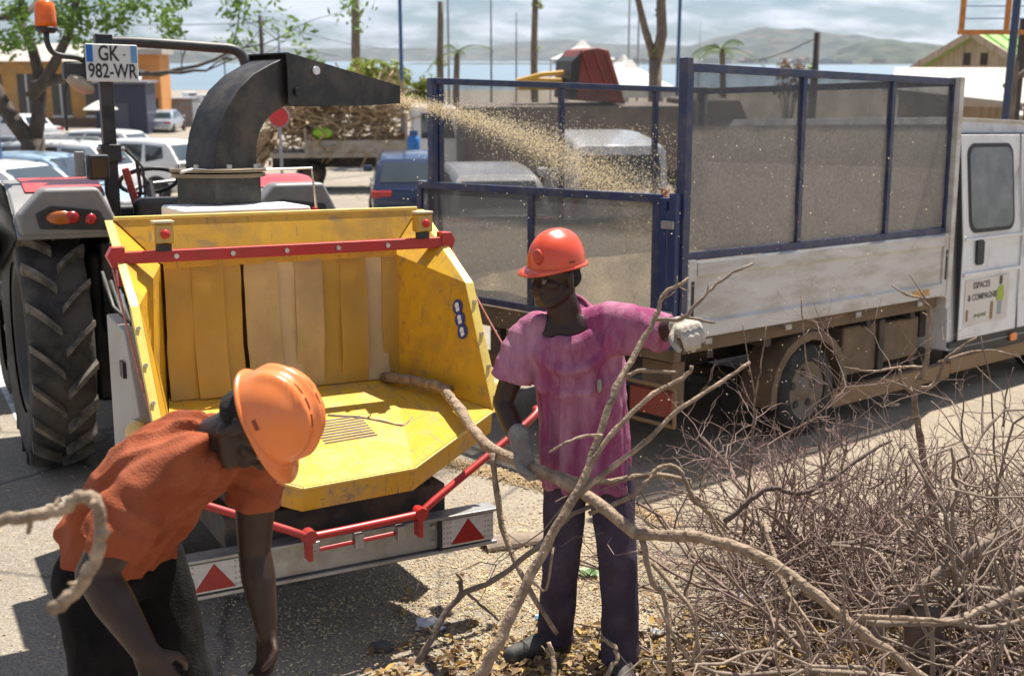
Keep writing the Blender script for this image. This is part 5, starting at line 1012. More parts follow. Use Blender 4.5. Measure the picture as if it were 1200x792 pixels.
flat(rrect(3.97, 4.02, .60, .76, .02, 3), mat('figure_brown', (.25, .15, .08), .6), 'figure_bin'); flat(rrect(3.56, 3.60, .62, .72, .015, 3), mat('figure_brown', (.25, .15, .08), .6), 'figure_bin')

# ------------------------------------------------------------------ people: continuous bodies grown from joints, clothing as children
def capsule(m, a, b, r0, r1, n=14):
    a, b = V(a), V(b); d = (b-a); L = d.length; d.normalize(); pts = []; rad = []
    for k in range(4): th = math.pi/2*k/4; pts.append(a-d*r0*math.cos(th)); rad.append(max(.0006, r0*math.sin(th)))
    pts.append(a); rad.append(r0); pts.append(b); rad.append(r1)
    for k in range(1, 5): th = math.pi/2*k/4; pts.append(b+d*r1*math.sin(th)); rad.append(max(.0006, r1*math.cos(th)))
    m.tube(pts, rad, n)
def chain(m, pts, rad):
    for i in range(len(pts)-1): capsule(m, pts[i], pts[i+1], rad[i], rad[i+1])
def rings(m, lst, n=24, p=2.3):
    """lst of (centre, half-width vector, half-depth vector): rounded-oval sections"""
    R = []
    for c, a, b in lst:
        c, a, b = V(c), V(a), V(b); ring = []
        for k in range(n):
            th = 2*math.pi*k/n; x, y = math.cos(th), math.sin(th)
            ring.append(c+a*(math.copysign(abs(x)**(2/p), x))+b*(math.copysign(abs(y)**(2/p), y)))
        R.append(ring)
    m.loft(R)
def blob(name, mb, m_, parent, voxel=.006, smooth=6, disp=None, off=None):
    me = mb.mesh(name); bmn = bmesh.new(); bmn.from_mesh(me); bmesh.ops.recalc_face_normals(bmn, faces=bmn.faces); bmn.to_mesh(me); bmn.free()
    o = bpy.data.objects.new(name, me); scene.collection.objects.link(o)
    md = o.modifiers.new('r', 'REMESH'); md.mode = 'VOXEL'; md.voxel_size = voxel
    sm = o.modifiers.new('s', 'SMOOTH'); sm.factor = .5; sm.iterations = smooth
    dg = bpy.context.evaluated_depsgraph_get(); me2 = bpy.data.meshes.new_from_object(o.evaluated_get(dg)); bpy.data.objects.remove(o)
    me2.name = name
    if disp:
        nn = [v.normal.copy() for v in me2.vertices]
        for v, n in zip(me2.vertices, nn): v.co += n*disp(v.co)
    if off is not None:
        for v in me2.vertices: v.co -= off
    if disp:
        o3 = bpy.data.objects.new('tmp', me2); scene.collection.objects.link(o3); sm = o3.modifiers.new('s', 'SMOOTH'); sm.factor = .5; sm.iterations = 3
        me3 = bpy.data.meshes.new_from_object(o3.evaluated_get(bpy.context.evaluated_depsgraph_get())); bpy.data.objects.remove(o3); me2 = me3; me2.name = name
    me2.materials.clear(); me2.polygons.foreach_set('use_smooth', [True]*len(me2.polygons)); return link(name, me2, m_, parent)
def hand(m, wrist, d, palm_n, thumb_side, k=1.0, curl=(.5, .6, .5), fat=1.0, spread=.06):
    """palm and five separate bent fingers; d = wrist to knuckles, palm_n = way the palm faces, thumb_side = towards the thumb"""
    d = V(d).normalized(); pn = V(palm_n); pn = (pn-d*pn.dot(d)).normalized(); ts = V(thumb_side); ts = (ts-d*ts.dot(d)-pn*ts.dot(pn)).normalized(); w = V(wrist)
    capsule(m, w-d*.03*k, w+d*.02*k, .026*k*fat, .027*k*fat)
    for q in (-.028, -.010, .010, .028): capsule(m, w+d*.015*k+ts*q*.7*k, w+d*.085*k+ts*q*k, .017*k*fat, .0145*k*fat)
    for i, (q, L) in enumerate(((.031, .078), (.0105, .088), (-.0105, .082), (-.031, .064))):
        p = w+d*.088*k+ts*q*k; dd = (d+ts*q*spread*20*.1).normalized(); a = 0
        for j, f in enumerate((.45, .31, .24)):
            a += curl[j]; dr = (dd*math.cos(a)+pn*math.sin(a)); p2 = p+dr*L*f*k; capsule(m, p, p2, (.0098-.0008*j)*k*fat, (.0092-.0010*j)*k*fat, 10); p = p2
    p = w+d*.028*k+ts*.028*k; dr = (d*.62+ts*.72+pn*.35).normalized(); p2 = p+dr*.042*k; capsule(m, p, p2, .0145*k*fat, .0115*k*fat, 10)
    dr2 = (d*.75+ts*.12+pn*.75).normalized(); p3 = p2+dr2*.034*k; capsule(m, p2, p3, .0112*k*fat, .0102*k*fat, 10); dr3 = (d*.7-ts*.25+pn*.7).normalized(); capsule(m, p3, p3+dr3*.026*k, .010*k*fat, .0082*k*fat, 10)
def head(m, c, f, up, k=1.0):
    """skull, jaw, brow, nose, lips, ears"""
    f = V(f).normalized(); up = V(up); up = (up-f*up.dot(f)).normalized(); s = up.cross(f); M = Matrix((f, s, up)).transposed(); c = V(c)
    P = lambda x, y, z: c+M @ (V((x, y, z))*k)
    m.ball(P(-.012, 0, .035), V((.098, .077, .098))*k, 20, 14, M); m.ball(P(.012, 0, -.035), V((.078, .062, .085))*k, 18, 12, M)
    capsule(m, P(.058, -.025, -.092), P(.058, .025, -.092), .023*k, .023*k); capsule(m, P(.05, -.035, -.088), P(-.02, -.058, -.045), .022*k, .024*k); capsule(m, P(.05, .035, -.088), P(-.02, .058, -.045), .022*k, .024*k)
    capsule(m, P(.082, -.035, .022), P(.082, .035, .022), .015*k, .015*k)
    capsule(m, P(.086, 0, .008), P(.106, 0, -.026), .011*k, .015*k); capsule(m, P(.095, -.016, -.03), P(.095, .016, -.03), .010*k, .010*k)
    capsule(m, P(.088, -.020, -.056), P(.088, .020, -.056), .0095*k, .0095*k); capsule(m, P(.084, -.018, -.068), P(.084, .018, -.068), .010*k, .010*k)
    for q in (-1, 1):
        m.ball(P(-.012, q*.080, -.005), V((.018, .008, .032))*k, 12, 8, M); capsule(m, P(.062, q*.042, -.012), P(.048, q*.052, -.018), .018*k, .018*k)
    return P, M
skin = mat('dark_skin', (.038, .019, .0115), .48, var=.22, scale=11, spec=.35, bump=.05, bscale=60, dirt=(.06, .036, .025), dirt_amt=.35, dscale=14)
def hard_hat(parent, c, f, up, m_, off, k=1.0, style=0):
    f = V(f).normalized(); up = V(up); up = (up-f*up.dot(f)).normalized(); s = up.cross(f); M = Matrix((f, s, up)).transposed().to_4x4(); M.translation = V(c)-off
    q = MB(); nu, nv = 64, 16; vs = []
    a, b, h = .138*k, .113*k, .150*k
    for j in range(nv+1):
        ph = math.pi/2*j/nv; cr = math.sin(ph)**.92 if j else 0; z = h*math.cos(ph)**.86
        for i in range(nu):
            th = 2*math.pi*i/nu; x, y = a*cr*math.cos(th), b*cr*math.sin(th); bump = 0
            if z > .03*k:
                env = min(1, (z-.03*k)/(.04*k))
                if style == 0: bump = .006*math.exp(-(y/.03)**4)*env
                else: bump = (.010*math.exp(-(abs(y)-.0)**2/.00018)+.010*math.exp(-((abs(y)-.050)**2)/.00012))*env
            sc = 1+bump/.12; vs.append(M @ V((x*sc, y*sc, z*sc if j < nv else 0)))
    q.add(vs, [(j*nu+i, (j+1)*nu+i, (j+1)*nu+(i+1) % nu, j*nu+(i+1) % nu) for j in range(nv) for i in range(nu)])
    # brim with thickness
    ri = []; bl = []
    for i in range(nu):
        th = 2*math.pi*i/nu; fr = max(0, math.cos(th)); ex = .008+.040*fr**2.2+.006*max(0, -math.cos(th))**3; dz = -.012*fr**2-.004
        ri.append((a*math.cos(th), b*math.sin(th), 0)); bl.append(((a+ex)*math.cos(th), (b+ex*.9)*math.sin(th), dz))
    k0 = len(q.v); v2 = [M @ V(p) for p in ri]+[M @ V(p) for p in bl]+[M @ V((p[0], p[1], p[2]-.006)) for p in bl]+[M @ V((p[0]*.97, p[1]*.97, -.006)) for p in ri]
    q.add(v2, [(r*nu+i, (r+1)*nu+i, (r+1)*nu+(i+1) % nu, r*nu+(i+1) % nu) for r in range(3) for i in range(nu)])
    o = q.build('hard_hat', m_, parent, smooth=True)
    for y in (-1, 1):
        hb = MB().cbox((0, y*b*.985, .022*k), (.03*k, .004, .012*k)); hb.v = [tuple(M @ V(p)) for p in hb.v]; hb.build('ear_slot', mat('hat_slot', (.25, .04, .015), .5), o)
    if style == 1:
        for y in (-.032, .032):
            for e in range(3):
                pts = []
                for u in range(5):
                    x = -.055+e*.045+u*.008; rr_ = 1-(x/a)**2-(y/b)**2; pts.append(M @ V((x, y, h*max(0, rr_)**.43+.0035)))
                MB().tube(pts, .0028, 6).build('vent_slot', mat('hat_vent', (.22, .05, .01), .6), o)
    else:
        vb = MB(); vb.ball(M @ V((a*.90, b*.28, h*.36)), (.012, .028, .032), M=M.to_3x3()); vb.build('logo_recess', mat('hat_recess', (.42, .05, .02), .5), o, smooth=True)
    return o
cloth = lambda n, c, **k: mat(n, c, .92, var=k.pop('var', .16), scale=k.pop('scale', 9), bump=.35, bscale=k.pop('bscale', 160), spec=.15, **k)
def folds(fx, fy, fz, amp, seed=0):
    def f(p):
        n = noise.noise(V((p.x*fx+seed, p.y*fy, p.z*fz))); r = 1-abs(noise.noise(V((p.x*fx*1.7+seed+5, p.y*fy*1.7, p.z*fz*1.5))))*2
        return amp*(n*.8+r*.5)
    return f
# ---- worker in the purple shirt
P1 = thing('person', 'worker in a faded magenta shirt, purple trousers and red-orange helmet holding branches', 'person', (.31, 4.45, 0)); o1 = V((.31, 4.45, 0))
m = MB()
fdir = V((-.80, -.58, -.10)); hc = V((.165, 4.36, 1.645)); Pf, Mh = head(m, hc, fdir, (.03, 0, 1), 1.0)
chain(m, [(.18, 4.38, 1.58), (.215, 4.41, 1.46)], [.062, .07])
SR, ER, WR = V((.055, 4.44, 1.40)), V((-.035, 4.43, 1.135)), V((.035, 4.30, .985)); SL, EL, WL = V((.40, 4.37, 1.475)), V((.575, 4.25, 1.455)), V((.612, 4.05, 1.505))
chain(m, [SR, SR.lerp(ER, .5), ER, ER.lerp(WR, .35), WR], [.058, .050, .042, .044, .029]); chain(m, [SL, SL.lerp(EL, .5), EL, EL.lerp(WL, .35), WL], [.058, .050, .043, .044, .029])
rings(m, [((.30, 4.46, .86), (.16, 0, 0), (0, .10, 0)), ((.29, 4.45, 1.05), (.145, 0, 0), (0, .095, 0)), ((.26, 4.44, 1.28), (.17, 0, .01), (0, .11, 0)), ((.235, 4.42, 1.44), (.15, 0, .03), (0, .09, 0)), ((.22, 4.41, 1.50), (.07, 0, 0), (0, .06, 0))])
HR, KR, AR = V((.225, 4.48, .90)), V((.200, 4.45, .50)), V((.185, 4.58, .10)); HL, KL, AL = V((.385, 4.44, .90)), V((.425, 4.37, .50)), V((.445, 4.40, .10))
chain(m, [HR, KR, AR], [.085, .058, .038]); chain(m, [HL, KL, AL], [.085, .058, .038])
hand(m, WR, (.25, -.1, -.8), (.6, -.5, .2), (-.3, -.8, -.1), .98, (.7, .9, .6)); hand(m, WL, (.10, -.85, .05), (.25, .1, -.9), (-.9, 0, .2), .98, (.7, .9, .6))
body = blob('body', m, skin, P1, .0055, 4, None, o1)
ew = mat('eye_white', (.16, .13, .11), .4); ek = mat('eye_dark', (.01, .008, .006), .2)
for q in (-1, 1):
    e = MB(); e.ball(Pf(.0775, q*.031, .0)-o1, .0125, 12, 8); eo = e.build('eye', ew, P1, smooth=True); e = MB(); e.ball(Pf(.0858, q*.031, 0)-o1, .0058, 10, 6); e.build('iris', ek, eo, smooth=True)
m = MB(); m.ball(Pf(-.016, 0, .040), V((.096, .079, .090)), 20, 12, Mh); m.ball(Pf(-.05, 0, -.01), V((.06, .07, .05)), 16, 10, Mh); blob('hair', m, mat('hair_black', (.012, .010, .009), .9, var=.3, scale=60, bump=.8, bscale=220), P1, .006, 2, None, o1)
# shirt: hangs from the shoulders, scooped neck, short sleeves
m = MB()
rings(m, [((.305, 4.44, .785), (.176, -.01, -.015), (.0, .138, .0)), ((.30, 4.44, .90), (.172, -.01, 0), (0, .135, 0)), ((.29, 4.44, 1.08), (.168, -.01, .0), (0, .132, 0)), ((.265, 4.43, 1.26), (.182, -.005, .012), (0, .132, 0)), ((.245, 4.42, 1.37), (.195, 0, .025), (0, .125, 0)), ((.235, 4.415, 1.445), (.165, 0, .035), (0, .10, .01)), ((.222, 4.41, 1.475), (.090, 0, .015), (0, .082, .075))], 28)
chain(m, [V((.10, 4.43, 1.435)), SR+V((.015, 0, .0))], [.07, .074]); chain(m, [V((.27, 4.41, 1.445)), V((.36, 4.39, 1.468))], [.062, .074]); chain(m, [V((.36, 4.39, 1.465)), SL+V((-.01, 0, .0))], [.07, .074])
d = (ER-SR).normalized(); m.tube([SR-d*.03, SR+d*.06, SR+d*.185], [.064, .079, .083], 20); d = (EL-SL).normalized(); m.tube([SL-d*.05, SL+d*.05, SL+d*.225+V((0, 0, -.010))], [.070, .075, .076], 20)
m.tube([SL+V((-.02, -.02, -.06)), SL+d*.10+V((0, -.02, -.075))], [.075, .045], 16)
magenta = cloth('shirt_magenta', (.27, .055, .13), dirt=(.52, .28, .35), dirt_amt=.85, dscale=4, dpow=(.42, .66), var=.2, scale=5, stretch=(1.6, 1.6, .45))  # faded cloth; the upright colour streaks also paint in lit pleats
def crease(t): return (.5+.5*math.sin(t))**2.2
def purp_disp(p):
    x, y, z = p; th = math.atan2(y-4.44, x-.27); n1 = noise.noise(V((x*3.5, y*3.5, z*2.2))); n2 = noise.noise(V((x*6+7, y*6, z*2.5)))
    low = max(0, min(1, (1.40-z)/.35)); inside = max(0, min(1, (.235-abs(x-.26))/.05))
    pl = crease(th*9+n1*3.2+z*1.2)*.034*(.4+.6*max(0, min(1, .5+n2*1.6)))+crease(th*19+n2*4-z*2.5)*.012
    rho = math.hypot(x-.235, z-1.52); phi = math.atan2(x-.235, 1.52-z)
    sw = crease(rho*62+n1*3+abs(phi)*1.2)*.028*math.exp(-((rho-.24)/.13)**2)*math.exp(-(phi/.75)**4)*(1 if y < 4.45 else 0)
    slv = crease((x*.6+z)*85+n2*5)*.005*(1-inside)
    return (pl-.014)*low*inside+sw+slv-(.004 if .815 < z < .822 else 0)+.0015*noise.noise(p*38)
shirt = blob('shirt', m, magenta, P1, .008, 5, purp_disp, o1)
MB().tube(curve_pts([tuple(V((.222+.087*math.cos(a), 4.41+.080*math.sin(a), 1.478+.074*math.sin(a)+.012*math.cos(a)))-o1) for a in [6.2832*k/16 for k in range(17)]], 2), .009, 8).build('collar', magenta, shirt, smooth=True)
MB().ball(V((.335, 4.285, 1.235))-o1, (.010, .004, .028)).build('pendant', mat('badge_pale', (.26, .25, .17), .4), shirt, smooth=True); MB().tube([V((.30, 4.33, 1.40))-o1, V((.325, 4.292, 1.28))-o1], .004, 5).build('pendant_cord', magenta, shirt)
m = MB()
rings(m, [((.305, 4.46, 1.0), (.155, 0, 0), (0, .105, 0)), ((.305, 4.465, .90), (.175, 0, 0), (0, .118, 0)), ((.305, 4.465, .82), (.178, 0, 0), (0, .115, 0))])
chain(m, [HR+V((0, 0, -.03)), HR.lerp(KR, .5), KR, KR.lerp(AR, .5)], [.094, .086, .075, .071]); m.tube([KR.lerp(AR, .4), AR+V((0, -.01, .02)), AR+V((0, -.01, -.03))], [.072, .075, .079], 18)
chain(m, [HL+V((0, 0, -.03)), HL.lerp(KL, .5), KL, KL.lerp(AL, .5)], [.094, .086, .077, .073]); m.tube([KL.lerp(AL, .4), AL+V((0, 0, .02)), AL+V((0, 0, -.05))], [.073, .077, .081], 18)
tro = cloth('trousers_plum', (.056, .042, .062), dirt=(.14, .105, .145), dirt_amt=.4, dscale=4, var=.25)
blob('trousers', m, tro, P1, .008, 5, folds(9, 9, 5, .011, 3), o1)
shoe_m = mat('shoe_black', (.03, .028, .026), .7, var=.3, dirt=(.13, .11, .09), dirt_amt=.5, dscale=12)
for A, toe in ((AR, V((.0, 4.47, .045))), (AL, V((.44, 4.19, .045)))):
    m = MB(); heel = A+(A-toe).normalized()*.05; heel.z = .05; mid = heel.lerp(toe, .55); capsule(m, V((A.x, A.y, .12)), V((A.x, A.y, .06)), .05, .052); chain(m, [heel, mid+V((0, 0, .012)), toe], [.045, .050, .038])
    sh_ = blob('shoe', m, shoe_m, P1, .006, 3, None, o1)
for v_ in [ch.data for ch in P1.children if ch.name.startswith('shoe')]:
    for q in v_.vertices: q.co.z = max(q.co.z, .002)
glove_m = cloth('glove_pale', (.50, .45, .38), dirt=(.28, .22, .17), dirt_amt=.6, dscale=14, bscale=220); glove_g = cloth('glove_grey', (.20, .18, .165), dirt=(.42, .38, .33), dirt_amt=.5, dscale=14, bscale=220)
m = MB(); hand(m, WL, (.10, -.85, .05), (.25, .1, -.9), (-.9, 0, .2), 1.02, (.7, .9, .6), 1.28); capsule(m, WL+V((-.005, .045, -.01)), WL, .040, .036); blob('glove', m, glove_m, P1, .004, 2, folds(40, 40, 40, .002), o1)
m = MB(); hand(m, WR, (.25, -.1, -.8), (.6, -.5, .2), (-.3, -.8, -.1), 1.02, (.7, .9, .6), 1.28); capsule(m, WR+V((-.01, .02, .05)), WR, .042, .037); blob('glove', m, glove_g, P1, .004, 2, folds(40, 40, 40, .002), o1)
hat_red = mat('hat_red_orange', (.72, .075, .025), .32, var=.10, scale=5, dirt=(.55, .16, .08), dirt_amt=.35, dscale=7, coat=.25)
hard_hat(P1, hc+V((.005, 0, .050)), fdir, (.08, .02, 1), hat_red, o1, .87, 0)
# ---- worker in the orange shirt, bending down
o2 = V((-1.15, 3.3, 0)); P2 = thing('person', 'worker in a rust orange t-shirt and orange helmet bending down beside the chipper', 'person', o2)
m = MB()
NB = V((-.815, 3.09, 1.345)); hc2 = V((-.705, 3.02, 1.405)); up2 = V((.86, -.22, .44)); f2 = V((.42, -.12, -.90)); Pf2, Mh2 = head(m, hc2, f2, up2, 1.02)
chain(m, [hc2+V((-.05, .02, -.015)), NB], [.064, .074])
S_R, E_R, W_R = (-0.999, 2.98, 1.234), (-1.12, 2.92, 1.022), (-0.979, 2.86, 0.83); S_L, E_L, W_L = (-0.765, 3.3, 1.211), (-0.785, 3.32, 0.936), (-0.747, 3.27, 0.71)
S_R, E_R, W_R, S_L, E_L, W_L = [V(q) for q in (S_R, E_R, W_R, S_L, E_L, W_L)]
chain(m, [S_R, S_R.lerp(E_R, .5), E_R, E_R.lerp(W_R, .35), W_R], [.072, .066, .054, .056, .036]); chain(m, [S_L, S_L.lerp(E_L, .5), E_L, E_L.lerp(W_L, .35), W_L], [.068, .060, .050, .053, .034])
PE = V((-1.205, 3.30, .95)); ax = (NB-PE); Lt = ax.length; ax.normalize(); lat = V((.50, .86, .08)).normalized(); lat = (lat-ax*lat.dot(ax)).normalized(); dep = ax.cross(lat)
def tr2(k, lift=0): return PE+ax*Lt*k+V((-.25, .1, .9)).normalized()*(.055*math.sin(math.pi*min(1, k*1.05))+lift)
rings(m, [(tr2(-.12), lat*.15, dep*.10), (tr2(.15), lat*.145, dep*.10), (tr2(.45), lat*.16, dep*.11), (tr2(.75), lat*.175, dep*.105), (tr2(.92), lat*.14, dep*.085), (tr2(1.0), lat*.07, dep*.06)])
H_R, K_R, A_R = V((-1.25, 3.22, .92)), V((-1.17, 3.10, .50)), V((-1.22, 3.16, .09)); H_L, K_L, A_L = V((-1.13, 3.38, .92)), V((-1.03, 3.34, .50)), V((-1.06, 3.46, .09))
chain(m, [H_R, K_R, A_R], [.09, .06, .04]); chain(m, [H_L, K_L, A_L], [.09, .06, .04])
hand(m, W_R, (.42, -.1, -.8), (-.2, .85, -.2), (.8, .2, .4), 1.08, (1.0, 1.25, .9)); hand(m, W_L, (.0, -.1, -1), (-.5, -.6, 0), (.6, -.6, 0), 1.05, (.35, .5, .4))
blob('body', m, skin, P2, .0055, 4, None, o2)
for q in (-1, 1):
    e = MB(); e.ball(Pf2(.0775, q*.031, .0)-o2, .0125, 12, 8); eo = e.build('eye', ew, P2, smooth=True); e = MB(); e.ball(Pf2(.0858, q*.031, 0)-o2, .0058, 10, 6); e.build('iris', ek, eo, smooth=True)
m = MB(); m.ball(Pf2(-.014, 0, .040), V((.098, .081, .092)), 20, 12, Mh2); m.ball(Pf2(-.05, 0, -.012), V((.062, .071, .052)), 16, 10, Mh2); blob('hair', m, MATS['hair_black'], P2, .006, 2, None, o2)
m = MB()
rings(m, [(tr2(-.02), lat*.190, dep*.145), (tr2(.15), lat*.186, dep*.145), (tr2(.45, .006), lat*.198, dep*.148), (tr2(.72, .008), lat*.212, dep*.135), (tr2(.88, .004), lat*.19, dep*.112), (tr2(.985), lat*.095, dep*.085)], 28)
chain(m, [NB-lat*.09-ax*.04, S_R], [.078, .084]); chain(m, [NB+lat*.09-ax*.04, S_L], [.078, .082])
d = (E_R-S_R).normalized(); m.tube([S_R-d*.05, S_R+d*.06, S_R+d*.175], [.072, .092, .096], 20); d = (E_L-S_L).normalized(); m.tube([S_L-d*.05, S_L+d*.05, S_L+d*.125], [.070, .082, .084], 20)
rust_c = cloth('shirt_rust_orange', (.27, .066, .028), dirt=(.37, .125, .065), dirt_amt=.45, dscale=5, var=.2, scale=6)
def rust_disp(p):
    u = (p-PE).dot(ax); w_ = (p-PE).dot(lat); d_ = (p-PE).dot(dep); th = math.atan2(d_, w_); n1 = noise.noise(p*4.5); n2 = noise.noise(p*7+V((9, 0, 0)))
    k = max(0, min(1, .55+n2*1.7)); nearsl = math.exp(-((p-S_R.lerp(E_R, .25)).length/.11)**4)+math.exp(-((p-S_L.lerp(E_L, .2)).length/.10)**4)
    body_f = crease(th*7+u*9+n1*3.5)*.026*k+crease(th*13-u*16+n2*4)*.011
    slv = crease((p-S_R).dot((E_R-S_R).normalized())*110+n1*5+w_*20)*.011
    return (body_f-.011)*(1-.8*min(1, nearsl))+slv*min(1, nearsl)+.0012*noise.noise(p*40)
blob('shirt', m, rust_c, P2, .008, 4, rust_disp, o2)
m = MB(); rings(m, [(tr2(.10), lat*.16, dep*.115), (tr2(0), lat*.178, dep*.125), (PE+V((-.005, 0, -.06)), lat*.185, V((.09, -.06, 0)).normalized()*.135), (PE+V((.005, 0, -.14)), lat*.18, V((.09, -.06, 0)).normalized()*.13)])
for H_, K_, A_ in ((H_R, K_R, A_R), (H_L, K_L, A_L)):
    chain(m, [H_+V((0, 0, -.02)), H_.lerp(K_, .5), K_, K_.lerp(A_, .5)], [.108, .100, .088, .082]); m.tube([K_.lerp(A_, .4), A_+V((0, 0, -.03))], [.083, .088], 18)
blob('trousers', m, cloth('trousers_black', (.009, .008, .0075), var=.3, dirt=(.028, .023, .02), dirt_amt=.35, dscale=6), P2, .008, 5, folds(9, 9, 6, .012, 8), o2)
for A_, toe in ((A_R, V((-1.02, 3.05, .045))), (A_L, V((-.87, 3.34, .045)))):
    m = MB(); heel = A_+(A_-toe).normalized()*.05; heel.z = .05; mid = heel.lerp(toe, .55); capsule(m, V((A_.x, A_.y, .12)), V((A_.x, A_.y, .06)), .05, .052); chain(m, [heel, mid+V((0, 0, .012)), toe], [.045, .050, .038]); sh_ = blob('shoe', m, shoe_m, P2, .006, 3, None, o2)
    for q in sh_.data.vertices: q.co.z = max(q.co.z, .002)
hat_or = mat('hat_orange', (.78, .19, .035), .30, var=.08, scale=5, dirt=(.6, .25, .1), dirt_amt=.3, dscale=8, coat=.3)
hard_hat(P2, hc2+up2.normalized()*.052, f2, up2, hat_or, o2, .98, 1)

# ------------------------------------------------------------------ cut branches, brush pile, litter, flying chips
wood_l = mat('branch_pale', (.33, .24, .16), .88, var=.45, scale=16, dirt=(.15, .10, .065), dirt_amt=.75, dscale=15, bump=.8, bscale=60)
wood_g = mat('branch_grey', (.25, .19, .14), .88, var=.35, scale=9, dirt=(.13, .09, .065), dirt_amt=.6, dscale=7, bump=.3, bscale=60)
wood_d = mat('branch_dark', (.13, .095, .072), .9, var=.35, scale=9, dirt=(.24, .18, .13), dirt_amt=.4, dscale=7, bump=.3, bscale=60)
twig_m = mat('twig_purple_brown', (.20, .138, .11), .9, var=.45, scale=3.5, dirt=(.30, .21, .15), dirt_amt=.6, dscale=3)
def knobbly(pts, r0, r1, rr, n=5, wob=.0022):
    c = curve_pts(pts, n); N_ = len(c); out = []; rad = []
    for i, p in enumerate(c):
        u = i/(N_-1); out.append(p+V((rr.gauss(0, wob), rr.gauss(0, wob), rr.gauss(0, wob)))); rad.append((r0+(r1-r0)*u)*(1+.05*math.sin(i*2.1)+rr.gauss(0, .03)+(.13 if i % n == 0 and 0 < i < N_-1 else 0)))
    return out, rad
def branch(label, m_, main, r0, r1, subs=(), seed=1, group=None):
    rr = random.Random(seed); b = V(main[0]); o = thing('cut_branch', label, 'branch', b, 0, group)
    c, rad = knobbly([V(p)-b for p in main], r0, r1, rr); MB().tube(c, rad, 9).build('stem', m_, o, smooth=True)
    for k in range(max(2, len(c)//9)):           # snapped-off spurs
        i = rr.randrange(2, len(c)-2); d_ = (c[i+1]-c[i]).cross(V((rr.gauss(0, 1), rr.gauss(0, 1), rr.gauss(0, 1)))).normalized()+(c[i+1]-c[i]).normalized()*.5; L_ = rr.uniform(.012, .05)
        MB().tube([c[i], c[i]+d_*L_*.6, c[i]+d_*L_+V((0, 0, .005))], [rad[i]*.5, rad[i]*.36, rad[i]*.22], 6).build('spur', m_, o, smooth=True)
    for pts, a0, a1 in subs:
        c, rad = knobbly([V(p)-b for p in pts], a0, a1, rr, 4, .0015); MB().tube(c, rad, 7).build('side_shoot', m_, o, smooth=True)
    return o
branch('long crooked branch held in the grey glove and fed into the yellow tray', wood_l,
  [(-0.642, 5.62, 0.981), (-0.359, 5.35, 0.997), (-0.232, 5.05, 0.945), (-0.109, 4.7, 0.883), (0.073, 4.28, 0.917), (0.209, 4.15, 0.889), (0.327, 4.0, 0.852), (0.445, 3.9, 0.778)], .026, .021,
  [([(-0.359, 5.35, 0.997), (-0.286, 5.36, 0.982)], .018, .014), ([(-0.077, 4.55, 0.895), (-0.059, 4.5, 0.729), (-0.028, 4.45, 0.564), (0.069, 4.35, 0.385), (0.178, 4.3, 0.218)], .014, .010), ([(0.131, 4.22, 0.915), (0.325, 4.2, 0.877), (0.526, 4.25, 0.892), (0.693, 4.3, 0.856)], .014, .009), ([(0.693, 4.3, 0.856), (0.708, 4.3, 0.776), (0.77, 4.3, 0.724), (0.839, 4.3, 0.647)], .009, .005)], 3)
branch('stout pale branch running from under the worker down into the brush pile', wood_l,
  [(0.445, 3.9, 0.778), (0.602, 3.85, 0.79), (0.758, 3.8, 0.777), (0.886, 3.7, 0.747), (1.023, 3.6, 0.666), (1.155, 3.55, 0.568), (1.373, 3.5, 0.412)], .021, .016,
  [([(0.463, 3.9, 0.765), (0.5, 3.85, 0.624), (0.547, 3.85, 0.56), (0.559, 3.8, 0.389), (0.56, 3.8, 0.259)], .012, .008), ([(0.502, 3.88, 0.676), (0.575, 3.84, 0.596), (0.638, 3.8, 0.518), (0.666, 3.75, 0.31)], .010, .006), ([(1.141, 3.56, 0.617), (1.311, 3.6, 0.594), (1.483, 3.6, 0.581), (1.587, 3.65, 0.608)], .010, .006)], 5)
branch('upright pale branch leaning across the magenta shirt to the raised glove', wood_l,
  [(-0.114, 3.55, 0.386), (-0.048, 3.58, 0.509), (0.006, 3.62, 0.612), (0.115, 3.68, 0.815), (0.208, 3.72, 0.967), (0.291, 3.78, 1.145), (0.357, 3.84, 1.325), (0.429, 3.9, 1.432), (0.506, 3.95, 1.574), (0.53, 3.96, 1.633), (0.613, 3.97, 1.686)], .021, .006,
  [([(0.208, 3.72, 0.967), (0.348, 3.75, 1.078), (0.465, 3.78, 1.16), (0.567, 3.8, 1.259), (0.719, 3.85, 1.344), (0.827, 3.9, 1.405)], .010, .006), ([(0.261, 3.75, 1.078), (0.348, 3.78, 1.19), (0.481, 3.82, 1.308), (0.587, 3.85, 1.359), (0.622, 3.86, 1.401)], .010, .007), ([(0.391, 3.86, 1.365), (0.456, 3.87, 1.381), (0.576, 3.88, 1.373)], .008, .005), ([(0.304, 3.76, 1.18), (0.23, 3.74, 1.179), (0.172, 3.72, 1.161), (0.123, 3.72, 1.132)], .006, .004), ([(0.063, 3.65, 0.706), (0.115, 3.66, 0.671), (0.139, 3.7, 0.808)], .005, .004)], 7)
branch('thin branch gripped in the raised pale glove', wood_g, [(0.498, 4.0, 1.536), (0.596, 3.95, 1.553), (0.654, 3.95, 1.614), (0.732, 3.98, 1.682), (0.844, 4.0, 1.739)], .008, .005, [([(0.59, 3.95, 1.559), (0.671, 3.95, 1.541), (0.71, 3.95, 1.532)], .006, .004)], 9)
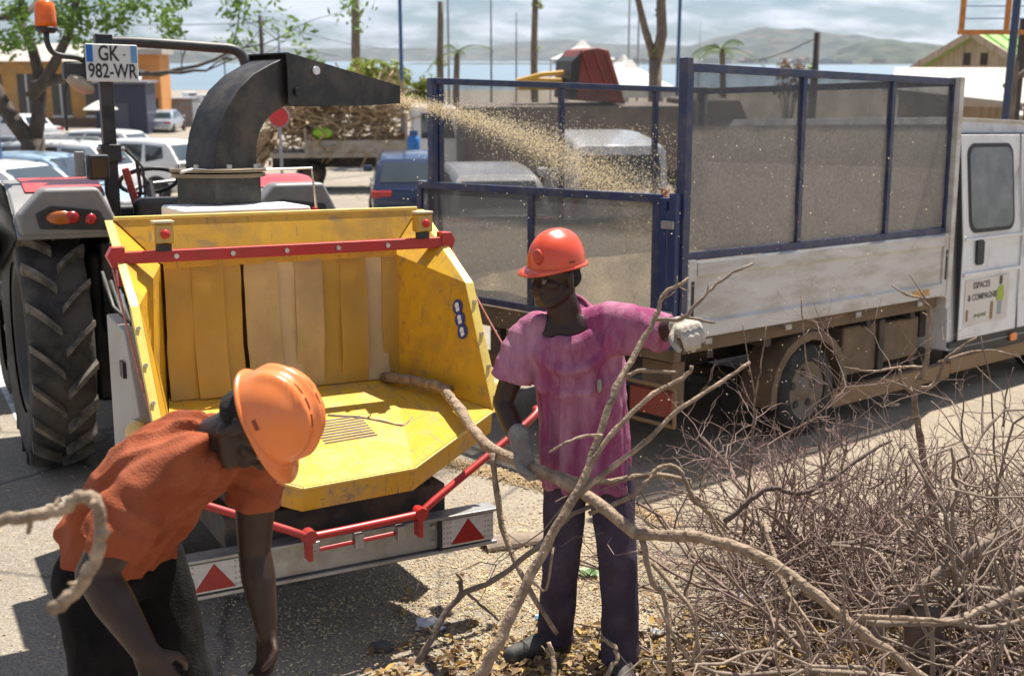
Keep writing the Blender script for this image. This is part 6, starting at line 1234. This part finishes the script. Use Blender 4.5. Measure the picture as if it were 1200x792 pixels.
branch('bent dark stick rising from the leaf litter beside the bumper shadow', wood_d, [(-0.342, 3.9, 0.282), (-0.276, 3.95, 0.402), (-0.189, 4.0, 0.507), (-0.069, 4.0, 0.563), (0.095, 4.05, 0.677), (0.216, 4.08, 0.783), (0.319, 4.1, 0.826)], .013, .008, [([(-0.189, 4.0, 0.507), (-0.186, 4.0, 0.563), (-0.204, 4.0, 0.59)], .007, .004), ([(-0.164, 4.0, 0.517), (-0.101, 4.0, 0.456), (-0.048, 4.0, 0.406)], .006, .004)], 11)
branch('blurred pale hooked branch hanging in front of the bending worker', wood_l, [(-1.62, 2.08, 0.0), (-1.52, 2.05, .62), (-1.25, 2.0, 1.12), (-0.985, 2.0, 1.453), (-0.904, 2.0, 1.495), (-0.841, 2.0, 1.503), (-0.792, 2.0, 1.534), (-0.758, 2.0, 1.528), (-0.753, 2.0, 1.467), (-0.773, 2.0, 1.402), (-0.818, 2.0, 1.343), (-0.851, 2.0, 1.32)], .0095, .013, [([(-0.879, 2.0, 1.498), (-0.886, 2.0, 1.467)], .006, .004)], 13)
branch('arched pale branch springing between worker and brush pile', wood_l, [(0.287, 4.1, 0.786), (0.448, 4.12, 0.852), (0.552, 4.15, 0.949), (0.626, 4.15, 0.943), (0.676, 4.15, 0.849), (0.743, 4.15, 0.775), (0.794, 4.15, 0.691), (0.843, 4.1, 0.591)], .010, .006, [([(0.683, 4.15, 0.843), (0.742, 4.15, 0.809)], .006, .003)], 15)
branch('short crooked stick poking up by the dark shoe', wood_l, [(0.313, 3.8, 0.259), (0.375, 3.85, 0.316), (0.369, 3.87, 0.366), (0.321, 3.88, 0.391)], .010, .006, [], 17)
branch('short upright stick in the leaves left of the dark shoe', wood_l, [(0.15, 3.75, 0.285), (0.145, 3.8, 0.357), (0.131, 3.82, 0.406)], .010, .008, [], 19)
branch('knotted pale sapling standing before the truck side gear', wood_l, [(2.102, 5.35, 0.068), (2.057, 5.38, 0.4), (1.985, 5.4, 0.731), (1.956, 5.4, 0.867), (1.949, 5.4, 0.973), (1.991, 5.4, 1.099), (1.995, 5.4, 1.224), (1.995, 5.4, 1.348), (1.943, 5.38, 1.413)], .020, .008, [([(1.951, 5.4, 0.944), (1.886, 5.4, 0.994), (1.865, 5.4, 1.07)], .012, .007), ([(1.949, 5.4, 0.973), (2.031, 5.38, 0.999), (2.072, 5.35, 1.13), (2.187, 5.3, 1.242)], .012, .005), ([(1.971, 5.4, 1.078), (1.882, 5.38, 1.083), (1.71, 5.35, 1.068), (1.572, 5.3, 1.099)], .008, .004), ([(1.943, 5.38, 1.413), (1.869, 5.38, 1.433), (1.791, 5.36, 1.477)], .006, .003), ([(1.963, 5.38, 1.413), (1.879, 5.38, 1.527)], .005, .002), ([(2.041, 5.37, 1.105), (2.232, 5.35, 1.172), (2.399, 5.3, 1.148)], .008, .004)], 21)
branch('thick grey limb slanting up out of the brush pile', wood_g, [(1.403, 4.3, 0.152), (1.562, 4.3, 0.352), (1.707, 4.3, 0.477), (1.851, 4.3, 0.584), (2.082, 4.35, 0.707)], .028, .020, [([(1.562, 4.3, 0.352), (1.483, 4.4, 0.51), (1.374, 4.5, 0.509), (1.3, 4.55, 0.49)], .012, .006)], 23)
branch('long dark bough lying across the top of the brush pile', wood_d, [(0.955, 4.9, 0.472), (1.066, 4.9, 0.579), (1.159, 4.9, 0.631), (1.293, 4.9, 0.607), (1.437, 4.95, 0.663), (1.581, 5.0, 0.747), (1.729, 5.05, 0.813)], .013, .007, [([(1.324, 4.7, 0.434), (1.507, 4.7, 0.45), (1.658, 4.6, 0.434), (1.8, 4.5, 0.453)], .014, .009)], 25)
branch('grey forked bough low in the brush pile beside the stump', wood_g, [(1.844, 3.9, 0.572), (1.675, 3.85, 0.512), (1.535, 3.8, 0.492), (1.308, 3.75, 0.508), (1.193, 3.72, 0.537)], .016, .011, [([(1.535, 3.8, 0.492), (1.688, 3.8, 0.47), (1.874, 3.85, 0.496)], .012, .008)], 27)
branch('pale leaning stem inside the left of the brush pile', wood_l, [(1.148, 4.1, 0.124), (1.121, 4.15, 0.276), (1.059, 4.2, 0.447), (1.028, 4.3, 0.548), (1.012, 4.4, 0.654)], .017, .009, [([(1.059, 4.2, 0.447), (1.144, 4.0, 0.345), (1.249, 3.9, 0.208)], .007, .004)], 29)
branch('slim pale whip standing in front of the rear mudguard', wood_l, [(1.113, 5.28, 0.052), (1.13, 5.3, 0.383), (1.144, 5.3, 0.682), (1.154, 5.3, 0.954), (1.177, 5.3, 1.099), (1.193, 5.3, 1.303)], .007, .003, [([(1.154, 5.3, 0.954), (1.11, 5.3, 1.161), (1.081, 5.3, 1.311)], .004, .002)], 31)
branch('slim pale whip standing before the truck rear wheel', wood_l, [(1.558, 5.28, 0.052), (1.518, 5.3, 0.383), (1.469, 5.3, 0.724), (1.423, 5.3, 1.016), (1.389, 5.3, 1.14), (1.347, 5.3, 1.445)], .007, .003, [([(1.423, 5.3, 1.016), (1.414, 5.3, 0.85), (1.346, 5.3, 0.724)], .005, .003)], 33)
branch('slim dark twig pair leaning towards the truck sill', wood_g, [(2.346, 5.18, 0.062), (2.307, 5.2, 0.417), (2.262, 5.2, 0.752), (2.221, 5.2, 1.039), (2.165, 5.2, 1.26)], .006, .003, [([(2.296, 5.2, 0.834), (2.302, 5.2, 1.018), (2.325, 5.2, 1.12)], .005, .002)], 35)
# little twig lying on the tray
branch('small dry twig lying on the yellow tray', wood_g, [(-0.855, 5.165, 0.901), (-0.674, 5.17, 0.883), (-0.512, 5.13, 0.861), (-0.466, 5.2, 0.875)], .007, .003, [([(-0.674, 5.17, 0.883), (-0.65, 5.17, 0.907)], .004, .002), ([(-0.512, 5.13, 0.861), (-0.481, 5.13, 0.844)], .003, .002)], 37)
# stump
t = thing('tree_stump', 'dark weathered stump at the heart of the brush pile', 'stump', (1.649, 4.31, 0.0)); q = MB(); R = []
rr = random.Random(2)
for k in range(6):
    u = k/5; R.append([V((math.cos(a)*(.10-.035*u)*(1+.15*math.sin(3*a+k)), math.sin(a)*(.10-.035*u)*(1+.12*math.cos(4*a)), -.02+.36*u)) for a in [6.283*i/16 for i in range(16)]])
q.loft(R); q.build('trunk', wood_d, t, smooth=True)
# brush pile: a tangle of leafless twigs, one mass
def twig_tree(m, p, d, L, r, depth, rr, ground=.0):
    pts = [p.copy()]; q = p.copy(); dd = d.normalized(); n = 4
    for i in range(n):
        dd = (dd+V((rr.gauss(0, .28), rr.gauss(0, .28), rr.gauss(0, .28)+.02))).normalized(); q = q+dd*L/n
        if q.z < ground+.01: q.z = ground+.01+rr.random()*.02; dd.z = abs(dd.z)
        pts.append(q.copy())
    m.tube(pts, [r*(1-.55*i/n) for i in range(n+1)], 4 if r < .006 else 5, cap=False)
    if depth:
        for k in range(rr.choice([2, 3, 3, 4])):
            i = rr.randint(1, n); a = (pts[i]-pts[i-1]).normalized(); a = (a+V((rr.gauss(0, .75), rr.gauss(0, .75), rr.gauss(0, .6)+.1))).normalized(); twig_tree(m, pts[i], a, L*rr.uniform(.45, .8), r*rr.uniform(.5, .7), depth-1, rr, ground)
rr = random.Random(99); bp = MB()
def brush(cx, cy, rx, ry, n, Ls, hz, r=.008, depth=3):
    for k in range(n):
        a = rr.uniform(0, 6.283); u = rr.random()**.6; p = V((cx+math.cos(a)*rx*u, cy+math.sin(a)*ry*u, rr.random()**1.6*hz*(1-u*.6)+.02)); d = V((rr.gauss(0, 1), rr.gauss(0, .8), rr.uniform(-.15, .9)))
        twig_tree(bp, p, d, rr.uniform(*Ls), r*rr.uniform(.6, 1.3), depth, rr)
brush(1.62, 4.45, .75, .55, 17, (.4, .95), .30, .013); brush(2.25, 4.75, .75, .6, 17, (.4, 1.0), .34, .013); brush(1.45, 5.1, .55, .5, 18, (.35, .75), .34, .009); brush(2.6, 5.3, .6, .5, 13, (.4, .85), .3, .011)
brush(1.05, 4.55, .3, .4, 9, (.2, .45), .12, .005, 2); brush(1.7, 3.95, .8, .3, 13, (.4, .85), .2, .012)
tag(bp.build('brush_pile', twig_m, fixn=False, smooth=True), 'tangled heap of bare purplish-brown twigs beside the truck', 'brush pile', kind='stuff')
bp = MB(); brush(1.55, 5.42, .5, .3, 50, (.3, .6), .72, .008)
tag(bp.build('brush_pile', mat('twig_pinkish', (.26, .175, .15), .9, var=.45, scale=3.5), fixn=False, smooth=True), 'pinkish fine twigs heaped before the truck rear wheel', 'brush pile', kind='stuff')
bp = MB(); brush(1.9, 4.2, 1.0, .5, 24, (.5, 1.1), .28, .014, 2); brush(2.4, 4.5, .6, .5, 14, (.5, 1.1), .4, .014, 2)
tag(bp.build('brush_pile', wood_g, fixn=False, smooth=True), 'thicker grey branches woven through the lower brush heap', 'brush pile', kind='stuff')
bp = MB(); brush(1.55, 5.35, .55, .3, 10, (.45, .75), .25, .006, 2); brush(2.3, 5.2, .7, .3, 12, (.5, .9), .3, .006, 2)
tag(bp.build('brush_pile', wood_d, fixn=False, smooth=True), 'dark upright twigs standing out of the back of the brush heap', 'brush pile', kind='stuff')
# leaf litter under the brush
leaf_ms = [mat('dead_leaf_tan', (.38, .26, .12), .8, var=.4, scale=5, translucent=.2), mat('dead_leaf_brown', (.19, .115, .055), .85, var=.4, scale=5, translucent=.15), mat('dead_leaf_ochre', (.50, .33, .10), .75, var=.35, scale=5, translucent=.25)]
for li, (n, lm, lab) in enumerate([(1900, leaf_ms[0], 'dry tan leaves littering the ground at the foot of the brush'), (2600, leaf_ms[1], 'dark brown dead leaves littering the ground at the foot of the brush'), (420, leaf_ms[2], 'yellow-ochre dead leaves scattered through the litter')]):
    rr = random.Random(50+li); q = MB()
    for k in range(n):
        if rr.random() < .5: x, y = rr.gauss(1.7, .8), rr.gauss(4.25, .42)
        else: x, y = rr.uniform(-.6, 2.9), 4.32+abs(rr.gauss(0, .22))*(1 if rr.random() < .8 else 2.4)-.25*rr.random()
        if x < -.3 and rr.random() < .6: continue
        if y < 3.3: continue
        s = rr.uniform(.012, .034); a = rr.uniform(0, 6.283); z = .008+rr.random()**2*(.07 if x > .1 else .03); tl = V((rr.gauss(0, .35), rr.gauss(0, .35), 1)).normalized(); e = Quaternion(tl, a) @ tl.orthogonal().normalized(); g_ = tl.cross(e); c = V((x, y, z)); h = s*rr.uniform(.15, .5)
        q.add([c-e*s, c-e*.3*s+g_*s*.45+tl*h, c+e*.4*s+g_*s*.4+tl*h, c+e*s+tl*h*.4, c+e*.4*s-g_*s*.4+tl*h, c-e*.3*s-g_*s*.45+tl*h*.8, c+tl*0], [(0, 6, 1), (1, 6, 2), (2, 6, 3), (3, 6, 4), (4, 6, 5), (5, 6, 0)])
    for v_i, p in enumerate(q.v):
        if p[2] < .003: q.v[v_i] = (p[0], p[1], .003)
    tag(q.build('leaf_litter', lm, fixn=False), lab, 'leaf litter', kind='stuff')
# wood chips on the ground
chip_ms = [mat('wood_chip_pale', (.60, .48, .29), .85, var=.35, scale=4), mat('wood_chip_tan', (.40, .29, .16), .85, var=.35, scale=4)]
def chip(q, c, s, rr, flat=True):
    a = rr.uniform(0, 6.283); tl = V((rr.gauss(0, .25), rr.gauss(0, .25), 1)).normalized() if flat else V((rr.gauss(0, 1), rr.gauss(0, 1), rr.gauss(0, 1))).normalized(); e = Quaternion(tl, a) @ tl.orthogonal().normalized(); g_ = tl.cross(e)*rr.uniform(.25, .6)
    q.add([c-e*s-g_*s, c+e*s-g_*s*.7, c+e*s*.8+g_*s, c-e*s+g_*s*.9, c+tl*s*.5], [(0, 1, 4), (1, 2, 4), (2, 3, 4), (3, 0, 4), (3, 2, 1, 0)])
for li in (0, 1):
    rr = random.Random(70+li); q = MB()
    for k in range(15000):
        if k % 3 == 0: x, y = rr.gauss(.15, .5), rr.gauss(5.6, .55)
        elif k % 3 == 1: x, y = rr.uniform(-1.6, 3.4), rr.uniform(3.9, 7.6)
        else: x, y = rr.gauss(-.1, .6), rr.gauss(4.9, .45)
        if noise.noise(V((x*1.4, y*1.4, 3)))+.5*noise.noise(V((x*5, y*5, 8))) < rr.uniform(-.75, .12): continue
        chip(q, V((x, y, .002+rr.random()*.004)), rr.uniform(.0025, .0095), rr)
    for k in range(1500): chip(q, V((rr.uniform(-4.5, -1.2), rr.uniform(3.4, 9.5), .003)), rr.uniform(.003, .011), rr)
    tag(q.build('ground_chips', chip_ms[li], fixn=False), ['pale fresh wood chips scattered over the street', 'darker tan wood chips scattered over the street'][li], 'wood chips', kind='stuff')
# chips lying in the truck bed and on gate ledge
tk = Matrix.Translation((1.10, 7.19, 0)) @ Matrix.Rotation(.702, 4, 'Z'); rr = random.Random(81); q = MB(); nxx, nyy = 26, 20; vs = []
for j in range(nyy+1):
    for i in range(nxx+1):
        s_, t_ = .03+3.05*i/nxx, .07+2.5*j/nyy; e = min(1, min(i, nxx-i+1)/2.5) ; z = .935+(.10+.18*math.exp(-((s_-1.7)/1.2)**2)*math.exp(-((t_-1.3)/1.1)**2))*min(1, .5+.5*e)+.03*noise.noise(V((s_*4, t_*4, 0))); vs.append(tk @ V((s_, t_, z)))
q.add(vs, [(j*(nxx+1)+i, j*(nxx+1)+i+1, (j+1)*(nxx+1)+i+1, (j+1)*(nxx+1)+i) for j in range(nyy) for i in range(nxx)])
tag(q.build('chip_heap', mat('chip_heap', (.42, .32, .19), .9, var=.5, scale=60, bump=.8, bscale=120), smooth=True, fixn=False), 'heap of fresh wood chips filling the truck bed', 'wood chips', kind='stuff')
q = MB(); rr = random.Random(77); chw = Matrix.Translation((-.713, 4.667, 0)) @ Matrix.Rotation(.504, 4, 'Z')
for k in range(420):
    v_ = rr.random()**1.4*.92-.06; hw_ = .24+.36*(v_+.06); u_ = rr.uniform(-hw_, hw_)*.9+.03; chip(q, chw @ V((u_, v_, on_tray(u_, v_)+.004)), rr.uniform(.004, .014), rr)
tag(q.build('tray_chips', chip_ms[1], fixn=False), 'wood chips and bark crumbs lying on the yellow tray', 'wood chips', kind='stuff')
# the jet of chips from the chute into the cage
chm = Matrix.Translation((-.713, 4.667, 0)) @ Matrix.Rotation(.504, 4, 'Z'); E0 = chm @ (CB+D*1.22+V((0, 0, 2.40))); E1 = tk @ V((1.05, 1.55, 1.72)); q = MB(); q2 = MB(); rr = random.Random(90)
Lh = (E1-E0); Lh.z = 0; side = Lh.normalized().cross(V((0, 0, 1)))
def jet(u): p = E0.lerp(E1, u); p.z += .32*u*(1-u)*1.3; return p
for k in range(32000):
    u = rr.random()**.9*1.35; p = jet(min(u, 1.35)); sp = .020+.12*u**1.5+(.10 if rr.random() < .3 else 0)*u; p = p+side*rr.gauss(0, sp)+V((0, 0, rr.gauss(0, sp*.8)-(.35*max(0, u-.75)*rr.random())))
    chip(q if k % 8 else q2, p, rr.uniform(.0012, .0042)*(1+.5*u), rr, False)
for k in range(5200):
    p = tk @ V((rr.uniform(.1, 2.9), rr.uniform(.2, 2.5), rr.uniform(1.1, 2.25)**1.0)); chip(q if k % 3 else q2, p, rr.uniform(.0025, .006), rr, False)
for k in range(900):
    p = V((rr.uniform(-.6, 2.2), rr.uniform(5.2, 8.0), rr.uniform(.3, 2.2))); chip(q, p, rr.uniform(.002, .0055), rr, False)
tag(q.build('flying_chips', mat('chip_airborne', (.90, .82, .64), .8, var=.1, translucent=.45), fixn=False), 'jet of pale wood chips spraying from the chute into the cage', 'wood chips', kind='stuff'); tag(q2.build('flying_chips', chip_ms[1], fixn=False), 'darker flecks of wood flying among the pale chip jet', 'wood chips', kind='stuff')
# litter
def scrap(label, c, s, col, seed, trans=0):
    rr = random.Random(seed); q = MB(); n = 6; vs = []
    for j in range(n):
        for i in range(n): vs.append(V(c)+V(((i/(n-1)-.5)*s*rr.uniform(.8, 1.1), (j/(n-1)-.5)*s*.7, .012+rr.random()*s*.35)))
    q.add(vs, [(j*n+i, j*n+i+1, (j+1)*n+i+1, (j+1)*n+i) for j in range(n-1) for i in range(n-1)]); tag(q.build('plastic_scrap', mat(label, col, .35, var=.2, alpha=.75 if trans else 1, spec=.6), fixn=False), label, 'litter')
scrap('crumpled clear plastic bag lying by the bumper shadow', (-0.363, 4.81, 0.0), .13, (.6, .64, .7), 1, 1); scrap('pale green plastic scrap between the worker legs', (0.384, 5.43, 0.0), .10, (.45, .6, .35), 2); scrap('crumpled white plastic cup in the leaf litter', (0.894, 4.688, 0.0), .11, (.7, .74, .76), 3, 1); scrap('white paper scrap in the leaves right of the worker', (0.66, 4.749, 0.0), .09, (.72, .72, .72), 4); scrap('blue plastic scrap beside the black shoe', (0.139, 4.883, 0.0), .07, (.2, .5, .65), 5); scrap('silvery wrapper under the left of the brush pile', (1.131, 5.113, 0.0), .13, (.55, .57, .6), 6, 1)
t = thing('stone', 'dark stone lying in the bumper shadow', 'stone', (-0.561, 4.605, 0.0)); q = MB(); q.ball((0, 0, .015), (.055, .035, .03), 12, 8); q.v = [tuple(V(p)*(1+.25*noise.noise(V(p)*40))) for p in q.v]; q.build('rock', mat('stone_dark', (.08, .078, .08), .8, var=.3), t)
t = thing('bark_slab', 'curled slab of brown bark lying behind the worker legs', 'bark', (0.014, 5.888, 0.0), .4); q = MB(); R = []
for k in range(8): R.append([V((-.18+.05*k, .07*math.cos(a), .012+.05*math.sin(a)*(1-.3*abs(k-3.5)/3.5))) for a in [math.pi*i/8 for i in range(9)]]+[V((-.18+.05*k, .062*math.cos(a), .006+.045*math.sin(a)*(1-.3*abs(k-3.5)/3.5))) for a in [math.pi*i/8 for i in range(8, -1, -1)]])
q.loft(R); q.build('bark_piece', wood_g, t)
# low kerb-like ridge of swept gravel and chips at the truck wheel line
rr = random.Random(61); q = MB()
for k in range(5200):
    u = rr.random(); p = V((-0.775, 7.74, 0.0)).lerp(V((0.925, 6.245, 0.0)), u); chip(q, p+V((rr.gauss(0, .035), rr.gauss(0, .05), abs(rr.gauss(0, .012)))), rr.uniform(.005, .015), rr)
tag(q.build('chip_windrow', chip_ms[1], fixn=False), 'ridge of swept chips lying between chipper and truck', 'wood chips', kind='stuff')

# ------------------------------------------------------------------ sea air: hills across the bay fade to blue
hm = bpy.data.materials.new('sea_haze'); hm.use_nodes = True; hm.node_tree.nodes.clear()
hv = hm.node_tree.nodes.new('ShaderNodeVolumePrincipled'); ho = hm.node_tree.nodes.new('ShaderNodeOutputMaterial')
hv.inputs['Color'].default_value = (.80, .87, 1.0, 1); hv.inputs['Density'].default_value = .00008; hv.inputs['Anisotropy'].default_value = .25
hm.node_tree.links.new(hv.outputs[0], ho.inputs['Volume'])
hz = MB().box(-4700, 4700, -40, 5100, -21, 185).build('haze', hm); tag(hz, 'thin pale sea haze lying over the whole bay', 'haze', kind='stuff', near=False)

# ------------------------------------------------------------------ set the near things on the sloping street
for o in NEAR:
    bpy.context.view_layer.update() if False else None
    L_, R_, S_ = o.matrix_basis.decompose(); o.matrix_basis = TILT @ o.matrix_basis
scene.render.resolution_x = 1024; scene.render.resolution_y = 675
